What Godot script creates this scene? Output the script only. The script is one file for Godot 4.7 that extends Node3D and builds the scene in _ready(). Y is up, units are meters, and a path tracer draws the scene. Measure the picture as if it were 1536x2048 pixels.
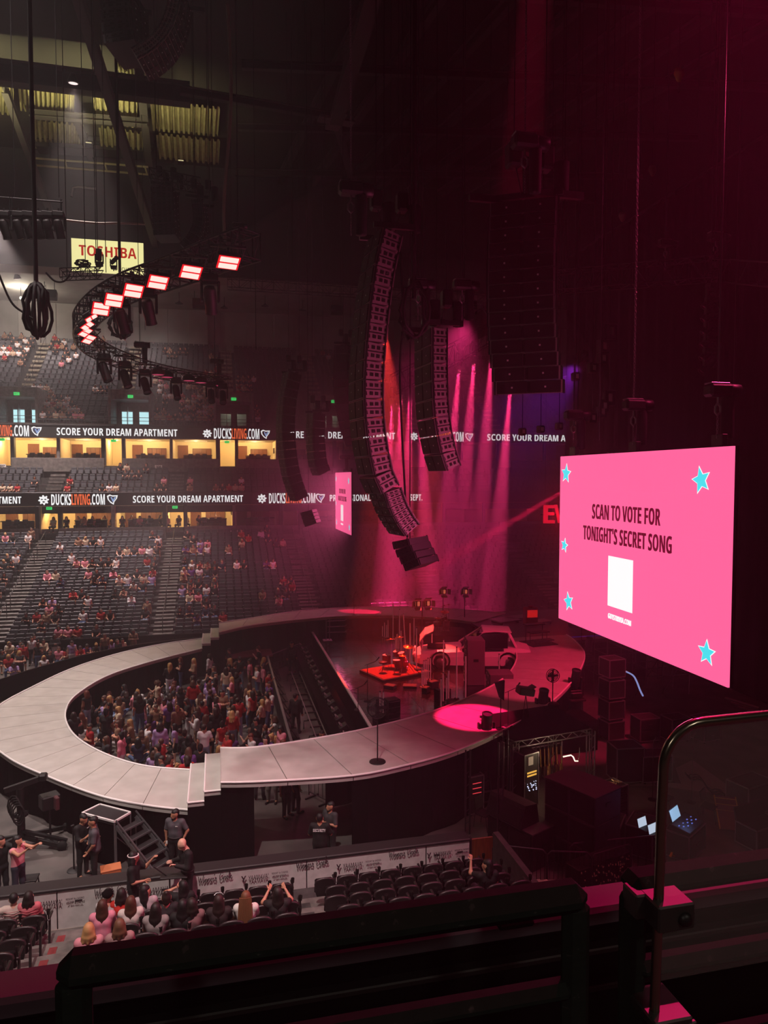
extends Node3D
# World: x runs along the rink to the right, y is up, -z runs across the rink; V(x, h, d) takes the distance d across.
const F := 1420.0
const CH := 10.8
const PITCH := 2.78
const YAW := 13.2
var taken := {}
var mats := {}
var rng := RandomNumberGenerator.new()
var cam_basis: Basis

func V(x: float, h: float, d: float) -> Vector3:
	return Vector3(x, h, -d)

# a pixel of the 1536x2048 picture as a direction in the world, used only to measure where a thing stands
func ray(u: float, v: float) -> Vector3:
	return cam_basis * Vector3((u - 768.0) / F, (1024.0 - v) / F, -1.0)
func at_h(u: float, v: float, h: float) -> Vector3:
	var r = ray(u, v)
	return Vector3(0, CH, 0) + r * ((h - CH) / r.y)
func at_d(u: float, v: float, d: float) -> Vector3:
	var r = ray(u, v)
	return Vector3(0, CH, 0) + r * (-d / r.z)
func at_x(u: float, v: float, x: float) -> Vector3:
	var r = ray(u, v)
	return Vector3(0, CH, 0) + r * (x / r.x)
func at_r(u: float, v: float, dist: float) -> Vector3:
	var r = ray(u, v)
	return Vector3(0, CH, 0) + r * (dist / Vector2(r.x, r.z).length())

class MB:
	var v := PackedVector3Array()
	var n := PackedVector3Array()
	var t := PackedVector2Array()
	var ix := PackedInt32Array()
	func pt(p: Vector3, nn: Vector3, uv := Vector2.ZERO) -> int:
		v.push_back(p); n.push_back(nn); t.push_back(uv)
		return v.size() - 1
	func tri(a: Vector3, b: Vector3, c: Vector3) -> void:
		var nn := (b - a).cross(c - a).normalized()
		var k := v.size()
		pt(a, nn); pt(b, nn); pt(c, nn)
		ix.append_array([k, k + 2, k + 1])
	func quad(a: Vector3, b: Vector3, c: Vector3, d: Vector3) -> void:   # anticlockwise seen from outside
		var nn := (c - a).cross(d - b).normalized()
		var k := v.size()
		pt(a, nn, Vector2(0, 1)); pt(b, nn, Vector2(1, 1)); pt(c, nn, Vector2(1, 0)); pt(d, nn, Vector2(0, 0))
		ix.append_array([k, k + 2, k + 1, k, k + 3, k + 2])
	func box(c: Vector3, s: Vector3, b := Basis(), ch := 0.0) -> MB:
		var h := s * 0.5
		if ch <= 0.0:
			for f in [[0, 1, 2], [1, 2, 0], [2, 0, 1]]:
				for sg in [-1.0, 1.0]:
					var p := []
					for q in [[-1, -1], [1, -1], [1, 1], [-1, 1]]:
						var w := Vector3.ZERO
						w[f[0]] = sg * h[f[0]]; w[f[1]] = q[0] * h[f[1]] * sg; w[f[2]] = q[1] * h[f[2]]
						p.push_back(c + b * w)
					quad(p[0], p[1], p[2], p[3])
			return self
		var e := h - Vector3.ONE * ch
		for f in [[0, 1, 2], [1, 2, 0], [2, 0, 1]]:
			for sg in [-1.0, 1.0]:
				var p := []
				for q in [[-1, -1], [1, -1], [1, 1], [-1, 1]]:
					var w := Vector3.ZERO
					w[f[0]] = sg * h[f[0]]; w[f[1]] = q[0] * e[f[1]] * sg; w[f[2]] = q[1] * e[f[2]]
					p.push_back(c + b * w)
				quad(p[0], p[1], p[2], p[3])
				for s2 in [-1.0, 1.0]:
					var a1 := Vector3.ZERO; var a2 := Vector3.ZERO; var a3 := Vector3.ZERO; var a4 := Vector3.ZERO
					a1[f[0]] = sg * h[f[0]]; a1[f[1]] = s2 * e[f[1]]; a1[f[2]] = -e[f[2]]
					a2 = a1; a2[f[2]] = e[f[2]]
					a3[f[0]] = sg * e[f[0]]; a3[f[1]] = s2 * h[f[1]]; a3[f[2]] = e[f[2]]
					a4 = a3; a4[f[2]] = -e[f[2]]
					if sg * s2 > 0: quad(c + b * a1, c + b * a4, c + b * a3, c + b * a2)
					else: quad(c + b * a1, c + b * a2, c + b * a3, c + b * a4)
		for sx in [-1.0, 1.0]:
			for sy in [-1.0, 1.0]:
				for sz in [-1.0, 1.0]:
					var a := c + b * Vector3(sx * h.x, sy * e.y, sz * e.z)
					var bb := c + b * Vector3(sx * e.x, sy * h.y, sz * e.z)
					var d := c + b * Vector3(sx * e.x, sy * e.y, sz * h.z)
					if sx * sy * sz > 0: tri(a, bb, d)
					else: tri(a, d, bb)
		return self
	func bar(a: Vector3, b: Vector3, w: float, hh: float) -> MB:   # a box beam from a to b
		var z := b - a
		var L := z.length()
		if L < 1e-5: return self
		z /= L
		var up := Vector3.UP if absf(z.y) < 0.95 else Vector3.RIGHT
		var x := up.cross(z).normalized()
		return box((a + b) * 0.5, Vector3(w, hh, L), Basis(x, z.cross(x), z))
	func tube(p: Array, r, sides := 6, closed := false) -> MB:
		var m := p.size()
		var up := Vector3.UP
		var start := v.size()
		var prev := Vector3.ZERO
		for i in m:
			var a: Vector3 = p[(i - 1 + m) % m] if closed else p[maxi(i - 1, 0)]
			var c: Vector3 = p[(i + 1) % m] if closed else p[mini(i + 1, m - 1)]
			var d := (c - a).normalized()
			var x: Vector3
			if prev == Vector3.ZERO:
				x = (Vector3.UP if absf(d.y) < 0.9 else Vector3.RIGHT).cross(d).normalized()
			else:
				x = (prev - d * prev.dot(d)).normalized()
			prev = x
			var y := d.cross(x)
			var rr: float = r[i] if r is Array else r
			for k in sides:
				var an := TAU * k / sides
				var nn := x * cos(an) + y * sin(an)
				pt(p[i] + nn * rr, nn, Vector2(float(k) / sides, float(i)))
		var last := m if closed else m - 1
		for i in last:
			for k in sides:
				var a := start + i * sides + k
				var b := start + i * sides + (k + 1) % sides
				var c := start + ((i + 1) % m) * sides + (k + 1) % sides
				var d := start + ((i + 1) % m) * sides + k
				ix.append_array([a, c, b, a, d, c])
		if not closed:
			for e in [0, m - 1]:
				var nn: Vector3 = (p[1] - p[0]).normalized() * -1.0 if e == 0 else (p[m - 1] - p[m - 2]).normalized()
				var k0 := pt(p[e], nn)
				for k in sides: pt(v[start + e * sides + k], nn)
				for k in sides:
					var a := k0 + 1 + k
					var b := k0 + 1 + (k + 1) % sides
					if e == 0: ix.append_array([k0, a, b])
					else: ix.append_array([k0, b, a])
		return self
	func lathe(prof: Array, sides: int, xf := Transform3D()) -> MB:   # (radius, height) pairs, turned about y
		var start := v.size()
		var m := prof.size()
		for i in m:
			var a: Vector2 = prof[maxi(i - 1, 0)]
			var c: Vector2 = prof[mini(i + 1, m - 1)]
			var d := (c - a).normalized()
			var nn2 := Vector2(d.y, -d.x)
			for k in sides:
				var an := TAU * k / sides
				pt(xf * Vector3(prof[i].x * cos(an), prof[i].y, prof[i].x * sin(an)), (xf.basis * Vector3(nn2.x * cos(an), nn2.y, nn2.x * sin(an))).normalized())
		for i in m - 1:
			for k in sides:
				var a := start + i * sides + k
				var b := start + i * sides + (k + 1) % sides
				ix.append_array([a, b, b + sides, a, b + sides, a + sides])
		return self
	func ball(c: Vector3, r: Vector3, rings := 8, segs := 10, b := Basis()) -> MB:
		var start := v.size()
		for i in rings + 1:
			var ph := PI * i / rings
			for k in segs:
				var an := TAU * k / segs
				var q := Vector3(sin(ph) * cos(an), cos(ph), sin(ph) * sin(an))
				pt(c + b * (q * r), (b * (q / r)).normalized())
		for i in rings:
			for k in segs:
				var a := start + i * segs + k
				var d := start + i * segs + (k + 1) % segs
				ix.append_array([a, a + segs, d + segs, a, d + segs, d])
		return self
	func prism(poly: PackedVector2Array, h0: float, h1: float, xf := Transform3D()) -> MB:   # outline in x,z
		var tr := Geometry2D.triangulate_polygon(poly)
		for s in 2:
			var y := h1 if s == 1 else h0
			var k := v.size()
			for q in poly: pt(xf * Vector3(q.x, y, q.y), xf.basis * (Vector3.UP if s == 1 else Vector3.DOWN), q)
			for i in tr: ix.push_back(k + i)
		for i in poly.size():
			var a := poly[i]
			var b := poly[(i + 1) % poly.size()]
			quad(xf * Vector3(a.x, h0, a.y), xf * Vector3(b.x, h0, b.y), xf * Vector3(b.x, h1, b.y), xf * Vector3(a.x, h1, a.y))
		return self
	func add(o: MB, xf := Transform3D()) -> MB:
		var k := v.size()
		for i in o.v.size(): pt(xf * o.v[i], (xf.basis * o.n[i]).normalized(), o.t[i])
		for i in o.ix: ix.push_back(k + i)
		return self
	func mesh() -> ArrayMesh:
		for i in range(0, ix.size(), 3):      # every face winds the way its normals point
			var a := ix[i]; var b := ix[i + 1]; var c := ix[i + 2]
			if (v[b] - v[a]).cross(v[c] - v[a]).dot(n[a] + n[b] + n[c]) > 0.0:
				ix[i + 1] = c; ix[i + 2] = b
		var arr := []
		arr.resize(Mesh.ARRAY_MAX)
		arr[Mesh.ARRAY_VERTEX] = v; arr[Mesh.ARRAY_NORMAL] = n; arr[Mesh.ARRAY_TEX_UV] = t; arr[Mesh.ARRAY_INDEX] = ix
		var m := ArrayMesh.new()
		m.add_surface_from_arrays(Mesh.PRIMITIVE_TRIANGLES, arr)
		return m

const ONES := ["", "first", "second", "third", "fourth", "fifth", "sixth", "seventh", "eighth", "ninth", "tenth", "eleventh", "twelfth", "thirteenth", "fourteenth", "fifteenth", "sixteenth", "seventeenth", "eighteenth", "nineteenth", "twentieth"]
func nth(n: int) -> String:
	if n <= 20: return ONES[n]
	return ["", "", "twenty", "thirty", "forty"][n / 10] + "-" + ONES[n % 10] if n % 10 else ["", "", "twentieth", "thirtieth", "fortieth"][n / 10]

func numbered(s: String) -> String:
	var k: int = taken.get(s, 0)
	taken[s] = k + 1
	return s if k == 0 else "%s_%03d" % [s, k]

func part(called: String, m, material: Material, parent: Node3D, at := Vector3.ZERO) -> MeshInstance3D:
	var o := MeshInstance3D.new()
	o.name = called
	o.mesh = m.mesh() if m is MB else m
	o.material_override = material
	o.position = at
	parent.add_child(o, true)
	return o

func tag(o: Node3D, label: String, category: String, group := "") -> Node3D:
	o.set_meta("label", label); o.set_meta("category", category)
	if group != "": o.set_meta("group", group)
	return o

func thing(called: String, label: String, category: String, at := Vector3.ZERO, turn := 0.0, group := "") -> Node3D:
	var o := Node3D.new()
	o.name = numbered(called)
	add_child(o)
	o.position = at
	o.rotation.y = turn
	return tag(o, label, category, group)

func single(called: String, label: String, category: String, m, material: Material, at := Vector3.ZERO, group := "") -> MeshInstance3D:
	var o := part(numbered(called), m, material, self, at)
	tag(o, label, category, group)
	return o

func copy(root: Node3D, called: String, label: String, at: Vector3, turn := 0.0, group := "") -> Node3D:
	var r: Node3D = root.duplicate()
	r.name = numbered(called)
	add_child(r)
	r.position = at
	r.rotation.y = turn
	r.set_meta("label", label)
	if group != "": r.set_meta("group", group)
	return r

func struct(called: String, m, material: Material, parent: Node3D = null) -> MeshInstance3D:
	var o := part(numbered(called) if parent == null else called, m, material, self if parent == null else parent)
	if parent == null: o.set_meta("kind", "structure")
	return o

func srgb(r: float, g: float, b: float) -> Color:
	return Color(r / 255.0, g / 255.0, b / 255.0)

func mat(c: Color, rough := 0.7, metal := 0.0, spec := 0.5) -> StandardMaterial3D:
	var key := "%s|%.2f|%.2f|%.2f" % [c.to_html(), rough, metal, spec]
	if mats.has(key): return mats[key]
	var m := StandardMaterial3D.new()
	m.albedo_color = c
	m.roughness = rough
	m.metallic = metal
	m.metallic_specular = spec
	mats[key] = m
	return m

func glow(c: Color, e: float, base := Color(0.02, 0.02, 0.02)) -> StandardMaterial3D:
	var key := "glow%s|%.3f|%s" % [c.to_html(), e, base.to_html()]
	if mats.has(key): return mats[key]
	var m := StandardMaterial3D.new()
	m.albedo_color = base
	m.roughness = 0.5
	m.emission_enabled = true
	m.emission = c
	m.emission_energy_multiplier = e
	mats[key] = m
	return m

func noisy(c0: Color, c1: Color, freq: float, rough: float, world_scale: float, bump := 0.0, seed_ := 1, stretch := Vector3.ONE) -> StandardMaterial3D:
	var m := StandardMaterial3D.new()
	m.roughness = rough
	var fn := FastNoiseLite.new()
	fn.seed = seed_
	fn.frequency = freq
	fn.fractal_octaves = 5
	var tx := NoiseTexture2D.new()
	tx.width = 512; tx.height = 512; tx.seamless = true; tx.noise = fn
	var g := Gradient.new()
	g.set_color(0, c0); g.set_color(1, c1)
	tx.color_ramp = g
	m.albedo_texture = tx
	m.uv1_triplanar = true
	m.uv1_world_triplanar = true
	m.uv1_scale = Vector3.ONE * world_scale * stretch
	if bump > 0.0:
		var nt := NoiseTexture2D.new()
		nt.width = 512; nt.height = 512; nt.seamless = true; nt.noise = fn; nt.as_normal_map = true; nt.bump_strength = bump
		m.normal_enabled = true
		m.normal_texture = nt
	return m

var fonts := {}
func letters(text: String, height: float, deep: float, font := "Droid Sans", weight := 700) -> TextMesh:
	var key := font + str(weight)
	if not fonts.has(key):
		var f := SystemFont.new()
		f.font_names = PackedStringArray([font])
		f.font_weight = weight
		fonts[key] = f
	var tm := TextMesh.new()
	tm.text = text
	tm.font = fonts[key]
	tm.font_size = 64
	tm.pixel_size = height / 46.0     # capital letters come out about `height` tall
	tm.depth = deep
	tm.curve_step = 4.0
	tm.horizontal_alignment = HORIZONTAL_ALIGNMENT_CENTER
	tm.vertical_alignment = VERTICAL_ALIGNMENT_CENTER
	return tm

# lettering as a part: origin at the middle, facing along `b.z`; squeezed to the width given
func lettering(text: String, height: float, width: float, mt: Material, parent: Node3D, at: Vector3, b := Basis(), font := "Droid Sans", weight := 700, deep := 0.01, called := "lettering", slant := 0.0) -> MeshInstance3D:
	var tm := letters(text, height, deep, font, weight)
	var w := tm.get_aabb().size.x
	var o := part(called, tm, mt, parent)
	var k := width / w if width > 0.0 and w > 0.0 else 1.0
	o.transform = Transform3D(Basis(b.x * k, b.y + b.x * slant, b.z), at)
	return o

func spot(at: Vector3, to: Vector3, c: Color, e: float, angle: float, soft := 0.2, size := 0.1, called := "spot_light") -> SpotLight3D:
	var s := SpotLight3D.new()
	s.name = numbered(called)
	add_child(s)
	var up := Vector3.UP if absf((to - at).normalized().y) < 0.98 else Vector3.RIGHT
	s.look_at_from_position(at, to, up)
	s.light_color = c; s.light_energy = e; s.spot_angle = angle; s.spot_range = 120.0; s.spot_attenuation = 2.0
	s.spot_angle_attenuation = soft
	s.light_size = size
	s.shadow_enabled = true
	return s

func omni(at: Vector3, c: Color, e: float, size := 0.1, called := "omni_light") -> OmniLight3D:
	var s := OmniLight3D.new()
	s.name = numbered(called)
	add_child(s)
	s.position = at
	s.light_color = c; s.light_energy = e; s.omni_range = 120.0; s.omni_attenuation = 2.0; s.light_size = size
	s.shadow_enabled = true
	return s

func area(at: Vector3, to: Vector3, sz: Vector2, c: Color, e: float, called := "area_light") -> AreaLight3D:
	var s := AreaLight3D.new()
	s.name = numbered(called)
	add_child(s)
	s.look_at_from_position(at, to, Vector3.UP if absf((to - at).normalized().y) < 0.98 else Vector3.RIGHT)
	s.area_size = sz
	s.light_color = c; s.light_energy = e
	s.area_range = 120.0
	s.shadow_enabled = true
	return s

func frame_to(a: Vector3, b: Vector3) -> Basis:   # z along a->b, y as near up as can be
	var z := (b - a).normalized()
	var x := (Vector3.UP if absf(z.y) < 0.95 else Vector3.RIGHT).cross(z).normalized()
	return Basis(x, z.cross(x), z)

func spline(p: Array, per: int, closed := false) -> Array:
	var out := []
	var m := p.size()
	for i in (m if closed else m - 1):
		var p0 = p[(i - 1 + m) % m] if closed else p[maxi(i - 1, 0)]
		var p1 = p[i]
		var p2 = p[(i + 1) % m]
		var p3 = p[(i + 2) % m] if closed else p[mini(i + 2, m - 1)]
		for k in per:
			out.push_back(p1.cubic_interpolate(p2, p0, p3, float(k) / per))
	if not closed: out.push_back(p[m - 1])
	return out

var M := {}

func _ready() -> void:
	rng.seed = 20240
	cam_basis = Basis.from_euler(Vector3(deg_to_rad(-PITCH), deg_to_rad(-YAW), 0.0))
	var cam := Camera3D.new()
	cam.name = "camera"
	cam.keep_aspect = Camera3D.KEEP_HEIGHT
	cam.fov = rad_to_deg(2.0 * atan(1024.0 / F))
	cam.near = 0.05
	cam.far = 400.0
	cam.transform = Transform3D(cam_basis, Vector3(0, CH, 0))
	add_child(cam)
	cam.current = true
	var we := WorldEnvironment.new()
	we.name = "world_environment"
	var env := Environment.new()
	env.background_mode = Environment.BG_COLOR
	env.background_color = Color.BLACK
	env.tonemap_mode = Environment.TONE_MAPPER_LINEAR
	env.tonemap_exposure = 1.0
	env.sdfgi_enabled = true
	env.ssao_enabled = true
	env.ssil_enabled = true
	env.volumetric_fog_enabled = true
	env.volumetric_fog_density = 0.0016
	env.volumetric_fog_albedo = Color(1, 1, 1)
	we.environment = env
	add_child(we)
	build_lights()
	build_materials()
	build_shell()
	build_lower_tier()
	build_suites()
	build_upper_tier()
	build_ribbons()
	build_roof()
	build_ring_stage()
	build_screens()
	build_rigging()
	build_stage_props()
	build_floor_props()
	build_near_stand()
	build_foreground()
	build_people()

# ------------------------------------------------------------------ lights of the arena
const PINK := Color(1.0, 0.11, 0.32)
const HOUSE := Color(1.0, 0.91, 0.89)
func build_lights() -> void:
	# arena house lights: long-throw downlights in the roof, dimmed, on over the left half only
	for p in [[-16, 34, 36, -11, 31, 24.0, 1000.0], [-16, 30, 60, -14, 60, 36.0, 1300.0], [-8, 36, 22, -6, 27, 22.0, 480.0], [-8, 34, 46, -8, 52, 26.0, 800.0], [-14, 33, 20, -4, 18, 20.0, 230.0], [-3, 32, 3, -2, 16, 17.0, 850.0]]:
		house_light(V(p[0], p[1], p[2]), V(p[3], 0, p[4]), p[5], p[6])
	for x in [-26.0, -18.0, -10.0]:
		house_light(V(x, 29.4, 73.5), V(x + 1.0, 20, 77.0), 62.0, 95.0)

func house_light(a: Vector3, b: Vector3, ang: float, e: float) -> void:
	var bs := frame_to(a, b)
	var m := MB.new().lathe([Vector2(0.02, 0.5), Vector2(0.16, 0.45), Vector2(0.3, 0.1), Vector2(0.34, 0.0), Vector2(0.30, 0.0), Vector2(0.26, 0.05)], 14, Transform3D(Basis(bs.x, -bs.z, bs.y), Vector3.ZERO))
	var o := thing("house_light", "round roof downlight, %s" % ("under the soffit" if a.y < 30.0 else "high in the dark roof") + ", %s of its kind from the first lit" % nth(taken.get("house_light", 0) + 1), "lamp", a)
	part("reflector", m, mat(Color(0.05, 0.05, 0.05), 0.5), o)
	var dsc := MB.new().lathe([Vector2(0.0, 0.0), Vector2(0.26, 0.0)], 14, Transform3D(Basis(bs.x, bs.z, -bs.y), bs.z * 0.03))
	part("lamp_lens", dsc, glow(HOUSE, 1.2), o)
	spot(a + bs.z * 0.12, b, HOUSE, e, ang, 0.8, 0.3, "house_spot")

func build_materials() -> void:
	M.black = mat(Color(0.055, 0.053, 0.055), 0.6)
	M.matte = mat(Color(0.04, 0.038, 0.04), 0.9, 0.0, 0.2)
	M.drape = mat(Color(0.045, 0.042, 0.045), 0.95, 0.0, 0.1)
	M.cloth = mat(Color(0.09, 0.085, 0.09), 0.9, 0.0, 0.2)
	M.steel = mat(Color(0.30, 0.30, 0.31), 0.38, 0.8)
	M.dark_steel = mat(Color(0.16, 0.16, 0.165), 0.45, 0.6)
	M.chrome = mat(Color(0.72, 0.72, 0.72), 0.16, 1.0)
	M.alu = mat(Color(0.55, 0.55, 0.56), 0.35, 0.75)
	M.white = mat(Color(0.86, 0.85, 0.83), 0.55)
	M.seat = mat(Color(0.19, 0.195, 0.215), 0.5)
	M.seat_back = mat(Color(0.15, 0.155, 0.175), 0.45)
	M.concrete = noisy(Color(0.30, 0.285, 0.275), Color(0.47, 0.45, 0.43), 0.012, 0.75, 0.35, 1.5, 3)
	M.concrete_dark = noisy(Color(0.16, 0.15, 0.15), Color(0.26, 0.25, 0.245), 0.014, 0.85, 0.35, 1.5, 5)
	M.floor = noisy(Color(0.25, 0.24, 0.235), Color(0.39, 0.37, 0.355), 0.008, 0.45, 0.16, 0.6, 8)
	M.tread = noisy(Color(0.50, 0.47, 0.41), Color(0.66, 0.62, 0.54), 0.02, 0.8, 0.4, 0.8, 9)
	M.wall = noisy(Color(0.60, 0.585, 0.57), Color(0.69, 0.675, 0.66), 0.006, 0.85, 0.1, 0.3, 10)
	M.warm = mat(srgb(226, 208, 172), 0.8)
	M.wood = noisy(Color(0.36, 0.20, 0.10), Color(0.52, 0.31, 0.16), 0.02, 0.45, 0.5, 0.3, 12, Vector3(3, 0.3, 3))
	M.dark_wood = mat(Color(0.24, 0.15, 0.10), 0.5)
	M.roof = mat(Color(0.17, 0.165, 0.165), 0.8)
	M.fascia = mat(Color(0.20, 0.215, 0.25), 0.85)
	M.deck = noisy(Color(0.67, 0.66, 0.64), Color(0.75, 0.74, 0.72), 0.01, 0.42, 0.25, 0.2, 14)
	M.white_trim = mat(Color(0.92, 0.91, 0.90), 0.4)
	M.rubber = mat(Color(0.03, 0.03, 0.03), 0.8)
	M.grille = mat(Color(0.045, 0.045, 0.047), 0.75)
	M.cabinet = mat(Color(0.12, 0.115, 0.12), 0.6)
	M.brass = mat(Color(0.85, 0.62, 0.25), 0.25, 1.0)
	M.exit = glow(srgb(40, 235, 110), 1.0)
	M.led = mat(Color(0.02, 0.02, 0.022), 0.6)

# ------------------------------------------------------------------ shell
func build_shell() -> void:
	var fl := struct("floor", MB.new().box(Vector3(0, -0.15, -32), Vector3(96, 0.3, 70)), M.floor)
	struct("ceiling", MB.new().box(Vector3(0, 41.2, -42), Vector3(100, 0.4, 100)), M.roof)
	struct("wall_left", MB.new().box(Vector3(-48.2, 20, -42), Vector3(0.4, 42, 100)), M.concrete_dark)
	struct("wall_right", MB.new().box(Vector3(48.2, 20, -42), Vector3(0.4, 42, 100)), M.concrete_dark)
	struct("wall_near", MB.new().box(Vector3(0, 20, 7.2), Vector3(96, 42, 0.4)), M.matte)
	# far upper wall: light panels with vertical joints, a few piers standing out
	var w := struct("wall_far", MB.new().box(Vector3(0, 27.0, -84.2), Vector3(96, 6.4, 0.4)), M.wall)
	var x := -40.0
	var k := 0
	while x < 40.0:
		part("panel", MB.new().box(Vector3(x + 1.45, 27.15, -83.94), Vector3(2.84, 5.0, 0.12), Basis(), 0.02), M.wall, w)
		x += 2.9
		k += 1
	for px in [-19.4, -10.8, -1.9, 7.6, 17.0, 26.5]:
		part("pier", MB.new().box(Vector3(px, 26.9, -83.6), Vector3(2.1, 5.4, 0.6), Basis(), 0.03), M.wall, w)
	struct("trim_soffit", MB.new().box(Vector3(0, 29.85, -78.2), Vector3(96, 0.3, 12)), M.wall)
	struct("trim_soffit_edge", MB.new().box(Vector3(0, 29.95, -72.4), Vector3(96, 0.75, 0.5), Basis(), 0.04), M.wall)
	struct("wall_fascia", MB.new().box(Vector3(0, 35.6, -72.9), Vector3(96, 11.0, 0.5)), M.fascia)
	# soffit fittings: conical pendants, small loudspeakers, one bright lamp
	for i in 11:
		var p := V(-21.0 + i * 4.3 + rng.randf_range(-0.6, 0.6), 29.7, 75.5 + (i % 3) * 0.9)
		var o := thing("pendant", "small conical pendant under the pale upper soffit, %s from the left" % nth(i + 1), "pendant lamp", p, 0.0, "soffit pendants")
		part("rod", MB.new().tube([Vector3.ZERO, Vector3(0, -0.95, 0)], 0.03, 5), M.dark_steel, o)
		part("shade", MB.new().lathe([Vector2(0.05, -0.85), Vector2(0.16, -0.98), Vector2(0.42, -1.12), Vector2(0.40, -1.14), Vector2(0.0, -1.1)], 12), M.dark_steel, o)
	for q in [[-15.6, 75.2], [-1.6, 75.4], [12.5, 75.0]]:
		var o := thing("hung_speaker", "%s grey loudspeaker box hung from the soffit on two rods" % ("left" if q[0] < -10 else ("middle" if q[0] < 5 else "right")), "speaker", V(q[0], 29.7, q[1]))
		part("body", MB.new().box(Vector3(0, -1.25, 0), Vector3(1.3, 0.85, 0.7), Basis(Vector3.RIGHT, -0.35), 0.04), M.dark_steel, o)
		for s in [-0.45, 0.45]: part("rod", MB.new().tube([Vector3(s, 0, 0), Vector3(s, -0.9, 0)], 0.03, 5), M.dark_steel, o)
	var b := at_h(42, 596, 28.6)
	var lo := thing("soffit_lamp", "small bright round lamp under the soffit at far left", "lamp", b)
	part("stem", MB.new().tube([Vector3(0, 0.15, 0), Vector3(0, 1.1, 0)], 0.03, 5), M.dark_steel, lo)
	part("bulb", MB.new().ball(Vector3.ZERO, Vector3.ONE * 0.16, 8, 10), glow(Color(1, 0.97, 0.9), 1.6), lo)
	omni(b + Vector3(0, -0.02, 0), Color(1, 0.95, 0.85), 14.0, 0.1, "soffit_lamp_omni")
	# drapes closing off the stage end of the hall
	drape("stage_end_drape", "tall black drape closing off the stage end behind the right screen", V(25.5, 0, 49.0), V(25.5, 0, 6.0), 0.0, 27.0, 1.4)

func drape(called: String, label: String, a: Vector3, b: Vector3, h0: float, h1: float, fold: float, mt: Material = null) -> Node3D:
	var o := thing(called, label, "drape", a)
	var L := a.distance_to(b)
	var dir := (b - a) / L
	var nr := dir.cross(Vector3.UP)
	var steps := int(L / fold * 8.0)
	var m := MB.new()
	var pts := []
	for i in steps + 1:
		var s := L * i / steps
		pts.push_back(dir * s + nr * (0.09 * sin(TAU * s / fold) + 0.03 * sin(TAU * s / fold * 0.37)))
	for i in steps:
		m.quad(pts[i] + Vector3.UP * h0, pts[i + 1] + Vector3.UP * h0, pts[i + 1] + Vector3.UP * h1, pts[i] + Vector3.UP * h1)
		var t := nr * -0.04
		m.quad(pts[i + 1] + Vector3.UP * h0 + t, pts[i] + Vector3.UP * h0 + t, pts[i] + Vector3.UP * h1 + t, pts[i + 1] + Vector3.UP * h1 + t)
	part("cloth", m, mt if mt else M.drape, o)
	part("hem", MB.new().bar(Vector3.UP * h0, dir * L + Vector3.UP * h0, 0.14, 0.08), M.drape, o)
	part("track", MB.new().bar(Vector3.UP * h1, dir * L + Vector3.UP * h1, 0.16, 0.12), M.dark_steel, o)
	return o

# ------------------------------------------------------------------ seats
func seat_mesh_simple() -> ArrayMesh:   # one folded arena seat: x across, faces +z
	var m := MB.new()
	m.box(Vector3(0, 0.68, -0.10), Vector3(0.45, 0.42, 0.06), Basis(Vector3.RIGHT, -0.16), 0.025)
	m.box(Vector3(0, 0.50, 0.03), Vector3(0.43, 0.36, 0.07), Basis(Vector3.RIGHT, -0.3), 0.025)
	for s in [-0.25, 0.25]:
		m.box(Vector3(s, 0.62, 0.05), Vector3(0.05, 0.05, 0.32))
		m.box(Vector3(s, 0.30, -0.02), Vector3(0.035, 0.6, 0.07))
	return m.mesh()

var seat_parts := []
func far_seat(x: float, h: float, d: float, label: String, group: String) -> void:
	if seat_parts.is_empty():
		var a := MB.new().box(Vector3(0, 0.68, -0.10), Vector3(0.45, 0.42, 0.06), Basis(Vector3.RIGHT, -0.16), 0.025)
		var b := MB.new().box(Vector3(0, 0.50, 0.03), Vector3(0.43, 0.36, 0.07), Basis(Vector3.RIGHT, -0.3), 0.025)
		var c := MB.new()
		for s in [-0.25, 0.25]:
			c.box(Vector3(s, 0.62, 0.05), Vector3(0.05, 0.05, 0.32))
			c.box(Vector3(s, 0.30, -0.02), Vector3(0.035, 0.6, 0.07))
		c.box(Vector3(0, 0.36, -0.04), Vector3(0.5, 0.05, 0.05))
		seat_parts = [a.mesh(), b.mesh(), c.mesh()]
	var o := thing("arena_chair", label, "seat", V(x, h, d), 0.0, group)
	part("backrest", seat_parts[0], M.seat, o)
	part("seat_pan", seat_parts[1], M.seat_back, o)
	part("arm_frame", seat_parts[2], M.seat_back, o)

var mass := []          # the seats past the first 300, kept for one MultiMesh
func build_seat_mass() -> void:
	var mm := MultiMesh.new()
	mm.transform_format = MultiMesh.TRANSFORM_3D
	mm.mesh = seat_mesh_simple()
	mm.instance_count = mass.size()
	for i in mass.size(): mm.set_instance_transform(i, Transform3D(Basis(), mass[i]))
	var o := MultiMeshInstance3D.new()
	o.name = "arena_seats"
	o.multimesh = mm
	o.material_override = M.seat
	add_child(o)
	o.set_meta("kind", "stuff")
	o.set_meta("label", "rows of folded dark seats filling the far tiers of the arena")
	o.set_meta("category", "seats")

# rows of risers as one structure with a step per row; aisles are gaps in the seats with treads of their own
const LOW := {"d": 46.0, "h": 0.55, "pitch": 0.92, "rise": 0.315, "rows": 17}
const CLUB := {"d": 62.9, "h": 9.05, "pitch": 0.92, "rise": 0.58, "rows": 4}
const UP := {"d": 68.9, "h": 15.5, "pitch": 0.85, "rise": 0.58, "rows": 17}
var far_places := []      # seat places of the far tiers: [x, h, d, tier]
var taken_seats := {}

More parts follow.
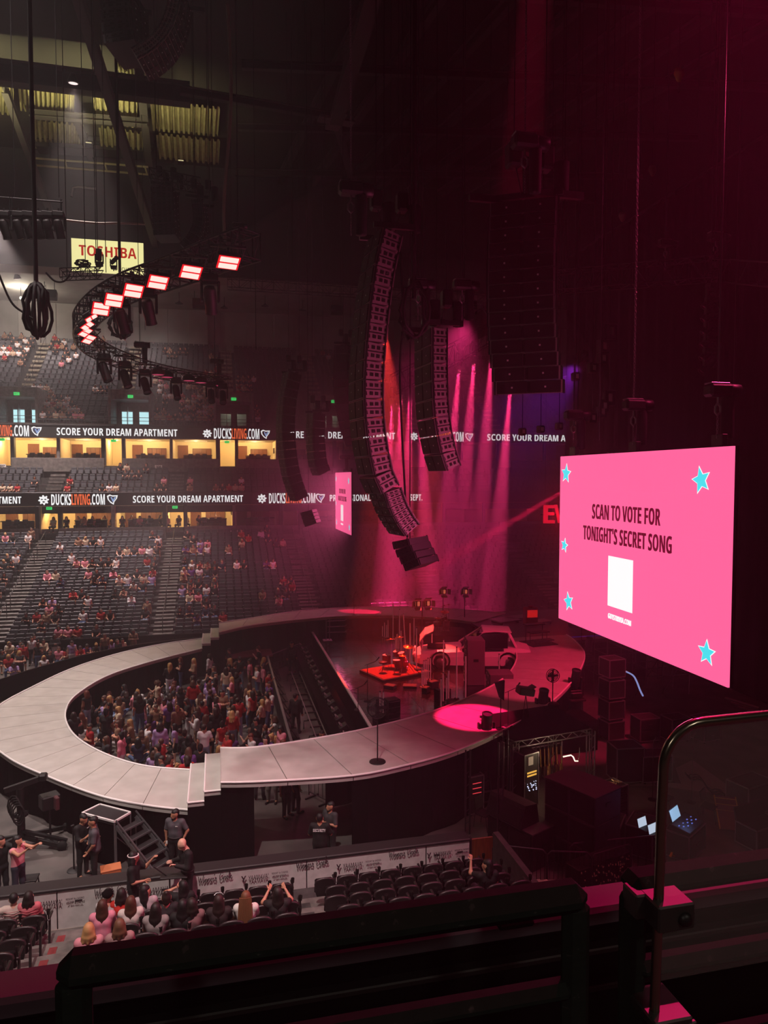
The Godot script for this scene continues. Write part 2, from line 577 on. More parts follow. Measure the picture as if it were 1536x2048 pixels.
func tier(called: String, T: Dictionary, x0: float, x1: float, aisles: Array, gap: float, tread_w: float, tier_name: String, holes := []) -> void:
	var m := MB.new()
	for r in T.rows:
		var h: float = T.h + r * T.rise
		var d: float = T.d + r * T.pitch
		var cuts := [x0]
		for q in holes:
			if r < q[2]: cuts.append_array([q[0] - q[1] + 0.1, q[0] + q[1] - 0.1])
		cuts.push_back(x1)
		for c in range(0, cuts.size(), 2):
			m.box(V((cuts[c] + cuts[c + 1]) * 0.5, h - 0.6, d + T.pitch * 0.5 - 0.3), Vector3(cuts[c + 1] - cuts[c], 1.2, T.pitch))
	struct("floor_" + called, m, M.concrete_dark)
	for ai in aisles.size():
		var ax: float = aisles[ai]
		var st := struct("trim_aisle_stairs", MB.new().box(V(ax, T.h - 0.35, T.d), Vector3(tread_w, 0.6, 0.6)), M.concrete)
		for r in T.rows:
			for half in 2:
				var skip := false
				for q in holes:
					if absf(ax - q[0]) < q[1] and r < q[2]: skip = true
				if skip: continue
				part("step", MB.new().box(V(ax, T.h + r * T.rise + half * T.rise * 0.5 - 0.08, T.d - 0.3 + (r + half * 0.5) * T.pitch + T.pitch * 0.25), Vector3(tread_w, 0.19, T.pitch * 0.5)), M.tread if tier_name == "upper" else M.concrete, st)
	# seats
	for r in T.rows:
		var h: float = T.h + r * T.rise
		var d: float = T.d + r * T.pitch
		var x := x0 + 0.4
		while x < x1 - 0.3:
			var ok := true
			for ax in aisles:
				if absf(x - ax) < gap * 0.5 + 0.27: ok = false
			for q in holes:
				if absf(x - q[0]) < q[1] and r < q[2]: ok = false
			if ok: far_places.push_back([x, h, d, tier_name, r])
			x += 0.54

func aisle_rails(T: Dictionary, ax: float, from: int, n: int, step: int, label: String) -> void:
	for i in n:
		var lab := "%s, %s from below" % [label, nth(i + 1)]
		var r := from + i * step
		var h: float = T.h + r * T.rise
		var d: float = T.d + r * T.pitch
		var o := thing("aisle_handrail", lab, "handrail", V(ax, h, d), 0.0, "handrails up the far aisles")
		var rise: float = T.rise * (step - 1)
		var run: float = T.pitch * (step - 1)
		part("rail", MB.new().tube([Vector3(0, 0.0, 0), Vector3(0, 0.92, 0), Vector3(0, 0.98, -0.06), Vector3(0, 0.95 + rise, -run), Vector3(0, rise, -run)], 0.028, 5), M.steel if T.h < 5.0 else M.dark_steel, o)

func build_lower_tier() -> void:
	tier("lower_tier", LOW, -32.0, 32.0, [-22.9, -13.3, -3.5, 6.2, 15.6, 24.8], 1.25, 1.2, "lower")
	for ax in [-13.3, -3.5, 6.2]:
		aisle_rails(LOW, ax, 1, 4, 4, "slim metal handrail, %s" % ("left lower aisle" if ax < -10.0 else ("centre lower aisle" if ax < 0.0 else "lower aisle right of the centre one")))
	# front wall of the tier
	struct("wall_lower_tier", MB.new().box(V(0, 0.55, 45.4), Vector3(64, 1.1, 0.15)), M.matte)
	struct("wall_lower_tier_rear", MB.new().box(V(0, 3.2, 62.4), Vector3(96, 6.8, 0.3)), M.concrete)

func build_suites() -> void:
	# lower loge level and upper suite level: parapet, cross walls, back wall, ceiling and the rooms behind
	suite_level(6.0, 6.7, 8.5, 61.9, 5.2, [-22.9, -13.3, -3.5, 6.2, 15.6, 24.8], "lower")
	suite_level(11.6, 12.5, 14.25, 66.6, 4.6, [-26.5, -17.9, -8.9, 0.9, 10.0, 19.0, 28.0], "upper")

func suite_level(h_base: float, h_rail: float, h_top: float, d: float, deep: float, cuts: Array, lev: String) -> void:
	var x0 := -36.0
	var x1 := 36.0
	var hf := h_base + 0.25
	var st := struct("floor_suites_" + lev, MB.new().box(V(0, hf - 0.2, d + deep * 0.5), Vector3(x1 - x0, 0.35, deep)), M.concrete_dark)
	struct("ceiling_suites_" + lev, MB.new().box(V(0, h_top + 0.1, d + deep * 0.5), Vector3(x1 - x0, 0.25, deep)), M.warm)
	struct("wall_suites_back_" + lev, MB.new().box(V(0, (hf + h_top) * 0.5, d + deep), Vector3(x1 - x0, h_top - hf + 0.4, 0.2)), M.warm)
	# parapet in front, open where the aisles pass
	var pr := MB.new()
	var edges := [x0]
	for c in cuts: edges.append_array([c - 0.75, c + 0.75])
	edges.push_back(x1)
	for i in range(0, edges.size(), 2):
		pr.box(V((edges[i] + edges[i + 1]) * 0.5, (h_base + h_rail) * 0.5 - 0.15, d), Vector3(edges[i + 1] - edges[i], h_rail - h_base + 0.3, 0.18), Basis(), 0.02)
	struct("wall_parapet_" + lev, pr, M.concrete)
	# rooms
	var nroom := 0
	for i in range(0, edges.size(), 2):
		var a: float = edges[i]
		var b: float = edges[i + 1]
		var k := 2 if b - a > 6.0 else 1
		for q in k:
			var ra: float = a + (b - a) * q / k
			var rb: float = a + (b - a) * (q + 1) / k
			suite_room(ra, rb, hf, h_top, d, deep, lev, nroom, q == 0, q == k - 1)
			nroom += 1
	# entrance passages at the aisles, brightly lit behind
	for c in cuts:
		var seen: bool = c > -20 and c < 12
		if not seen: continue
		for s in [-0.85, 0.85]:
			struct("trim_passage", MB.new().box(V(c + s, (hf + h_top) * 0.5, d + 0.25), Vector3(0.3, h_top - hf, 0.6), Basis(), 0.02), M.black)
		if c > 4.5: continue
		var l := glow(srgb(255, 214, 140), 0.9)
		var o := thing("ceiling_light", "flush warm ceiling light in the %s passage behind the %s aisle" % [lev, "outer left" if c < -15.0 else ("left" if c < -7.0 else ("centre" if c < 0.0 else "right"))], "ceiling light", V(c, h_top - 0.06, d + 2.2))
		part("diffuser", MB.new().box(Vector3(0, 0, 0), Vector3(0.9, 0.05, 0.9), Basis(), 0.02), l, o)
		omni(V(c, h_top - 0.25, d + 2.2), srgb(255, 205, 130), 5.5, 0.12, "passage_omni")
		var e := thing("exit_sign", "small green lit exit sign over the %s passage, %s" % [lev, "above the outer left aisle" if c < -15 else ("above the left aisle" if c < -7 else ("above the middle aisle" if c < 0 else ("right of the middle aisle" if c < 4 else "above the right aisle")))], "exit sign", V(c, h_top - 0.2, d + 0.3))
		part("sign_box", MB.new().box(Vector3.ZERO, Vector3(0.42, 0.22, 0.08), Basis(), 0.01), M.exit, e)
		lettering("EXIT", 0.13, 0.3, M.black, e, Vector3(0, 0, 0.045))
		part("bracket", MB.new().box(Vector3(0, 0.16, 0), Vector3(0.05, 0.22, 0.03)), M.dark_steel, e)

func suite_room(a: float, b: float, hf: float, ht: float, d: float, deep: float, lev: String, n: int, first: bool, last: bool) -> void:
	var c := (a + b) * 0.5
	var w := b - a
	var vis: bool = a > -24.0 and b < 16.0
	struct("wall_suite_side", MB.new().box(V(b, (hf + ht) * 0.5, d + deep * 0.5 + 0.2), Vector3(0.22, ht - hf, deep)), M.warm)
	struct("trim_post", MB.new().box(V(b, (hf + ht) * 0.5, d + 0.1), Vector3(0.26, ht - hf, 0.26), Basis(), 0.02), M.concrete)
	if not vis: return
	var lit: bool = c < 3.0 or (lev == "upper" and c < 5.0)
	var tint: Color = srgb(255, 216, 150)
	# wooden wall panel with a door beside it, the pale counter hatch and its glowing shelf
	var where: String = "%s level, room %s" % [lev, "over section at far left" if c < -14.0 else ("left of the ring truss lights" if c < -6.0 else ("above the centre aisle" if c < 0.0 else "right of centre"))]
	var pnl := struct("trim_wood_panel", MB.new().box(V(c + w * 0.12, hf + 1.0, d + deep - 0.16), Vector3(w * 0.42, 1.5, 0.1), Basis(), 0.02), M.dark_wood)
	for k in 4:
		part("panel", MB.new().box(V(c + w * 0.12 + (k - 1.5) * w * 0.104, hf + 1.0, d + deep - 0.24), Vector3(w * 0.098, 1.4, 0.06), Basis(), 0.012), M.wood, pnl)
	var dr := struct("door_suite", MB.new().box(V(a + w * 0.2, hf + 1.02, d + deep - 0.15), Vector3(0.95, 2.04, 0.09), Basis(), 0.015), M.wood)
	part("door_handle", MB.new().ball(V(a + w * 0.2 + 0.36, hf + 1.0, d + deep - 0.24), Vector3(0.05, 0.05, 0.05), 5, 6), M.chrome, dr)
	var ct := thing("bar_counter", "dark bar counter in the %s suite row, %s room from the left end" % [lev, nth(n + 1)], "counter", V(c + 0.2, hf, d + 1.25), 0.0, "bar counters in the suites")
	part("counter_top", MB.new().box(Vector3(0, 0.98, 0), Vector3(w * 0.62, 0.07, 0.55), Basis(), 0.015), M.black, ct)
	part("counter_front", MB.new().box(Vector3(0, 0.47, -0.1), Vector3(w * 0.6, 0.92, 0.08)), M.dark_wood, ct)
	var ns := int(w * 0.55 / 0.62)
	for k in ns:
		var so := thing("bar_stool", "black bar stool, %s suite row, %s room from the left end, %s stool" % [lev, nth(n + 1), nth(k + 1)], "stool", V(c + 0.2 + (k - (ns - 1) * 0.5) * 0.62, hf, d + 0.72), 0.0, "bar stools in the suites")
		part("seat", MB.new().box(Vector3(0, 0.72, 0), Vector3(0.42, 0.09, 0.4), Basis(), 0.03), M.black, so)
		part("backrest", MB.new().box(Vector3(0, 0.95, -0.19), Vector3(0.42, 0.36, 0.06), Basis(), 0.025), M.black, so)
		part("pedestal", MB.new().tube([Vector3(0, 0.02, 0), Vector3(0, 0.7, 0)], 0.035, 6), M.steel, so)
	if lit:
		var lm := thing("ceiling_light", "warm ceiling light panel, %s suite row, %s room from the left end" % [lev, nth(n + 1)], "ceiling light", V(c, ht - 0.06, d + 2.6), 0.0, "suite ceiling lights")
		part("diffuser", MB.new().box(Vector3.ZERO, Vector3(w * 0.5, 0.05, 0.5), Basis(), 0.02), glow(tint, 1.0), lm)
		omni(V(c, ht - 0.28, d + 2.6), tint, 6.0, 0.15, "suite_omni")
	if n % 2 == 0:
		var tv := thing("wall_monitor", "small dark television, %s suite row, side wall of the %s room from the left" % [lev, nth(n + 1)], "television", V(b - 0.17, hf + 1.5, d + 2.2))
		part("bezel", MB.new().box(Vector3.ZERO, Vector3(0.07, 0.5, 0.85), Basis(), 0.012), M.black, tv)
		part("screen", MB.new().box(Vector3(-0.04, 0, 0), Vector3(0.012, 0.44, 0.78)), mat(Color(0.05, 0.06, 0.08), 0.15), tv)

func build_upper_tier() -> void:
	tier("club_tier", CLUB, -34.0, 34.0, [-13.3, -3.5, 6.2, 15.6, 24.8, -22.9], 1.3, 1.2, "club")
	tier("upper_tier", UP, -36.0, 36.0, [-26.6, -17.6, -8.5, 1.1, 10.1, 19.2, 28.3], 1.25, 1.2, "upper", [[-17.3, 1.9, 5], [-7.7, 1.9, 5], [1.6, 1.9, 5], [11.2, 1.9, 5]])
	struct("wall_upper_tier_front", MB.new().box(V(0, 15.35, 67.9), Vector3(76, 0.5, 0.2)), M.concrete_dark)
	var rl := MB.new()
	for k in 2: rl.tube([V(-36, 15.9 + k * 0.3, 67.9), V(36, 15.9 + k * 0.3, 67.9)], 0.025, 5)
	single("tier_front_rail", "thin twin-bar safety rail along the front of the upper tier", "railing", rl, M.dark_steel)
	struct("wall_club_rear", MB.new().box(V(0, 9.9, 67.0), Vector3(96, 3.6, 0.3)), M.concrete_dark)
	for ax in [-17.6, -8.5, 1.1, 10.1]:
		aisle_rails(UP, ax, 5, 3, 4, "dark handrail, pale upper aisle %s" % ("at far left" if ax < -15.0 else ("left of the red ring truss" if ax < -5.0 else ("behind the open end of the ring truss" if ax < 5.0 else "behind the big speaker array"))))
	# entrance portals through the upper tier
	portal(-17.3, true, "far left portal with bright daylight behind its doors", true)
	portal(-7.7, true, "portal left of centre with one bright white doorway", true)
	portal(1.6, false, "dim portal right of the ring truss tip", false)
	portal(11.2, false, "portal behind the beams of pink light", false)
	# name boards with section numbers on the parapets
	for q in [["307", 4, 932, 66.44], ["308", 317, 933.5, 66.44], ["209", 228, 1068, 61.76], ["210", 468, 1064, 61.76]]:
		var p := at_d(q[1], q[2], q[3])
		var o := thing("section_sign", "small white section board reading %s, %s" % [q[0], {"307": "upper parapet at the left edge", "308": "upper parapet left of centre", "209": "lower parapet over the left block", "210": "lower parapet over the block right of the aisle"}[q[0]]], "sign", p)
		part("board", MB.new().box(Vector3.ZERO, Vector3(0.62, 0.3, 0.05), Basis(), 0.01), M.white, o)
		lettering(q[0], 0.19, 0.42, M.black, o, Vector3(0, 0, 0.03), Basis(), "Droid Sans", 700, 0.012)
	build_seat_split()

func portal(x: float, lit: bool, label: String, day: bool) -> void:
	var d := 68.75
	var h := 15.5
	var o := thing("portal", label, "entrance", V(x, h, d))
	for s in [-1.75, 1.75]:
		part("side_wall", MB.new().box(Vector3(s, 1.6, -2.1), Vector3(0.22, 3.4, 4.3), Basis(), 0.02), M.concrete, o)
		part("sill_rail", MB.new().tube([Vector3(s, 3.3, -0.1), Vector3(s, 4.1, -0.1), Vector3(s, 4.1, -4.2)], 0.03, 5), M.dark_steel, o)
	part("lintel", MB.new().box(Vector3(0, 2.95, -2.4), Vector3(3.4, 0.9, 3.4), Basis(), 0.02), M.concrete, o)
	var bw := MB.new()
	bw.box(Vector3(-1.45, 1.2, -4.1), Vector3(0.5, 2.6, 0.15))
	bw.box(Vector3(0.1, 1.2, -4.1), Vector3(0.6, 2.6, 0.15))
	bw.box(Vector3(1.5, 1.2, -4.1), Vector3(0.4, 2.6, 0.15))
	bw.box(Vector3(0, 2.4, -4.1), Vector3(3.3, 0.3, 0.15))
	part("door_wall", bw, M.concrete_dark, o)
	if day:
		part("lobby_window", MB.new().box(Vector3(0, 1.15, -6.0), Vector3(4.6, 2.7, 0.06)), glow(srgb(190, 240, 245), 1.1), o)
		area(V(x, h + 1.2, d + 5.7), V(x, h + 0.8, d + 2.0), Vector2(3.0, 2.0), srgb(200, 240, 245), 6.0, "portal_daylight")
	else:
		part("lobby_wall", MB.new().box(Vector3(0, 1.15, -6.0), Vector3(4.6, 2.7, 0.06)), mat(Color(0.45, 0.47, 0.44), 0.8), o)
		omni(V(x, h + 2.2, d + 5.0), srgb(225, 240, 215), 2.5, 0.15, "portal_omni")
	part("door_leaf", MB.new().box(Vector3(-0.62, 1.05, -3.75), Vector3(0.07, 2.1, 0.8), Basis(), 0.01), M.dark_steel, o)
	var e := thing("exit_sign", "green exit sign on the lintel of the %s" % label.substr(0, 28), "exit sign", V(x, h + 2.75, d + 0.62))
	part("sign_box", MB.new().box(Vector3.ZERO, Vector3(0.46, 0.26, 0.08), Basis(), 0.01), M.exit, e)
	lettering("EXIT", 0.15, 0.34, M.white, e, Vector3(0, 0, 0.045))

# the 300 largest seats in view are things of their own; the rest are one mass
func build_seat_split() -> void:
	var seen := []
	for q in far_places:
		var p := cam_basis.inverse() * (V(q[0], q[1] + 0.5, q[2]) - Vector3(0, CH, 0))
		var u := 768.0 + F * p.x / -p.z
		var v := 1024.0 - F * p.y / -p.z
		if q[3] == "lower" and u > 60.0 and u < 620.0 and v < 1290.0 and v > 1060.0: seen.push_back([-p.z, q])
	seen.sort_custom(func(a, b): return a[0] < b[0])
	for i in mini(300 - 84, seen.size()):
		var q = seen[i][1]
		q.push_back("own")
		var ax := -13.3
		for a in [-22.9, -3.5, 6.2, 15.6]:
			if absf(q[0] - a) < absf(q[0] - ax): ax = a
		far_seat(q[0], q[1], q[2], "folded dark chair, far lower tier %s row, %s place %s the %s aisle" % [nth(int(q[4]) + 1), nth(int(absf(q[0] - ax) / 0.54)), "left of" if q[0] < ax else "right of", {-22.9: "outermost left", -13.3: "left", -3.5: "centre", 6.2: "right", 15.6: "far right"}[ax]], "far lower tier chairs")
	for q in far_places:
		if q.size() < 6: mass.push_back(V(q[0], q[1], q[2]))
	build_seat_mass()

# ------------------------------------------------------------------ ribbon boards
func build_ribbons() -> void:
	var up := thing("ribbon_board", "upper black LED ribbon board with white apartment advert over the suites", "LED board", V(0, 14.75, 66.1))
	part("board", MB.new().box(Vector3(0, 0, -0.1), Vector3(72, 1.0, 0.18), Basis(), 0.02), M.led, up)
	part("cap", MB.new().box(Vector3(0, 0.56, -0.1), Vector3(72, 0.1, 0.3), Basis(), 0.02), M.dark_steel, up)
	var lo := thing("ribbon_board", "lower black LED ribbon board with white apartment advert below the club seats", "LED board", V(0, 9.0, 61.5))
	part("board", MB.new().box(Vector3(0, 0, -0.1), Vector3(72, 0.98, 0.18), Basis(), 0.02), M.led, lo)
	part("cap", MB.new().box(Vector3(0, 0.55, -0.1), Vector3(72, 0.1, 0.3), Basis(), 0.02), M.dark_steel, lo)
	var wh := glow(Color(1, 1, 1), 1.0)
	var og := glow(srgb(255, 110, 60), 0.95)
	for q in [["DUCKS", -32, -7, wh], ["LIVING", -6, 25, og], [".COM", 26, 59, wh], ["SCORE YOUR DREAM APARTMENT", 114, 355, wh], ["DUCKS", 428, 463, wh], ["LIVING", 464, 493, og], [".COM", 494, 519, wh], ["SCORE YOUR DREAM APARTMENT", 563, 790, wh], ["DUCKS", 842, 873, wh], ["LIVING", 874, 901, og], [".COM", 902, 927, wh], ["SCORE YOUR DREAM APARTMENT", 974, 1204, wh]]:
		ribbon_text(up, q[0], q[1], q[2], q[3], 66.1, 0.62 if q[0].length() > 8 else 0.92)
	for q in [["SCORE YOUR DREAM APARTMENT", -190, 40, wh], ["DUCKS", 100, 140, wh], ["LIVING", 141, 178, og], [".COM", 179, 208, wh], ["SCORE YOUR DREAM APARTMENT", 264, 485, wh], ["DUCKS", 537, 570, wh], ["LIVING", 571, 602, og], [".COM", 603, 630, wh], ["PROFESSIONAL BULL RIDERS", 659, 812, wh], ["SEPT.", 820, 845, wh]]:
		ribbon_text(lo, q[0], q[1], q[2], q[3], 61.5, 0.56 if q[0].length() > 8 or q[0] == "SEPT." else 0.86)
	for u in [415.0, 828.0]: badge(up, u, 66.1)
	for u in [85.0, 523.0]: badge(lo, u, 61.5)
	for u in [74.0, 531.0, 938.0]: shield(up, u, 66.1)
	for u in [223.0, 640.0]: shield(lo, u, 61.5)

func ribbon_x(u: float, d: float) -> float:
	return at_d(u, 900.0, d).x

func ribbon_text(o: Node3D, s: String, u0: float, u1: float, mt: Material, d: float, hh: float) -> void:
	var a := ribbon_x(u0, d)
	var b := ribbon_x(u1, d)
	lettering(s, hh, b - a, mt, o, Vector3((a + b) * 0.5, 0.0, 0.01), Basis(), "Droid Sans", 700, 0.03)

func flat(poly: Array, mt: Material, o: Node3D, at: Vector3, b := Basis(), deep := 0.03, called := "emblem") -> MeshInstance3D:
	var pp := PackedVector2Array()
	for p in poly: pp.push_back(Vector2(p[0], p[1]) if p is Array else p)
	var m := MB.new()
	# outline in x,y pushed out along z
	m.prism(pp, 0.0, deep, Transform3D(Basis(Vector3(1, 0, 0), Vector3(0, 0, 1), Vector3(0, 1, 0)), Vector3.ZERO))
	var x := part(called, m, mt, o)
	x.transform = Transform3D(b, at)
	return x

func badge(o: Node3D, u: float, d: float) -> void:    # scalloped white badge with a dark face
	var at := Vector3(ribbon_x(u, d), 0, 0.005)
	var pts := []
	for k in 32:
		var r := 0.40 if k % 4 < 2 else 0.29
		pts.push_back(Vector2(cos(TAU * k / 32.0), sin(TAU * k / 32.0)) * r)
	flat(pts, glow(Color(1, 1, 1), 0.95), o, at, Basis(), 0.02)
	for q in [[-0.13, 0.05, 0.08], [0.13, 0.05, 0.08], [0.0, -0.15, 0.1]]:
		var e := []
		for k in 8: e.push_back(Vector2(q[0] + cos(TAU * k / 8.0) * q[2], q[1] + sin(TAU * k / 8.0) * q[2] * 0.6))
		flat(e, M.led, o, at, Basis(), 0.028)

func shield(o: Node3D, u: float, d: float) -> void:
	var at := Vector3(ribbon_x(u, d), 0, 0.005)
	flat([[-0.42, 0.3], [-0.2, 0.42], [0.0, 0.34], [0.42, 0.36], [0.36, 0.1], [0.14, -0.2], [0.1, -0.42], [-0.16, -0.26], [-0.36, 0.0]], glow(Color(1, 1, 1), 0.95), o, at, Basis(), 0.02)
	flat([[-0.30, 0.24], [-0.16, 0.31], [0.02, 0.24], [0.3, 0.26], [0.26, 0.08], [0.07, -0.18], [0.04, -0.28], [-0.13, -0.16], [-0.27, 0.02]], mat(srgb(30, 40, 70), 0.6), o, at, Basis(), 0.026)
	flat([[-0.14, 0.2], [-0.04, 0.2], [0.06, -0.02], [0.16, 0.2], [0.27, 0.2], [0.08, -0.18], [0.02, -0.18]], glow(srgb(150, 180, 230), 0.9), o, at, Basis(), 0.032)

# ------------------------------------------------------------------ roof
func corrugated(a: Vector3, b: Vector3, w: Vector3, nrib: int) -> MB:   # deck sheet from a to b, spread by w, ribs along w
	var m := MB.new()
	var dir := (b - a)
	var L := dir.length()
	dir /= L
	var up := w.normalized().cross(dir)
	if up.y < 0: up = -up
	for i in nrib:
		var p0 := a + dir * (L * i / nrib)
		var p1 := a + dir * (L * (i + 0.35) / nrib) 
		var p2 := a + dir * (L * (i + 0.5) / nrib) + up * 0.22
		var p3 := a + dir * (L * (i + 0.85) / nrib) + up * 0.22
		var p4 := a + dir * (L * (i + 1.0) / nrib)
		for q in [[p0, p1], [p1, p2], [p2, p3], [p3, p4]]:
			m.quad(q[0], q[1], q[1] + w, q[0] + w)
	return m

func build_roof() -> void:
	# corrugated roof deck sheets between the rafters, lit by two floods on the catwalk below
	var H := 40.0
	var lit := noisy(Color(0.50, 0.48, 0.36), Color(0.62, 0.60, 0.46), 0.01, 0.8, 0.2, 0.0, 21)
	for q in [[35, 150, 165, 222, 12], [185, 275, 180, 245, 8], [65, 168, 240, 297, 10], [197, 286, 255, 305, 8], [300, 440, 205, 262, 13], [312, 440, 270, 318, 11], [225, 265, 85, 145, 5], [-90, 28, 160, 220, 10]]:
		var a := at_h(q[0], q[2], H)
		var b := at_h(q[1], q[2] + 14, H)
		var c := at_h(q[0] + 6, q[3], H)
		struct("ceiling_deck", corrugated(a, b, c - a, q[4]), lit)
	for q in [[-16.5, 57.0, 560.0], [-9.0, 57.5, 560.0], [-2.5, 59.0, 90.0]]:
		var o := thing("roof_flood", "small upward flood lamp on the roof catwalk lighting the %s deck sheets" % ("left" if q[0] < -12 else ("middle" if q[0] < -5 else "right")), "lamp", V(q[0], 35.4, q[1]))
		part("housing", MB.new().box(Vector3.ZERO, Vector3(0.5, 0.3, 0.4), Basis(Vector3.RIGHT, 0.4), 0.03), M.dark_steel, o)
		part("lens", MB.new().box(Vector3(0, 0.17, 0), Vector3(0.4, 0.03, 0.3)), glow(srgb(255, 240, 180), 0.6), o)
		spot(V(q[0], 35.75, q[1]), V(q[0] + 0.3, 40.0, q[1] + 1.5), srgb(255, 240, 170), q[2] * 0.12, 68.0, 0.9, 0.2, "roof_flood_spot")
	# steel rafters and purlins
	beam(at_h(-40, 140, 38.6), at_h(380, 190, 38.6), 0.9, 1.3, "deep dark roof girder crossing above the lit deck sheets")
	beam(at_h(360, 180, 38.6), at_h(660, 232, 38.6), 0.45, 0.5, "thin pinkish roof girder running on to the crossed steel joint")
	beam(at_h(148, -30, 39.0), at_d(312, 492, 73.0), 0.6, 0.6, "long sloping steel beam from the top of the frame down to the ring truss")
	beam(at_h(262, -20, 39.2), at_d(300, 345, 72.5), 0.6, 0.55, "upright grey steel beam right of the lit deck sheets")
	beam(at_h(10, 180, 39.2), at_d(100, 424, 72.5), 0.45, 0.5, "sloping steel beam at far left above the row of moving lights")
	beam(at_h(60, 228, 39.2), at_h(295, 246, 39.2), 0.6, 0.45, "dark purlin between the upper and lower deck sheets")
	beam(at_h(150, 230, 39.4), at_d(182, 318, 72.0), 0.5, 0.4, "broad pale rafter between the left and middle deck sheets")
	beam(at_h(748, -20, 34.0), at_h(672, 240, 34.0), 0.8, 0.6, "dark sloping roof truss chord above the tall speaker array")
	beam(at_h(672, 240, 34.0), at_d(702, 352, 66.0), 0.5, 0.4, "short steel strut leaning below the crossed joint")
	var x := thing("steel_joint", "cross shaped pinkish steel joint plate high up at centre", "steel joint", at_h(672, 242, 33.8))
	part("plate", MB.new().box(Vector3.ZERO, Vector3(2.3, 0.16, 0.8), Basis(Vector3.UP, 0.1), 0.02), mat(Color(0.36, 0.30, 0.33), 0.6), x)
	part("cross_plate", MB.new().box(Vector3(0, 0.02, 0), Vector3(0.9, 0.2, 2.4), Basis(Vector3.UP, 0.1), 0.02), mat(Color(0.36, 0.30, 0.33), 0.6), x)
	for i in 7:
		beam(V(6.0 + i * 3.2, 40.4, 76), V(11.0 + i * 4.6, 40.4, 30), 0.5, 0.7, "faint dark roof purlin, %s counted rightwards from the crossed joint" % nth(i + 1))
	for i in 5:
		beam(V(2, 39.6, 70 - i * 9.0), V(40, 39.6, 62 - i * 8.0), 0.4, 0.5, "faint dark cross purlin over the stage, %s from the far side" % nth(i + 1))
	# roof catwalk with rail, and the pale pipe frame under it
	var cw := thing("roof_catwalk", "dark roof catwalk with open handrail above the lit company sign", "catwalk", at_d(180, 300, 69.0))
	var o0 := cw.position
	var a0 := at_d(75, 296, 69.0) - o0
	var b0 := at_d(310, 308, 69.0) - o0
	part("walkway", MB.new().bar(a0, b0, 1.6, 0.35), M.black, cw)
	for k in 3: part("rail", MB.new().tube([a0 + Vector3(0, 0.5 + k * 0.42, 0.75), b0 + Vector3(0, 0.5 + k * 0.42, 0.75)], 0.035, 5), M.dark_steel, cw)
	for k in 15: part("post", MB.new().tube([a0.lerp(b0, k / 14.0) + Vector3(0, 0.1, 0.75), a0.lerp(b0, k / 14.0) + Vector3(0, 1.36, 0.75)], 0.03, 5), M.dark_steel, cw)
	for k in 6:
		var p := a0.lerp(b0, 0.15 + k * 0.13)
		part("lamp_head", MB.new().lathe([Vector2(0.0, 0.9), Vector2(0.2, 0.85), Vector2(0.26, 0.4), Vector2(0.2, 0.2), Vector2(0.0, 0.2)], 8, Transform3D(Basis(), p)), M.black, cw)
	var pf := thing("hung_pipes", "pale steel pipe frame hung below the roof catwalk", "pipe frame", at_d(180, 332, 68.0))
	for k in 2: part("pipe", MB.new().tube([at_d(62, 316 + k * 14, 68.0) - pf.position, at_d(296, 334 + k * 15, 68.0) - pf.position], 0.09, 7), mat(Color(0.62, 0.60, 0.48), 0.5), pf)
	for k in 3: part("strut", MB.new().tube([at_d(138 + 80 * k - 8, 322 + 6.0 * k, 68.0) - pf.position, at_d(142 + 80 * k - 8, 336 + 6.0 * k, 68.0) - pf.position], 0.08, 6), mat(Color(0.62, 0.60, 0.48), 0.5), pf)
	for k in 2: part("hanger", MB.new().tube([at_d(100 + 140 * k, 318 + 8 * k, 68.0) - pf.position, at_d(100 + 140 * k, 318 + 8 * k, 68.0) - pf.position + Vector3(0, 6, 0)], 0.04, 5), M.dark_steel, pf)
	var sp := thing("bent_duct", "short pale bent pipe on the dark fascia above the lit company sign", "pipe", at_d(170, 378, 72.55))
	part("pipe", MB.new().tube([Vector3(-1.2, -0.8, 0), Vector3(-1.05, 0.0, 0), Vector3(-0.6, 0.15, 0), Vector3(1.0, 0.1, 0)], 0.13, 8), M.alu, sp)
	# lit sign on the fascia
	var c := at_d(216, 511, 72.2)
	var tl := at_d(143, 480, 72.2)
	var rr := at_d(287, 487, 72.2)
	var o := thing("company_sign", "lit pale yellow company sign with red capitals on the dark fascia", "sign", V(c.x, 31.55, 72.2))
	var sw := rr.x - tl.x
	part("cabinet", MB.new().box(Vector3(0, 0, -0.12), Vector3(sw + 0.2, 3.25, 0.24), Basis(), 0.03), M.dark_steel, o)
	part("lit_face", MB.new().box(Vector3(0, 0, 0.03), Vector3(sw, 3.05, 0.06)), glow(srgb(255, 246, 170), 0.95), o)
	lettering("TOSHIBA", 0.95, sw * 0.80, glow(srgb(205, 35, 15), 0.75), o, Vector3(0, 0.45, 0.07), Basis(), "Droid Sans", 700, 0.03)
	lettering("Document", 0.42, sw * 0.36, mat(srgb(110, 90, 40), 0.7), o, Vector3(sw * 0.27, -1.0, 0.07), Basis(), "Droid Sans", 400, 0.03)

func beam(a: Vector3, b: Vector3, w: float, h: float, label: String) -> void:   # an I-section roof member
	var o := thing("roof_beam", label, "beam", (a + b) * 0.5)
	var m := (a + b) * 0.5
	var bs := frame_to(a, b)
	var L := a.distance_to(b)
	part("flange", MB.new().box(bs.y * h * 0.5, Vector3(w, h * 0.14, L), bs), mat(Color(0.25, 0.24, 0.25), 0.7), o)
	part("flange", MB.new().box(bs.y * -h * 0.5, Vector3(w, h * 0.14, L), bs), mat(Color(0.25, 0.24, 0.25), 0.7), o)
	part("web", MB.new().box(Vector3.ZERO, Vector3(w * 0.14, h, L), bs), mat(Color(0.22, 0.21, 0.22), 0.7), o)

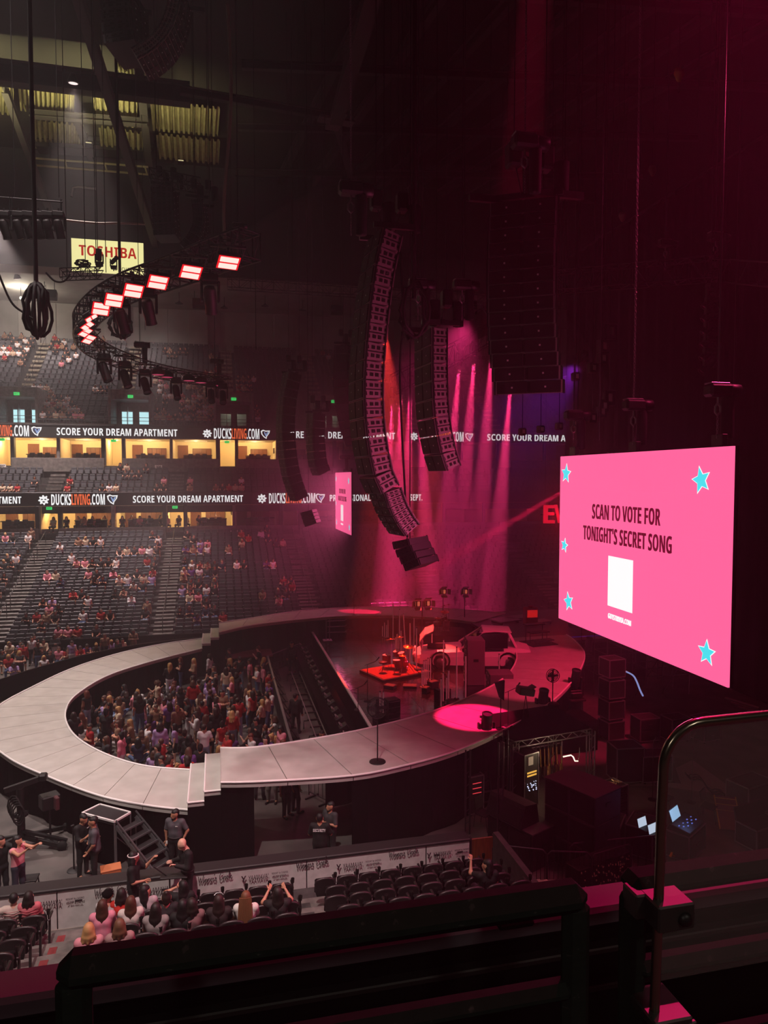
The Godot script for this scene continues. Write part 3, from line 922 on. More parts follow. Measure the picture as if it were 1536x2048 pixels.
# ------------------------------------------------------------------ ring catwalk and main stage
const LOWH := 1.55
const HIGHH := 2.35
func curve(pts: Array, h: float, n: int) -> Array:     # n+1 points evenly along a smooth line through (x, d) pairs
	var v := []
	for q in pts: v.push_back(V(q[0], h, q[1]))
	var s := spline(v, 12)
	var cum := [0.0]
	for i in range(1, s.size()): cum.push_back(cum[i - 1] + s[i].distance_to(s[i - 1]))
	var out := []
	var j := 0
	for i in n + 1:
		var t: float = cum[-1] * i / n
		while j < s.size() - 2 and cum[j + 1] < t: j += 1
		var seg: float = cum[j + 1] - cum[j]
		out.push_back(s[j].lerp(s[j + 1], clampf((t - cum[j]) / maxf(seg, 1e-6), 0.0, 1.0)))
	return out

var ring_out_low := [[-0.9, 20.08], [-1.95, 20.58], [-3.42, 21.57], [-5.13, 23.28], [-6.85, 25.3], [-8.35, 28.0], [-8.75, 31.0], [-7.95, 34.0], [-6.85, 36.74], [-5.1, 39.2], [-2.93, 40.9], [-0.9, 41.75]]
var ring_in_low := [[-0.9, 22.86], [-2.36, 23.53], [-3.67, 24.77], [-4.82, 26.43], [-5.56, 28.16], [-5.97, 30.02], [-5.95, 32.04], [-5.09, 34.8], [-3.38, 37.0], [-0.9, 39.25]]
var ring_out_near := [[0.0, 19.82], [1.06, 19.62], [3.57, 19.42], [5.1, 19.72], [6.84, 20.36], [8.8, 21.55], [11.34, 23.5], [13.4, 25.55], [15.75, 28.5], [17.2, 30.9], [18.0, 33.4], [18.2, 34.6]]
var ring_in_near := [[0.0, 22.4], [1.09, 22.2], [3.16, 22.55], [5.02, 23.1], [7.36, 24.15], [9.67, 25.75], [11.76, 27.75], [13.46, 30.4], [14.4, 33.0], [14.5, 34.6]]
var ring_out_far := [[0.0, 42.0], [2.18, 43.2], [5.05, 44.7], [8.3, 45.1], [11.53, 44.6], [14.48, 43.2], [17.4, 41.0]]
var ring_in_far := [[0.0, 39.4], [2.07, 41.0], [5.9, 42.2], [8.4, 42.25], [10.9, 41.6], [13.0, 40.4], [14.6, 38.8]]

func ring_part(o: Node3D, po: Array, pi_: Array, h: float, n: int, lip: float) -> void:
	var sub := 4
	var a := curve(po, h, n * sub)
	var b := curve(pi_, h, n * sub)
	var dn := Vector3(0, -0.14, 0)
	for k in n:
		var m := MB.new()
		for s in sub:
			var i := k * sub + s
			var f0 := 0.007 if s == 0 else 0.0
			var f1 := 0.007 if s == sub - 1 else 0.0
			var a0: Vector3 = a[i].lerp(a[i + 1], f0 * 4.0)
			var a1: Vector3 = a[i + 1].lerp(a[i], f1 * 4.0)
			var b0: Vector3 = b[i].lerp(b[i + 1], f0 * 4.0)
			var b1: Vector3 = b[i + 1].lerp(b[i], f1 * 4.0)
			m.quad(a0, b0, b1, a1) if (b0 - a0).cross(a1 - a0).y > 0 else m.quad(a1, b1, b0, a0)
			m.quad(a0 + dn, a1 + dn, b1 + dn, b0 + dn)
			m.quad(a0 + dn, a0, a1, a1 + dn)
			m.quad(b0, b0 + dn, b1 + dn, b1)
			if s == 0: m.quad(a0, a0 + dn, b0 + dn, b0)
			if s == sub - 1: m.quad(a1 + dn, a1, b1, b1 + dn)
		part("deck_panel", m, M.deck, o)
	for e in [a, b]:
		var tr := []
		for p in e: tr.push_back(p + Vector3(0, 0.01, 0))
		part("edge_trim", MB.new().tube(tr, 0.035, 5), M.white_trim, o)
	# black skirts hung below both edges
	for e in 2:
		var m := MB.new()
		var L: Array = a if e == 0 else b
		var O: Array = b if e == 0 else a
		for i in L.size() - 1:
			var in0: Vector3 = (O[i] - L[i]).normalized() * (0.10 + 0.05 * sin(i * 1.9))
			var in1: Vector3 = (O[i + 1] - L[i + 1]).normalized() * (0.10 + 0.05 * sin((i + 1) * 1.9))
			var p0: Vector3 = L[i] + in0 - Vector3(0, 0.1, 0)
			var p1: Vector3 = L[i + 1] + in1 - Vector3(0, 0.1, 0)
			var g0 := Vector3(p0.x, 0.02, p0.z)
			var g1 := Vector3(p1.x, 0.02, p1.z)
			if skirt_gap(L[i], e):
				if m.ix.size(): part("skirt", m, M.drape, o)
				m = MB.new()
				continue
			m.quad(p0, p1, g1, g0)
		part("skirt", m, M.drape, o)

func skirt_gap(p: Vector3, e: int) -> bool:     # the openings under the near catwalk that staff walk through
	return -p.z < 24.0 and ((p.x > 0.45 and p.x < 3.25))

func build_ring_stage() -> void:
	var o := thing("ring_catwalk", "large white ring-shaped catwalk stage with black skirts around the standing crowd", "stage", Vector3.ZERO)
	ring_part(o, ring_out_low, ring_in_low, LOWH, 20, 0.0)
	ring_part(o, ring_out_near, ring_in_near, HIGHH, 14, 0.0)
	ring_part(o, ring_out_far, ring_in_far, HIGHH, 10, 0.0)
	for near in [true, false]:
		for k in 2:
			var h := LOWH + (HIGHH - LOWH) * (k + 1) / 3.0
			var x0 := -0.9 + k * 0.45
			var d0 := (19.95 if near else 39.3 + 0.12 * k)
			var d1 := (22.7 if near else 41.85 + 0.1 * k)
			part("step", MB.new().box(V(x0 + 0.225, h * 0.5 + 0.01, (d0 + d1) * 0.5), Vector3(0.45, h, d1 - d0), Basis(), 0.015), M.deck, o)
			part("edge_trim", MB.new().tube([V(x0, h, d0), V(x0, h, d1)], 0.03, 5), M.white_trim, o)
			part("edge_trim", MB.new().tube([V(x0, h, d0), V(x0 + 0.45, h, d0)], 0.03, 5), M.white_trim, o)
			part("skirt", MB.new().box(V(x0 + 0.225, h * 0.5 - 0.08, d0 - 0.012), Vector3(0.45, h - 0.1, 0.02)), M.drape, o)
			part("skirt", MB.new().box(V(x0 + 0.225, h * 0.5 - 0.08, d1 + 0.012), Vector3(0.45, h - 0.1, 0.02)), M.drape, o)
		part("step_face", MB.new().box(V(0.01, HIGHH - 0.15, 21.2 if near else 40.7), Vector3(0.03, 0.3, 2.5)), M.deck, o)
	# main stage inside the right half of the ring: dark glossy floor sheets, white front edge, black face
	var st := thing("main_stage", "dark glossy main stage floor with a white front edge inside the ring", "stage", V(5.5, 0, 33))
	var wet := StandardMaterial3D.new()
	wet.albedo_color = Color(0.10, 0.085, 0.09)
	wet.roughness = 0.16
	wet.metallic_specular = 0.7
	var fn := FastNoiseLite.new(); fn.seed = 4; fn.frequency = 0.02; fn.fractal_octaves = 4
	var rt := NoiseTexture2D.new(); rt.width = 512; rt.height = 512; rt.seamless = true; rt.noise = fn
	var rg := Gradient.new(); rg.set_color(0, Color(0.35, 0.35, 0.35)); rg.set_color(1, Color(1, 1, 1)); rt.color_ramp = rg
	wet.roughness_texture = rt
	var nt := NoiseTexture2D.new(); nt.width = 512; nt.height = 512; nt.seamless = true; nt.noise = fn; nt.as_normal_map = true; nt.bump_strength = 1.4
	wet.normal_enabled = true; wet.normal_texture = nt; wet.normal_scale = 0.25
	wet.uv1_triplanar = true; wet.uv1_world_triplanar = true; wet.uv1_scale = Vector3(0.3, 0.3, 0.3)
	var SH := 1.5
	var xs := [5.5, 7.9, 10.3, 12.7, 14.6]
	for i in 4:
		var k := 0
		var d := 24.2
		while d < 41.4:
			var x0: float = xs[i]
			var lim0: float = [24.2, 25.2, 26.9, 29.3][i]
			var lim1: float = [42.0, 42.0, 41.6, 40.2][i]
			if d + 2.4 > lim0 - 1.2 and d < lim1:
				var da := maxf(d, lim0 - 1.0)
				var db := minf(d + 2.4, lim1)
				part("floor_sheet", MB.new().box(V((x0 + xs[i + 1]) * 0.5 , SH - 0.03, (da + db) * 0.5) - st.position, Vector3(xs[i + 1] - x0 - 0.012, 0.06, db - da - 0.012)), wet, st)
			d += 2.4
			k += 1
	part("front_edge", MB.new().box(V(5.47, SH, 33.4) - st.position, Vector3(0.12, 0.09, 18.0), Basis(), 0.01), M.white_trim, st)
	part("front_face", MB.new().box(V(5.42, SH * 0.5, 33.4) - st.position, Vector3(0.06, SH - 0.05, 18.0)), M.matte, st)
	part("base", MB.new().box(V(10.0, SH * 0.5 - 0.1, 33.4) - st.position, Vector3(9.0, SH - 0.3, 17.0)), M.matte, st)
	# dark upstage deck joining both arms of the ring
	var ud := thing("upstage_deck", "dark raised upstage deck between the two arms of the ring", "stage", V(19, 0, 38))
	part("top", MB.new().box(Vector3(-0.6, 2.22, 0.3), Vector3(8.0, 0.16, 8.4), Basis(), 0.02), mat(Color(0.11, 0.10, 0.11), 0.35), ud)
	part("face", MB.new().box(Vector3(-0.6, 1.07, 0.3), Vector3(7.9, 2.14, 8.3)), M.matte, ud)
	# edge lamps set in the dark gutter below the stage front
	for k in 17:
		var d := 25.0 + k * 0.98
		var b := thing("edge_lamp", "small black floor lamp along the stage front, %s from the near end" % nth(k + 1), "stage lamp", V(4.72, 0.86, d), 0.0, "row of lamps along the stage front")
		part("housing", MB.new().box(Vector3(0, 0.16, 0), Vector3(0.34, 0.3, 0.36), Basis(Vector3(0, 0, 1), 0.5), 0.03), M.cabinet, b)
		part("lens", MB.new().box(Vector3(-0.12, 0.30, 0), Vector3(0.05, 0.2, 0.28), Basis(Vector3(0, 0, 1), 0.9), 0.01), mat(Color(0.55, 0.50, 0.52), 0.3), b)
		part("bracket", MB.new().box(Vector3(0.02, 0.01, 0), Vector3(0.3, 0.04, 0.3), Basis(), 0.008), M.dark_steel, b)
	var gt := thing("stage_gutter", "black shelf running below the stage front and carrying the edge lamps", "shelf", V(4.75, 0, 33))
	part("shelf", MB.new().box(Vector3(0, 0.82, 0.2), Vector3(1.1, 0.08, 17.6), Basis(), 0.015), M.matte, gt)
	part("front", MB.new().box(Vector3(-0.52, 0.4, 0.2), Vector3(0.05, 0.8, 17.6)), M.drape, gt)

# ------------------------------------------------------------------ video screens
func star_poly(r: float, rot: float, inner := 0.46) -> Array:
	var p := []
	for k in 10:
		var a := rot + TAU * k / 10.0 + PI / 2
		p.push_back(Vector2(cos(a), sin(a)) * (r if k % 2 == 0 else r * inner))
	return p

const SCREEN_BASIS := Basis(Vector3(0, 0, 1), Vector3(0, 1, 0), Vector3(-1, 0, 0))
func build_screens() -> void:
	video_screen(V(8.7, 9.23, 13.77), "huge pink video screen at right inviting people to vote, with cyan stars", 1.0)
	video_screen(V(8.7, 9.05, 49.9), "distant pink video screen seen edge-on beside the tall speaker array", 1.0)

func video_screen(c: Vector3, label: String, k: float) -> void:
	var w := 6.35
	var h := 4.23
	var o := thing("video_screen", label, "screen", c)
	var B := SCREEN_BASIS
	part("frame", MB.new().box(B * Vector3(0, 0, -0.06), Vector3(0.07, h + 0.06, w + 0.06), Basis(), 0.02), M.matte, o)
	# pink LED tiles in a grid
	for i in 8:
		for j in 5:
			part("led_screen_tile", MB.new().box(B * Vector3((i - 3.5) * w / 8.0, (j - 2.0) * h / 5.0, 0.0), Vector3(0.04, h / 5.0 - 0.001, w / 8.0 - 0.001)), glow(srgb(255, 98, 152), 1.1), o)
	var dk := glow(srgb(110, 4, 40), 0.9)
	var cy := glow(srgb(72, 226, 240), 1.0)
	var wh := glow(Color(1, 1, 1), 1.0)
	for q in [[0.052 * w, 0.895 * h, 0.23, -0.1], [0.872 * w, 0.86 * h, 0.24, 0.25], [0.045 * w, 0.46 * h, 0.165, -0.2], [0.085 * w, 0.125 * h, 0.225, 0.25], [0.912 * w, 0.115 * h, 0.22, 0.0]]:
		var p := B * Vector3(q[0] - w * 0.5, q[1] - h * 0.5, 0.022)
		flat(star_poly(q[2] + 0.035, q[3]), wh, o, p, B, 0.006, "star_outline")
		flat(star_poly(q[2], q[3]), cy, o, p, B, 0.012, "star")
	lettering("SCAN TO VOTE FOR", 0.34, w * 0.42, dk, o, B * Vector3(-0.03 * w, 0.18 * h, 0.028), B, "Droid Sans", 700, 0.012)
	lettering("TONIGHT'S SECRET SONG", 0.34, w * 0.545, dk, o, B * Vector3(-0.03 * w, 0.055 * h, 0.028), B, "Droid Sans", 700, 0.012)
	part("white_card", MB.new().box(B * Vector3(-0.045 * w, -0.185 * h, 0.024), Vector3(0.008, 0.27 * h, 0.155 * w)), wh, o)
	lettering("GUTSTRIVIA.COM", 0.115, w * 0.145, wh, o, B * Vector3(-0.045 * w, -0.375 * h, 0.028), B, "Droid Sans", 700, 0.012)
	for s in [-0.42, 0.0, 0.42]:
		part("rigging_lug", MB.new().box(B * Vector3(s * w, h * 0.5 + 0.12, -0.1), Vector3(0.12, 0.22, 0.3), Basis(), 0.01), M.dark_steel, o)
	area(c + Vector3(-0.08, 0, 0), c + Vector3(-4.0, 0, 0), Vector2(w, h), Color(1.0, 0.36, 0.58), 62.0, "screen_area")

# ------------------------------------------------------------------ flown rig
func build_rigging() -> void:
	build_arrays()
	build_ring_truss()
	build_trusses()
	build_beams()
	build_cables()

# speaker cabinets: local x runs away from the listener's right along the width, -z... the face looks along -x of the box frame
var box_kit := {}
func speaker_kit(w: float, h: float, dep: float) -> Array:
	var key := "%.2f_%.2f_%.2f" % [w, h, dep]
	if box_kit.has(key): return box_kit[key]
	# frame: z = width (towards the viewer at +w/2), y = height, -x = face
	var pr := PackedVector2Array([Vector2(-dep * 0.5, -h * 0.49), Vector2(dep * 0.5, -h * 0.40), Vector2(dep * 0.5, h * 0.40), Vector2(-dep * 0.5, h * 0.49)])
	var cab := MB.new()
	cab.prism(pr, -w * 0.5, w * 0.5, Transform3D(Basis(Vector3(1, 0, 0), Vector3(0, 0, 1), Vector3(0, 1, 0)), Vector3.ZERO))
	var gr := MB.new()
	for s in [-1.0, 1.0]:
		gr.box(Vector3(-dep * 0.5 - 0.015, 0, s * w * 0.25), Vector3(0.03, h * 0.9, w * 0.46), Basis(), 0.008)
	gr.box(Vector3(-dep * 0.5 - 0.004, 0, 0), Vector3(0.02, h * 0.86, w * 0.05))
	var vents := MB.new()
	for s in [-1.0, 1.0]:
		vents.bar(Vector3(-dep * 0.42, 0, s * (w * 0.5 + 0.002)), Vector3(dep * 0.42, 0, s * (w * 0.5 + 0.002)), 0.008, h * 0.06)
		for r in [-0.22, 0.22]:
			vents.box(Vector3(-dep * 0.12, r * h, s * (w * 0.5 + 0.006)), Vector3(dep * 0.15, h * 0.18, 0.014))
			vents.box(Vector3(dep * 0.13, r * h, s * (w * 0.5 + 0.006)), Vector3(dep * 0.15, h * 0.18, 0.014))
			vents.box(Vector3(-dep * 0.36, r * h, s * (w * 0.5 + 0.01)), Vector3(dep * 0.05, h * 0.2, 0.016), Basis(Vector3(0, 0, 1), 0.15))
			vents.box(Vector3(dep * 0.36, r * h, s * (w * 0.5 + 0.01)), Vector3(dep * 0.05, h * 0.16, 0.016))
	var rig := MB.new()
	for s in [-1.0, 1.0]:
		rig.bar(Vector3(-dep * 0.42, -h * 0.5, s * (w * 0.5 + 0.02)), Vector3(-dep * 0.42, h * 0.5, s * (w * 0.5 + 0.02)), 0.035, 0.035)
		rig.bar(Vector3(dep * 0.42, -h * 0.5, s * (w * 0.5 + 0.02)), Vector3(dep * 0.42, h * 0.5, s * (w * 0.5 + 0.02)), 0.03, 0.03)
	var bd := MB.new()
	for s in [-1.0, 1.0]: bd.box(Vector3(-dep * 0.5 - 0.034, 0.0, s * w * 0.25), Vector3(0.01, 0.035, 0.035))
	box_kit[key] = [cab.mesh(), gr.mesh(), vents.mesh(), rig.mesh(), bd.mesh()]
	return box_kit[key]

# path: pixels down the near side panel, read in the plane at distance d; yaw turns the face towards the viewer
func line_array(label: String, path: Array, d: float, n: int, w: float, dep: float, yaw: float, side := -1.0, side_mat: Material = null, hung := 2) -> Node3D:
	var pts := []
	for q in path: pts.push_back(at_d(q[0], q[1], d))
	var s := spline(pts, 16)
	var cum := [0.0]
	for i in range(1, s.size()): cum.push_back(cum[i - 1] + s[i].distance_to(s[i - 1]))
	var L: float = cum[-1]
	var h := L / n
	var o := thing("speaker_array", label, "speaker array", s[0])
	var kit := speaker_kit(w, h, dep)
	var j := 0
	var away := Vector3(0, 0, -1).rotated(Vector3.UP, -yaw)      # along the cabinet's width, away from the viewer
	for k in n:
		var t := (k + 0.5) * h
		while j < s.size() - 2 and cum[j + 1] < t: j += 1
		var p: Vector3 = s[j].lerp(s[j + 1], (t - cum[j]) / maxf(cum[j + 1] - cum[j], 1e-6))
		var a: Vector3 = s[maxi(j - 3, 0)]
		var c: Vector3 = s[mini(j + 4, s.size() - 1)]
		var up := (a - c).normalized()
		var zz := -away
		var xx := up.cross(zz).normalized() 
		if xx.x * side > 0.0: xx = -xx; 
		var yy := zz.cross(xx).normalized()
		var b := Basis(xx, yy, zz) if xx.cross(yy).dot(zz) > 0 else Basis(xx, -yy, zz)
		var bx := part("speaker_box", kit[0], side_mat if side_mat else M.cabinet, o)
		bx.transform = Transform3D(b, p - o.position + away * w * 0.5)
		part("grille", kit[1], M.grille, bx)
		part("side_vents", kit[2], M.rubber, bx)
		part("rigging_link", kit[3], M.dark_steel, bx)
		part("badge", kit[4], mat(Color(0.8, 0.8, 0.8), 0.4), bx)
	if hung == 0: return o
	# bumper frame, and the chains it hangs from
	var top: Vector3 = s[0] - o.position
	if hung == 1:
		part("cable", MB.new().tube([top + away * w * 0.5, top + away * w * 0.5 + Vector3(0.0, 41.0 - s[0].y, 0)], 0.016, 5), M.rubber, o)
		return o
	var fr := MB.new()
	fr.bar(top + Vector3(-0.5, 0.16, -0.1), top + Vector3(0.6, 0.16, -0.1), 0.1, 0.14)
	fr.bar(top + Vector3(-0.5, 0.16, 0) + away * w, top + Vector3(0.6, 0.16, 0) + away * w, 0.1, 0.14)
	fr.bar(top + Vector3(0.1, 0.18, 0), top + Vector3(0.1, 0.18, 0) + away * w, 0.1, 0.12)
	part("bumper_frame", fr, M.dark_steel, o)
	var mid := top + away * w * 0.5 + Vector3(0.1, 0.2, 0)
	for sx in [-0.35, 0.35]:
		part("hoist", MB.new().box(mid + Vector3(sx, 0.75, 0), Vector3(0.3, 0.5, 0.34), Basis(), 0.05), M.black, o)
		part("chain_bag", MB.new().lathe([Vector2(0.0, -0.35), Vector2(0.16, -0.33), Vector2(0.17, 0.35), Vector2(0.0, 0.33)], 8, Transform3D(Basis(), mid + Vector3(sx + 0.32, 0.3, 0.1))), M.rubber, o)
		part("chain", MB.new().tube([mid + Vector3(sx * 0.5, 0.0, 0), mid + Vector3(sx, 0.7, 0), mid + Vector3(sx, 40.0 - s[0].y, 0)], 0.014, 5), M.steel, o)
	return o

func build_arrays() -> void:
	var pinkish := mat(Color(0.52, 0.47, 0.49), 0.55)
	line_array("tall curved main speaker array hanging at centre, ventilated side panels towards us", [[787, 462], [770, 540], [757, 640], [748, 760], [752, 860], [768, 945], [784, 978]], 18.0, 14, 1.15, 0.58, -0.14, -1.0, pinkish)
	line_array("run of six small cabinets curling off the bottom of the tall main speaker array", [[786, 980], [797, 1012], [812, 1040], [826, 1060]], 18.0, 6, 1.1, 0.54, -0.14, -1.0, pinkish, 0)
	line_array("medium speaker array right of the tall one, its tail curved", [[880, 655], [880, 740], [884, 830], [897, 900], [909, 936]], 19.0, 8, 1.25, 0.5, -0.1, -1.0, pinkish)
	line_array("wide flat speaker array facing us above the upper left of the big pink screen", [[1117, 400], [1112, 520], [1112, 640], [1118, 720], [1128, 786]], 13.6, 14, 1.36, 0.45, -1.05, -1.0, pinkish)
	line_array("far main speaker array left of the distant pink screen, with curved tail", [[592, 745], [581, 800], [578, 870], [588, 945], [606, 998]], 46.0, 15, 1.25, 0.85, -0.25, -1.0, M.cabinet)
	line_array("short far speaker array just left of the distant pink screen", [[640, 826], [638, 870], [642, 920], [651, 946]], 46.5, 8, 1.25, 0.85, -0.25, -1.0, M.cabinet)
	line_array("dim far speaker array above the distant pink screen", [[683, 690], [680, 770], [690, 840], [706, 888]], 49.0, 12, 1.3, 1.0, 0.5, -1.0)
	line_array("front fill speaker cluster of four boxes hanging alone under the main array", [[800, 1080], [806, 1096], [818, 1118], [828, 1136]], 17.8, 4, 1.1, 0.5, 0.75, -1.0, null, 1)
	line_array("small far front fill cluster glowing red under the far main array", [[612, 1022], [616, 1034], [622, 1050]], 46.0, 4, 1.2, 0.8, 0.4, -1.0, null, 1)
	line_array("curved speaker array with pale side panels at the upper left of the frame", [[352, -26], [343, 22], [325, 62], [298, 90], [268, 107]], 24.0, 16, 1.25, 0.42, 0.2, 1.0, mat(Color(0.62, 0.60, 0.57), 0.6))
	line_array("dark box-shaped speaker hang beside the curved pale array, upper left", [[228, -30], [232, 40], [238, 84]], 25.0, 5, 1.5, 1.0, 0.3, 1.0)
	line_array("dark straight speaker hang above the start of the ring truss", [[322, 372], [324, 420], [328, 470]], 38.0, 8, 1.3, 1.05, 0.2, 1.0)
	line_array("dark curved speaker hang right above the red lamps of the ring truss", [[392, 398], [396, 440], [386, 470], [366, 494]], 37.0, 12, 1.3, 0.5, 0.2, 1.0)

# moving head lamp: hangs from a clamp at the origin
var head_kit := []
func moving_head(label: String, at: Vector3, aim: Vector3, k := 1.0, group := "", lens: Material = null, standing := false) -> Node3D:
	if head_kit.is_empty():
		var base := MB.new().box(Vector3(0, -0.12, 0), Vector3(0.42, 0.2, 0.34), Basis(), 0.03)
		var yoke := MB.new()
		for s in [-1.0, 1.0]: yoke.box(Vector3(s * 0.22, -0.46, 0), Vector3(0.07, 0.56, 0.16), Basis(), 0.02)
		yoke.box(Vector3(0, -0.25, 0), Vector3(0.46, 0.07, 0.18), Basis(), 0.02)
		var head := MB.new().lathe([Vector2(0.0, -0.30), Vector2(0.12, -0.29), Vector2(0.155, -0.22), Vector2(0.16, 0.05), Vector2(0.15, 0.30), Vector2(0.165, 0.42), Vector2(0.13, 0.42)], 12)
		var ln := MB.new().lathe([Vector2(0.0, 0.415), Vector2(0.07, 0.41), Vector2(0.13, 0.39)], 12)
		var cl := MB.new().tube([Vector3(0, -0.05, 0), Vector3(0, 0.12, 0)], 0.04, 6)
		head_kit = [base.mesh(), yoke.mesh(), head.mesh(), ln.mesh(), cl.mesh()]
	var o := thing("moving_head_lamp", label, "stage lamp", at, 0.0, group)
	o.scale = Vector3.ONE * k
	if standing: o.rotation = Vector3(0, 0, PI)
	part("clamp", head_kit[4], M.steel, o)
	part("base", head_kit[0], M.black, o)
	part("yoke", head_kit[1], M.black, o)
	var hd := part("lamp_head", head_kit[2], M.cabinet, o, Vector3(0, -0.62, 0))
	var dirv := (aim - (at + Vector3(0, -0.62 * k, 0))).normalized()
	if standing: dirv = Vector3(-dirv.x, -dirv.y, dirv.z)
	var x := dirv.cross(Vector3(0, 0, 1)).normalized()
	hd.transform.basis = Basis(x, dirv, x.cross(dirv))
	part("lens", head_kit[3], lens if lens else mat(Color(0.25, 0.25, 0.28), 0.1), hd)
	return o

# box truss along a list of points: four chords and zigzag braces, one part per bay run
func truss(label: String, pts: Array, w: float, h: float, called := "lighting_truss", mt: Material = null, bay := 0.0) -> Node3D:
	var o := thing(called, label, "truss", pts[0])
	var m: Material = mt if mt else M.dark_steel
	var up := Vector3.UP
	var c := [[], [], [], []]
	for i in pts.size():
		var a: Vector3 = pts[maxi(i - 1, 0)]
		var b: Vector3 = pts[mini(i + 1, pts.size() - 1)]
		var sd := (b - a).normalized().cross(up).normalized() * w * 0.5
		var p: Vector3 = pts[i] - pts[0]
		c[0].push_back(p + sd + up * h * 0.5); c[1].push_back(p - sd + up * h * 0.5)
		c[2].push_back(p + sd - up * h * 0.5); c[3].push_back(p - sd - up * h * 0.5)
	for k in 4: part("chord", MB.new().tube(c[k], 0.03, 6), m, o)
	for i in pts.size() - 1:
		var b := MB.new()
		for pr in [[0, 2], [1, 3], [0, 1], [2, 3]]:
			b.tube([c[pr[0]][i], c[pr[1]][i]], 0.017, 4)
			b.tube([c[pr[0] if i % 2 == 0 else pr[1]][i], c[pr[1] if i % 2 == 0 else pr[0]][i + 1]], 0.015, 4)
		part("lattice", b, m, o)
	if called == "lighting_truss" and pts[0].distance_to(pts[1]) > 0.1 and absf(pts[0].y - pts[-1].y) < 3.0:
		for e in [0, pts.size() - 1]:
			var t: Vector3 = pts[e] - pts[0] + (pts[-1] - pts[0]).normalized() * (0.3 if e == 0 else -0.3)
			part("hanger", MB.new().tube([t - up * h * 0.5, t + up * (41.1 - pts[e].y)], 0.02, 4), m, o)
			part("cross_tube", MB.new().tube([t + (pts[-1] - pts[0]).normalized().cross(up) * w * 0.5 + up * h * 0.5, t - (pts[-1] - pts[0]).normalized().cross(up) * w * 0.5 + up * h * 0.5], 0.03, 5), m, o)
	return o

func build_ring_truss() -> void:
	var px := [[500, 488], [440, 508], [384, 530], [318, 553], [268, 570], [226, 590], [196, 610], [174, 632], [165, 652], [172, 678], [194, 698], [232, 716], [290, 736], [360, 751], [420, 760], [456, 766]]
	var v := []
	for q in px: v.push_back(at_h(q[0], q[1], 16.4))
	var path := spline(v, 3)
	truss("curved ring truss hung over the catwalk at left, carrying bright red lamps", path, 0.65, 0.62, "ring_truss")
	# red twin-bar lamps under the near part of the truss
	var hot := glow(Color(1.0, 0.80, 0.76), 1.4)
	var spots := [[457, 526], [382, 545], [316, 565], [267, 582], [228, 601], [202, 618], [183, 636], [175, 652], [171, 665], [178, 679]]
	var nth := ["first", "second", "third", "fourth", "fifth", "sixth", "seventh", "eighth", "ninth", "tenth"]
	for i in spots.size():
		var q = spots[i]
		var at := at_h(q[0], q[1], 15.72)
		var o := thing("red_lamp", "glowing red twin-bar lamp under the ring truss, %s counted from its near end" % nth[i], "stage lamp", at)
		var aim := V(1.5, 6.5, 12.0) if i < 6 else V(3.0, 6.0, 24.0)
		var b := frame_to(at, aim)
		o.basis = b
		part("housing", MB.new().box(Vector3(0, 0, -0.09), Vector3(0.52, 0.42, 0.16), Basis(), 0.03), M.black, o)
		part("reflector", MB.new().box(Vector3(0, 0, -0.005), Vector3(0.5, 0.4, 0.02), Basis(), 0.008), glow(Color(1.0, 0.10, 0.14), 0.9), o)
		for s in [-0.098, 0.098]: part("lamp_bar", MB.new().box(Vector3(0, s, 0.0), Vector3(0.42, 0.155, 0.03), Basis(), 0.01), hot, o)
		part("yoke", MB.new().tube([Vector3(-0.3, 0, -0.08), Vector3(-0.3, 0.42, -0.08), Vector3(0.3, 0.42, -0.08), Vector3(0.3, 0, -0.08)], 0.02, 5), M.dark_steel, o)
		part("clamp", MB.new().tube([Vector3(0, 0, -0.1), b.inverse() * Vector3(0, 0.5, 0)], 0.03, 6), M.dark_steel, o)
		var mp := _plate(0.0)
		mp.transform = Transform3D(b.inverse(), b.inverse() * Vector3(0, 0.37, 0))
		o.add_child(mp)
		spot(at + b.z * 0.06, at + b.z * 5.0, Color(1.0, 0.16, 0.20), 3.5, 50.0, 0.9, 0.2, "red_lamp_spot")
	# wash lamps hung between them
	for q in [[420, 548, 15.9], [296, 575, 15.9], [243, 596, 15.9], [290, 738, 15.9], [352, 754, 15.9], [422, 763, 15.9], [208, 706, 15.9], [250, 722, 15.9], [445, 766, 15.9]]:
		var a := at_h(q[0], q[1], q[2])
		moving_head("black moving lamp under the %s part of the ring truss, %s" % ["near" if q[1] < 640 else "far", {420: "beside its open end", 296: "mid-way", 243: "towards the bend", 290: "third from the bend", 352: "fourth from the bend", 422: "before the last", 208: "nearest the bend", 250: "second from the bend", 445: "last at the tip"}[q[0]]], a, V(1.0, 0.0, 28.0), 0.95 if q[1] < 640 else 1.15, "").add_child(_plate(0.18))
	var wl := 0
	for q in [[316, 745], [334, 750], [378, 757], [402, 761], [438, 767]]:
		wl += 1
		var a := at_h(q[0], q[1] + 4, 15.78)
		var o := thing("wash_lamp", "small round pink-lensed wash lamp under the far ring truss, %s towards its tip" % nth(wl), "stage lamp", a)
		part("housing", MB.new().lathe([Vector2(0.1, 0.3), Vector2(0.3, 0.22), Vector2(0.32, 0.0), Vector2(0.28, -0.02)], 12).tube([Vector3(0, 0.15, 0), Vector3(0, 0.45, 0)], 0.05, 6), M.black, o)
		o.add_child(_plate(0.31))
		part("lens", MB.new().lathe([Vector2(0.0, -0.02), Vector2(0.28, -0.01)], 12), glow(srgb(255, 70, 130), 0.35), o)
	# hanging points of the ring truss
	for q in [[280, 730, "far side"], [430, 758, "far open end"], [476, 490, "near open end"]]:
		var a := at_h(q[0], q[1], 16.72)
		hoist("black chain hoist holding the ring truss at its %s" % q[2], a, 1.1 if q[1] > 500 else 0.5)

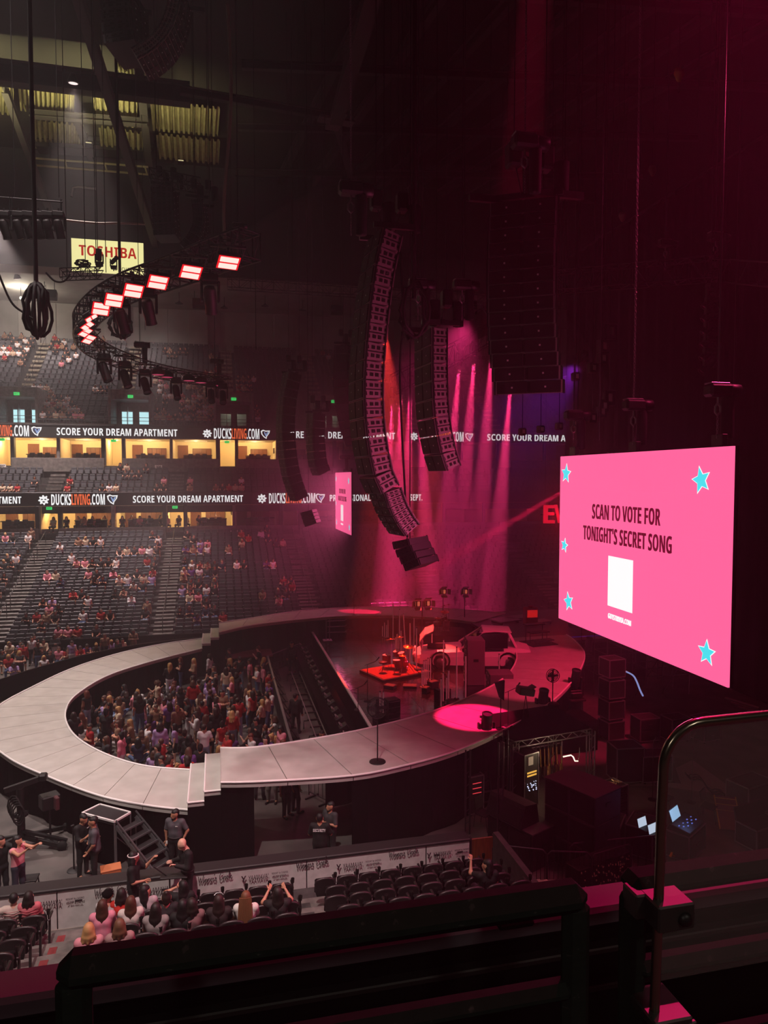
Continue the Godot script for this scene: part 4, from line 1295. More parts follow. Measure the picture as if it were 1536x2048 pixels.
func _plate(y: float) -> MeshInstance3D:     # crossed clamp bars that sit on the truss chords
	var o := MeshInstance3D.new()
	o.name = "clamp_bars"
	o.mesh = MB.new().box(Vector3(0, 0, 0), Vector3(0.8, 0.05, 0.09)).box(Vector3(0, 0.01, 0), Vector3(0.09, 0.05, 0.8)).mesh()
	o.material_override = M.black
	o.position.y = y
	return o

func hoist(label: String, a: Vector3, k := 1.0, links := false) -> Node3D:
	var o := thing("chain_hoist", label, "chain hoist", a)
	part("motor", MB.new().box(Vector3(0, 0.95 * k, 0), Vector3(0.52 * k, 0.26 * k, 0.3 * k), Basis(), 0.05 * k), M.black, o)
	part("gearbox", MB.new().lathe([Vector2(0, -0.16 * k), Vector2(0.14 * k, -0.15 * k), Vector2(0.15 * k, 0.15 * k), Vector2(0, 0.16 * k)], 10, Transform3D(Basis(Vector3(0, 0, 1), PI / 2), Vector3(0.32 * k, 0.95 * k, 0))), M.dark_steel, o)
	part("cover", MB.new().box(Vector3(-0.02, 1.09 * k, 0), Vector3(0.44 * k, 0.03 * k, 0.22 * k), Basis(), 0.01), M.alu, o)
	part("chain_bag", MB.new().lathe([Vector2(0.0, -0.5 * k), Vector2(0.12 * k, -0.48 * k), Vector2(0.13 * k, 0.32 * k), Vector2(0.0, 0.36 * k)], 8, Transform3D(Basis(), Vector3(0.22 * k, 0.5 * k, 0))), M.rubber, o)
	part("hook", MB.new().tube([Vector3(0, 0.82 * k, 0), Vector3(0, 0.7 * k, 0), Vector3(0.06 * k, 0.63 * k, 0), Vector3(0.06 * k, 0.52 * k, 0), Vector3(0, 0.46 * k, 0), Vector3(-0.06 * k, 0.52 * k, 0), Vector3(-0.06 * k, 0.63 * k, 0), Vector3(0, 0.7 * k, 0)], 0.022 * k, 6), M.alu, o)
	chain_into(o, "sling", Vector3(0, 0.47 * k, 0), Vector3(0, 0.0, 0), 0.05 * k)
	if links: chain_into(o, "chain", Vector3(0, 1.08 * k, 0), Vector3(0, 40.8 - a.y, 0), 0.055)
	else: part("chain", MB.new().tube([Vector3(0, 1.08 * k, 0), Vector3(0, 40.8 - a.y, 0)], 0.016, 5), M.steel, o)
	return o

func chain_into(o: Node3D, called: String, a: Vector3, b: Vector3, pitch: float) -> void:   # alternate oval links
	var lk := MB.new()
	var ring := []
	for k in 8:
		var an := TAU * k / 8.0
		ring.push_back(Vector3(cos(an) * pitch * 0.36, sin(an) * pitch * 0.68, 0))
	lk.tube(ring, pitch * 0.15, 4, true)
	var m := MB.new()
	var n := int(a.distance_to(b) / pitch)
	n = mini(n, 420)
	var step := (b - a) / maxf(n, 1)
	for i in n: m.add(lk, Transform3D(Basis(Vector3.UP, PI / 2 * (i % 2) + 0.4), a + step * (i + 0.5)))
	part(called, m, M.alu, o)

func build_trusses() -> void:
	var run := func(a: Vector3, b: Vector3, n: int) -> Array:
		var r := []
		for i in n + 1: r.push_back(a.lerp(b, float(i) / n))
		return r
	truss("long straight far truss across the hall below the pale soffit", run.call(at_d(455, 566, 53.0), at_d(1010, 601, 53.0), 26), 0.8, 0.75, "lighting_truss", mat(Color(0.20, 0.17, 0.18), 0.4, 0.5))
	truss("dark truss with visible braces running right above the big pink screen", run.call(at_d(1112, 564, 26.0), at_d(1440, 536, 22.0), 12), 0.7, 0.75)
	truss("dark truss continuing right from the corner block at upper right", run.call(at_d(1440, 540, 22.0), at_d(1640, 556, 17.0), 9), 0.7, 0.75)
	truss("short far truss right of the flat array, just under the upper one", run.call(at_d(1100, 606, 55.0), at_d(1165, 612, 55.0), 5), 0.6, 0.6)
	truss("low dark truss carrying a figure-like lamp cluster in front of the lit company sign", run.call(at_d(122, 549, 40.0), at_d(205, 546, 40.0), 6), 0.7, 0.45)
	truss("dark truss above the straight speaker hang, upper left", run.call(at_d(300, 352, 38.0), at_d(402, 372, 38.0), 7), 0.8, 0.5)
	# vertical tower of lamps hung below the corner block
	var tw := truss("dim vertical lamp tower hanging below the corner of the right-hand truss", [at_d(1428, 556, 21.8), at_d(1420, 640, 21.8), at_d(1418, 720, 21.8)], 0.5, 0.5)
	for i in 6:
		moving_head("dim moving lamp on the vertical tower at upper right, %s from its top" % nth(i + 1), at_d(1424 - i, 566 + i * 26, 21.6), V(3, 0, 26), 0.9)
	# ladder frame with six lamps at far left
	var lf := thing("ladder_truss", "twin-pipe ladder frame with six hanging lamps at the left edge", "truss", at_d(60, 420, 26.0))
	for k in 2: part("pipe", MB.new().tube([at_d(-60, 390 + k * 30, 26.0) - lf.position, at_d(125, 404 + k * 22, 26.0) - lf.position], 0.03, 6), M.dark_steel, lf)
	for u in [-5, 20, 24, 122]: part("upright", MB.new().tube([at_d(u, 392 + u * 0.06, 26.0) - lf.position, at_d(u, 434, 26.0) - lf.position], 0.03, 6), M.dark_steel, lf)
	for u in [30.0, 118.0]: part("cable", MB.new().tube([at_d(u, 395, 26.0) - lf.position, at_d(u, 395, 26.0) - lf.position + Vector3(0, 22, 0)], 0.012, 4), M.dark_steel, lf)
	for i in 6:
		moving_head("hanging moving lamp on the left ladder frame, %s from the left" % nth(i + 1), at_d([8, 36, 56, 77, 95, 117][i], 423, 26.0), V(-2, 0, 30), 0.85)
	# lamp figure on the low truss in front of the sign
	var base := at_d(203, 545, 39.7)
	moving_head("tall black moving lamp standing on the low truss before the lit company sign", base + Vector3(-0.1, 0.3, 0), base + Vector3(0.1, 8, 1), 0.85, "", null, true)
	moving_head("black moving lamp tilted beside the taller one before the lit company sign", base + Vector3(0.6, 0.2, 0), base + Vector3(4, 3, 1), 0.7, "", null, true)
	coil("heap of black cable on the low truss before the lit company sign", base + Vector3(-0.9, 0.35, 0), 0.42, 0.25, 5)
	# arc trusses over the stage end with the pink beam lamps
	var v := []
	for q in [[782, 772], [830, 748], [880, 722], [940, 690], [1005, 655], [1060, 640]]: v.push_back(at_d(q[0], q[1], 46.0 - (q[0] - 782) * 0.012))
	truss("dark rising arc truss carrying the lamps of the pink beams", spline(v, 4), 1.0, 1.3, "arc_truss", M.matte)
	drape("arc_border", "dark cloth border hung along the rising arc truss", at_d(915, 690, 47.2), at_d(1012, 640, 45.8), -0.3, 1.6, 0.8)
	# dark lamp walls at the right with pale tags
	lamp_wall([[1225, 662, 17], [1211, 692, 15], [1209, 716, 13], [1189, 735, 11], [1155, 752, 9], [1123, 766, 8], [1086, 777, 8]], "upper")
	lamp_wall([[1222, 795, 17], [1211, 811, 13], [1207, 823, 13], [1188, 835, 11], [1152, 846, 8], [1122, 852, 8], [1085, 858, 8], [1048, 863, 8]], "lower")

func lamp_wall(px: Array, row: String) -> void:
	for i in px.size():
		var q = px[i]
		var p := at_d(q[0], q[1], 34.0)
		var s: float = q[2] / F * 34.0
		var o := thing("tagged_lamp", "black lamp with pale square tag, %s row at the dark right end, %s from right" % [row, nth(i + 1)], "stage lamp", p)
		part("housing", MB.new().box(Vector3(0, 0, -0.22), Vector3(s * 1.7, s * 2.0, 0.4), Basis(), 0.05), M.black, o)
		part("tag", MB.new().box(Vector3(0, 0, 0.0), Vector3(s * 0.8, s, 0.02), Basis(Vector3.UP, 0.3)), mat(Color(0.8, 0.76, 0.76), 0.6), o)
		part("pipe", MB.new().tube([Vector3(0, s, -0.2), Vector3(0, 41.05 - p.y, -0.2)], 0.02, 5), M.dark_steel, o)

func coil(label: String, at: Vector3, r: float, hh: float, n: int) -> Node3D:
	var o := thing("cable_coil", label, "cable", at)
	for k in n:
		var p := []
		var tilt := Basis.from_euler(Vector3(rng.randf_range(-0.4, 0.4), rng.randf() * TAU, rng.randf_range(-0.4, 0.4)))
		for i in 14:
			var an := TAU * i / 14.0
			p.push_back(tilt * Vector3(cos(an) * r * rng.randf_range(0.8, 1.1), sin(an * 2.0) * hh * 0.2 + hh * k / n - hh * 0.3, sin(an) * r * 0.7))
		part("loop", MB.new().tube(p, 0.035, 5, true), M.rubber, o)
	return o

func cable_bundle(label: String, top: Vector3, length: float, width: float, n: int) -> void:
	var o := thing("cable_bundle", label, "cable", top)
	for k in n:
		var p := []
		var ph := rng.randf() * TAU
		for i in 16:
			var an := TAU * i / 16.0
			p.push_back(Vector3(sin(an) * width * rng.randf_range(0.35, 0.55) * cos(ph), -length * 0.5 + cos(an) * length * rng.randf_range(0.38, 0.5), sin(an) * width * 0.5 * sin(ph)))
		part("loop", MB.new().tube(p, 0.045, 5, true), M.rubber, o)
	part("tie", MB.new().tube([Vector3(0, 41.1 - top.y, 0), Vector3(0, 0, 0), Vector3(0, -length * 0.3, 0)], 0.06, 6), M.rubber, o)

func build_beams() -> void:
	var heads := [[985, 684, 44.5], [950, 699, 44.9], [920, 719, 45.3], [822, 764, 46.3], [803, 776, 46.4], [785, 784, 46.5], [838, 792, 45.4], [1022, 764, 43.6]]
	var aims := [[945, 1215], [905, 1215], [870, 1215], [800, 1215], [782, 1215], [765, 1215], [862, 1210], [978, 1215]]
	var lens := glow(Color(1.0, 0.22, 0.45), 1.2)
	for i in heads.size():
		var q = heads[i]
		var at := at_d(q[0], q[1], q[2])
		var aim := at_d(aims[i][0], aims[i][1], q[2] + 1.5)
		aim.y = 0.0
		moving_head("black lamp throwing a pink beam down, %s" % ["third from the right", "fourth from the right", "just right of the medium array", "right-hand one of three beside the tall array", "middle one of three beside the tall array", "left-hand one of three beside the tall array", "just left of the medium array", "just under the flat array"][i], at + Vector3(0, 0.62, 0), aim, 1.0, "", lens)
		var dirv := (aim - at).normalized()
		spot(at + dirv * 0.5, aim, Color(1.0, 0.20, 0.46), 3600.0, 4.2, 0.25, 0.12, "beam_spot")
	# two follow spots on the catwalk, a hot red lamp on the drums and a red wash on the right arm
	var key := [[V(10, 39, 19), at_h(950, 1434, 2.35), 2.3, 8000.0, Color(1.0, 0.08, 0.34), "near arm of the catwalk"], [V(20, 10.5, 37), at_h(722, 1223, 2.35), 3.0, 1300.0, Color(1.0, 0.10, 0.32), "far arm of the catwalk"], [at_d(768, 640, 40.0), at_h(805, 1345, 1.6), 9.5, 2000.0, Color(1.0, 0.22, 0.20), "drum kit"], [at_d(872, 770, 42.0), at_h(850, 1305, 1.6), 6.0, 800.0, Color(1.0, 0.22, 0.26), "front of the car"], [V(18, 11, 22), at_h(1120, 1350, 2.35), 24.0, 130.0, Color(1.0, 0.18, 0.36), "right arm of the catwalk"]]
	for q in key:
		var fl := moving_head("black follow lamp high in the rig aimed at the %s" % q[5], q[0] + Vector3(0, 0.62, 0), q[1], 1.0)
		part("pipe", MB.new().tube([Vector3.ZERO, Vector3(0, 40.4 - q[0].y, 0)], 0.03, 5), M.dark_steel, fl)
		spot(q[0] + (q[1] - q[0]).normalized() * 0.5, q[1], q[4], q[3], q[2], 0.25, 0.1, "key_spot")
	# purple and magenta stage-end washes; backstage and rail pinks are added unseen fill
	for q in [[V(22, 18, 40), V(17, 6, 60), 34.0, 130.0, Color(0.45, 0.12, 0.62)], [V(15.5, 21, 12), V(6, 6, 8), 50.0, 90.0, Color(1.0, 0.25, 0.48)], [V(12, 26, 14.5), V(2.5, 9.3, 2.0), 12.0, 620.0, Color(1.0, 0.12, 0.42)], [V(14, 20, 38), V(12, 5, 58), 40.0, 90.0, Color(1.0, 0.2, 0.5)]]:
		moving_head("black wash lamp high in the rig throwing %s" % ("purple light over the stage end" if q[0].x > 20 else ("magenta light over the far stand" if q[0].z < -30.0 else ("added pink fill light over the backstage floor" if q[0].x > 15.0 else "added pink fill light on the guard rails"))), q[0] + Vector3(0, 0.62, 0), q[1], 1.0)
		spot(q[0] + (q[1] - q[0]).normalized() * 0.5, q[1], q[4], q[3], q[2], 0.9, 0.3, "wash_spot")
	# stage haze
	var fv := FogVolume.new()
	fv.name = "stage_haze"
	fv.shape = RenderingServer.FOG_VOLUME_SHAPE_ELLIPSOID
	fv.size = Vector3(44, 46, 44)
	fv.position = V(15, 8.0, 49)
	var fm := FogMaterial.new()
	fm.density = 0.006
	fm.albedo = Color(1, 1, 1)
	fv.material = fm
	add_child(fv)
	fv.set_meta("kind", "stuff")
	var f2 := FogVolume.new()
	f2.name = "beam_haze"
	f2.shape = RenderingServer.FOG_VOLUME_SHAPE_ELLIPSOID
	f2.size = Vector3(26, 34, 16)
	f2.position = V(15, 8.0, 45)
	var m2 := FogMaterial.new()
	m2.density = 0.02
	m2.albedo = Color(1, 1, 1)
	f2.material = m2
	add_child(f2)
	f2.set_meta("kind", "stuff")

func build_cables() -> void:
	hoist("chain hoist on a bright link chain left of the tall main array's top", at_d(702, 470, 15.0), 1.0, true)
	hoist("chain hoist on a link chain above the flat speaker array", at_d(1049, 385, 13.0), 1.0, true)
	hoist("chain hoist with a pale label holding the big pink screen", V(8.75, 11.5, 13.75), 0.9, true)
	hoist("dark chain hoist above the far edge of the big pink screen", V(8.75, 11.5, 16.4), 0.9)
	hoist("dark chain hoist above the near edge of the big pink screen", V(8.75, 11.5, 11.1), 0.9)
	hoist("dark hoist holding the middle of the right-hand truss", at_d(1430, 535, 22.0), 1.1)
	hoist("dark hoist at the far right truss, right of the corner block", at_d(1330, 540, 23.5), 1.0)
	hoist("chain hoist holding the distant pink screen", V(8.75, 11.3, 49.9), 1.0)
	hoist("hoist above the medium speaker array, left of its two", at_d(836, 640, 18.8), 1.0)
	hoist("hoist above the medium speaker array, right of its two", at_d(924, 640, 18.8), 1.0)
	cable_bundle("big hanging bundle of black cable loops at the left edge under the lamps", at_d(72, 562, 21.0), 1.55, 0.75, 7)
	cable_bundle("smaller hanging bundle of black cable loops below the red lamps", at_d(241, 622, 30.0), 1.1, 1.0, 6)
	cable_bundle("sagging loop of thick black cable between the tall and medium arrays", at_d(828, 560, 18.2), 1.6, 0.9, 3)
	# swags
	for q in [[[-10, 528], [20, 600], [48, 626], [70, 640], 21.0, "black cable drooping from the left edge to the big cable bundle"], [[92, 545], [110, 562], [128, 562], [140, 548], 22.0, "black cable swag below the lit company sign"], [[800, 470], [806, 640], [800, 760], [815, 1075], 18.3, "black feed cable hanging down behind the tall main array"], [[962, 610], [1000, 660], [1030, 660], [1060, 600], 17.0, "black cable swag between medium and flat arrays"], [[455, 8], [462, 200], [448, 400], [450, 480], 30.0, "long pale cable hanging above the end of the ring truss"], [[128, 440], [190, 446], [240, 446], [290, 448], 45.0, "thin pale cable sagging along the fascia above the company sign"]]:
		var p := []
		for k in 4: p.push_back(at_d(q[k][0], q[k][1], q[4]))
		var s := spline(p, 6)
		var o := p[0] as Vector3
		for k in s.size(): s[k] = s[k] - o
		single("rig_cable", q[5], "cable", MB.new().tube(s, 0.03 if q[4] < 25 else 0.07, 5), mat(Color(0.6, 0.56, 0.5), 0.6) if q[5].contains("pale") else M.rubber, o)
	# steel wires dropping from the roof
	var wires := [[420, 0, 470, 30], [512, 330, 700, 40], [585, 140, 540, 40], [612, 160, 560, 44], [782, 20, 400, 22], [797, 0, 380, 22], [812, 0, 380, 21], [843, 0, 560, 24], [928, 0, 560, 26], [1090, 0, 340, 17], [1105, 0, 350, 16], [1198, 0, 880, 14], [1236, 0, 430, 30], [1253, 0, 380, 30], [1280, 0, 390, 32], [1306, 0, 340, 34], [1333, 0, 480, 24], [1396, 0, 260, 26], [1420, 200, 220, 26], [1440, 0, 440, 22], [171, 355, 545, 41], [196, 378, 545, 41], [212, 325, 545, 41], [290, 420, 660, 60], [430, 540, 760, 40], [650, 0, 330, 36], [980, 200, 470, 40], [1014, 0, 390, 40], [1150, 100, 260, 42], [1205, 150, 330, 42]]
	var order := []
	for wq in wires: order.push_back(wq[0])
	order.sort()
	for i in wires.size():
		var q = wires[i]
		var b := at_d(q[0], q[2], q[3])
		var m := MB.new().tube([Vector3.ZERO, Vector3(0, 40.6 - b.y, 0)], 0.011 if q[3] < 25 else 0.02, 4)
		single("drop_wire", "thin steel roof wire near %s, %s wire from left" % ["the left truss" if q[0] < 460 else ("the tall main array" if q[0] < 860 else ("the flat array" if q[0] < 1130 else "the big screen")), nth(order.find(q[0]) + 1)], "wire", m, M.steel, b, "steel wires dropping from the roof")
	# lifting blocks hung on some wires
	for q in [[1358, 148, 24, "yellow lifting block hanging high at upper right", srgb(190, 150, 40)], [1305, 340, 30, "dull brown lifting block hanging right of centre", srgb(120, 90, 80)], [1245, 432, 32, "small dull hook block hanging above the big pink screen", srgb(120, 95, 85)]]:
		var b := at_d(q[0], q[1], q[2])
		var o := thing("lifting_block", q[3], "lifting block", b)
		part("body", MB.new().lathe([Vector2(0, -0.32), Vector2(0.1, -0.25), Vector2(0.22, 0.0), Vector2(0.17, 0.18), Vector2(0, 0.22)], 10, Transform3D(Basis.from_scale(Vector3(1, 1, 0.5)), Vector3.ZERO)), mat(q[4], 0.5), o)
		part("hook", MB.new().tube([Vector3(0, -0.3, 0), Vector3(0, -0.5, 0), Vector3(0.07, -0.6, 0), Vector3(0, -0.68, 0), Vector3(-0.06, -0.62, 0)], 0.02, 5), M.dark_steel, o)
		part("wire", MB.new().tube([Vector3(0, 0.2, 0), Vector3(0, 40.6 - b.y, 0)], 0.015, 4), M.dark_steel, o)

# ------------------------------------------------------------------ things on the stage
const SH := 1.5
func top_of(u: float, v: float, base: Vector3) -> float:
	return at_d(u, v, -base.z).y

func build_stage_props() -> void:
	build_drums("front drum kit on its riser, glowing red in the lamp light", at_h(790, 1346, SH), 0.35, true)
	build_drums("rear drum kit behind the white car", at_h(880, 1262, SH + 0.4), -0.3, false)
	build_tubes()
	build_car()
	cabinet("tall loudspeaker cabinet with two columns of round drivers", at_h(931, 1366, SH), -0.18, 0.85, 2.05, 0.8, 5)
	cabinet("low loudspeaker cabinet with four big drivers near the catwalk", at_h(976, 1392, SH), -0.2, 0.85, 1.05, 1.0, 2)
	cabinet("loudspeaker cabinet seen from behind, right of the car", at_h(1003, 1330, SH), 2.6, 0.7, 1.3, 0.7, 3)
	for q in [[844, 1210, 1300, "paired barn-door lamp on a stand left of the rear drum kit", 2], [886, 1186, 1262, "barn-door lamp on a tall stand above the rear drum kit", 1], [929, 1186, 1262, "barn-door lamp on a tall stand right of the rear drum kit", 1]]:
		barn_lamp(q[3], q[0], q[1], q[2], q[4])
	# three-tier stand
	var b := at_h(655, 1281, SH)
	var o := thing("tier_stand", "three-tier pale stand at the far left corner of the stage", "stand", b)
	for s in [-0.08, 0.12]: part("upright", MB.new().tube([Vector3(s, 0, 0), Vector3(s, 1.2, 0)], 0.03, 6), M.alu, o)
	for k in 3: part("arm", MB.new().tube([Vector3(0, 0.45 + k * 0.33, 0), Vector3(1.0, 0.45 + k * 0.33, 0.05), Vector3(1.1, 0.53 + k * 0.33, 0.05)], 0.03, 6), M.alu, o)
	part("foot", MB.new().box(Vector3(0, 0.02, 0), Vector3(0.5, 0.04, 0.5), Basis(), 0.01), M.alu, o)
	mic_stand("tall black microphone stand left of the front drum kit", at_h(735, 1402, SH), 1.55, 0.6)
	mic_stand("short black microphone stand at the front edge of the stage", at_h(716, 1420, SH), 0.9, 0.4)
	mic_stand("thin microphone stand on the far arm of the catwalk", at_h(708, 1231, HIGHH), 1.3, 0.0)
	mic_stand("little microphone stand on the red-lit near arm of the catwalk", at_h(1016, 1452, HIGHH), 1.2, 0.45)
	fan("round black fan on a tall stand at the outer edge of the near catwalk", at_h(755, 1524, HIGHH), top_of(754, 1416, at_h(755, 1524, HIGHH)), 0.3)
	fan("round dark fan on a stand on the right arm of the catwalk", at_h(1105, 1408, HIGHH), top_of(1095, 1352, at_h(1105, 1408, HIGHH)), 0.24)
	var fp := at_h(1001, 1458, HIGHH)
	var fl := thing("flag_panel", "black wedge flag panel on a thin stand at the edge of the red light pool", "flag panel", fp)
	part("pole", MB.new().tube([Vector3.ZERO, Vector3(0, 1.15, 0)], 0.018, 5), M.black, fl)
	part("panel", MB.new().prism(PackedVector2Array([Vector2(-0.22, 1.6), Vector2(0.12, 1.66), Vector2(0.1, 0.98), Vector2(-0.05, 1.08)]), -0.05, 0.05, Transform3D(Basis(Vector3(1, 0, 0), Vector3(0, 0, 1), Vector3(0, 1, 0)), Vector3.ZERO)), M.matte, fl)
	part("foot", MB.new().lathe([Vector2(0, 0.03), Vector2(0.16, 0.02), Vector2(0.16, 0.0)], 10), M.black, fl)
	var bp := at_h(1050, 1438, HIGHH)
	var bl := thing("stand_lamp", "dark boxy lamp on twin legs on the right arm of the catwalk", "stage lamp", bp)
	for s in [-0.1, 0.14]: part("leg", MB.new().tube([Vector3(s, 0, 0), Vector3(0.02, 0.85, 0)], 0.016, 5), M.black, bl)
	part("housing", MB.new().box(Vector3(0, 1.0, 0), Vector3(0.58, 0.26, 0.4), Basis(Vector3.FORWARD, 0.2), 0.03), M.black, bl)
	part("barn_door", MB.new().box(Vector3(0.2, 1.15, 0.1), Vector3(0.2, 0.02, 0.36), Basis(Vector3.FORWARD, -0.5)), M.black, bl)
	# stacked drawers and flight boxes at the near left of the stage
	var cs := thing("flight_case", "black case stack with pale shelves at the near left stage corner", "case", at_h(784, 1440, SH), 0.25)
	part("body", MB.new().box(Vector3(0, 0.42, 0), Vector3(0.5, 0.84, 0.45), Basis(), 0.02), M.black, cs)
	for k in 4: part("shelf_edge", MB.new().box(Vector3(0.0, 0.12 + k * 0.22, 0.235), Vector3(0.48, 0.03, 0.03), Basis(), 0.006), M.alu, cs)
	# small boxes and pedals on the floor
	var boxes := [[838, 1345, 0.4, 0.2], [866, 1375, 0.45, 0.3], [852, 1385, 0.35, 0.25], [893, 1395, 0.5, 0.32], [902, 1412, 0.45, 0.25], [876, 1402, 0.3, 0.5], [780, 1376, 0.5, 0.15], [820, 1375, 0.6, 0.12], [700, 1262, 0.5, 0.2], [760, 1440, 0.5, 0.2], [915, 1418, 0.7, 0.18]]
	for i in boxes.size():
		var q = boxes[i]
		var o2 := thing("stage_box", "small black box on the stage floor, %s" % ["left of the white tubes", "behind the white tube group", "under the short white tubes", "beside the near tube group", "at the foot of the near tubes", "upright left of the near tubes", "in front of the drum riser", "low and long right of the drum riser", "at the far stage corner", "by the fan at the stage edge", "below the tall cabinet"][i], "box", at_h(q[0], q[1], SH), i * 0.4)
		part("body", MB.new().box(Vector3(0, q[3] * 0.5, 0), Vector3(q[2], q[3], q[2] * 0.7), Basis(), 0.02), M.black, o2)
		part("lid_edge", MB.new().box(Vector3(0, q[3] * 0.8, 0), Vector3(q[2] + 0.015, 0.025, q[2] * 0.7 + 0.015)), M.dark_steel, o2)
	# lit lectern-like red box and blue strip upstage
	var rb := at_d(1061, 1222, 37.5)
	var lb := thing("red_box", "upright box glowing red near the far lower corner of the big screen", "stage box", V(rb.x, 2.3, 37.5))
	part("body", MB.new().box(Vector3(0, 0.52, 0), Vector3(0.72, 1.04, 0.5), Basis(), 0.03), mat(srgb(150, 30, 22), 0.6), lb)
	part("lamp_face", MB.new().box(Vector3(0, 0.72, 0.26), Vector3(0.62, 0.42, 0.02), Basis(), 0.01), glow(srgb(230, 30, 20), 0.55), lb)
	part("knob", MB.new().ball(Vector3(0, 1.08, 0), Vector3(0.16, 0.07, 0.12), 6, 8), mat(srgb(150, 30, 22), 0.6), lb)
	var sp := V(16.2, 2.36, 34.2)
	var bs := thing("blue_light_strip", "low blue light strip along the front of the upstage deck", "light strip", sp)
	part("lamp_bar", MB.new().box(Vector3(2.6, -0.15, 0.0), Vector3(3.2, 0.22, 0.08), Basis(), 0.015), glow(srgb(40, 18, 120), 0.5), bs)
	# folding steps
	var fs := thing("folding_steps", "black folding scaffold steps on the right arm of the catwalk", "steps", at_h(1086, 1290, HIGHH), 0.15)
	for k in 3:
		part("tread", MB.new().box(Vector3(0.0, 0.25 + k * 0.33, -0.4 * k), Vector3(1.1, 0.05, 0.42), Basis(), 0.01), M.dark_steel, fs)
		for s in [-0.5, 0.5]: part("leg", MB.new().tube([Vector3(s, 0, -0.4 * k), Vector3(s, 0.25 + k * 0.33, -0.4 * k)], 0.02, 5), M.dark_steel, fs)
	part("base", MB.new().box(Vector3(0, 0.02, -0.4), Vector3(1.5, 0.04, 1.3), Basis(), 0.01), M.black, fs)
	for q in [[1035, 1240, 1.6, 0.9], [1080, 1248, 1.3, 0.8], [1010, 1245, 1.5, 1.2]]:
		var w := thing("deck_riser", "low grey riser plate on the upstage deck, %s" % ("beside the blue strip" if q[0] == 1080 else ("next to the car's rear" if q[0] == 1010 else "between the other two")), "riser", V(at_h(q[0], q[1], 2.3).x, 2.3, -at_h(q[0], q[1], 2.3).z), 0.3)
		part("plate", MB.new().box(Vector3(0, 0.16, 0), Vector3(q[2], 0.08, q[3]), Basis(), 0.02), M.alu, w)
		for s in [-0.4, 0.4]: part("leg", MB.new().box(Vector3(s * q[2], 0.06, 0), Vector3(0.06, 0.13, q[3] * 0.8)), M.dark_steel, w)
	# letters of a sign half hidden by the screen
	var eo := thing("letter_sign", "big red lit capital letters partly hidden behind the edge of the big screen", "sign", V(at_d(1108, 1029, 46).x, at_d(1108, 1029, 46).y, 46))
	for k in 2:
		lettering(["E", "V"][k], 1.28, 0.78, glow(srgb(235, 18, 50), 0.9), eo, Vector3(-0.42 + k * 0.86, 0, 0), Basis(Vector3.UP, -0.25), "Droid Sans", 700, 0.25, "letter")
	part("backing_bar", MB.new().box(Vector3(0.2, 0, -0.2), Vector3(2.2, 0.08, 0.08)), M.black, eo)
	for s in [-0.6, 0.9]: part("hanger", MB.new().tube([Vector3(s, 0, -0.2), Vector3(s, 30.0, -0.2)], 0.012, 4), M.dark_steel, eo)
	omni(V(at_d(1108, 1029, 46).x, at_d(1108, 1029, 46).y, 45.0), Color(1, 0.05, 0.15), 4.0, 0.3, "letter_sign_omni")
	# lamps standing in a row outside the right arm of the catwalk
	var bk := [[972, 1494, 1.7], [1085, 1440, 1.7], [1150, 1395, 1.7], [1176, 1322, 1.7], [1147, 1256, 2.3]]
	for i in bk.size():
		var q = bk[i]
		var p := at_h(q[0], q[1], q[2])
		moving_head("black bucket-shaped lamp standing outside the catwalk edge, %s" % ["nearest one, before the red light pool", "second one along the right arm", "third one along the right arm", "at the rightmost bend", "farthest, by the folding steps"][i], p, p + Vector3(0, 8, 2), 1.15, "", null, true)
		var st := thing("lamp_shelf", "black shelf bracket under the catwalk edge lamp, %s" % ["nearest", "second along", "third along", "at the bend", "farthest"][i], "shelf", Vector3(p.x, 0, p.z))
		part("plate", MB.new().box(Vector3(0, q[2] - 0.05, 0), Vector3(0.7, 0.08, 0.6), Basis(), 0.01), M.black, st)
		for sx in [-0.28, 0.28]: part("leg", MB.new().tube([Vector3(sx, 0, 0.1), Vector3(sx, q[2] - 0.08, 0.1)], 0.03, 6), M.dark_steel, st)

func drum(o: Node3D, at: Vector3, r: float, h: float, tilt: Basis, shell: Material, legs := true) -> void:
	var p := part("drum", MB.new().lathe([Vector2(0, -h * 0.5), Vector2(r, -h * 0.5), Vector2(r, h * 0.5), Vector2(r * 0.97, h * 0.5 + 0.012), Vector2(0, h * 0.5 + 0.01)], 14), shell, o, at)
	p.basis = tilt
	part("head", MB.new().lathe([Vector2(0, h * 0.5 + 0.014), Vector2(r * 0.95, h * 0.5 + 0.014)], 14), M.white, p)
	part("hoop", MB.new().lathe([Vector2(r, h * 0.5 - 0.02), Vector2(r + 0.018, h * 0.5), Vector2(r, h * 0.5 + 0.02)], 14), M.chrome, p)
	if legs:
		for k in 3:
			var a := TAU * k / 3.0
			part("leg", MB.new().tube([at + Vector3(cos(a) * r * 0.9, 0, sin(a) * r * 0.9), Vector3(at.x + cos(a) * r * 1.15, 0.02, at.z + sin(a) * r * 1.15)], 0.012, 4), M.chrome, o)

func cymbal(o: Node3D, at: Vector3, r: float, tilt: float) -> void:
	var p := part("cymbal", MB.new().lathe([Vector2(r, 0.0), Vector2(r * 0.25, 0.03), Vector2(r * 0.18, 0.06), Vector2(0, 0.075)], 16), M.brass, o, at)
	p.basis = Basis(Vector3(0, 0, 1), tilt)
	part("stand", MB.new().tube([Vector3(at.x, 0.35, at.z), at + Vector3(0, 0.08, 0)], 0.013, 5), M.chrome, o)
	for k in 3:
		var a := TAU * k / 3.0
		part("leg", MB.new().tube([Vector3(at.x, 0.4, at.z), Vector3(at.x + cos(a) * 0.28, 0.015, at.z + sin(a) * 0.28)], 0.011, 4), M.chrome, o)

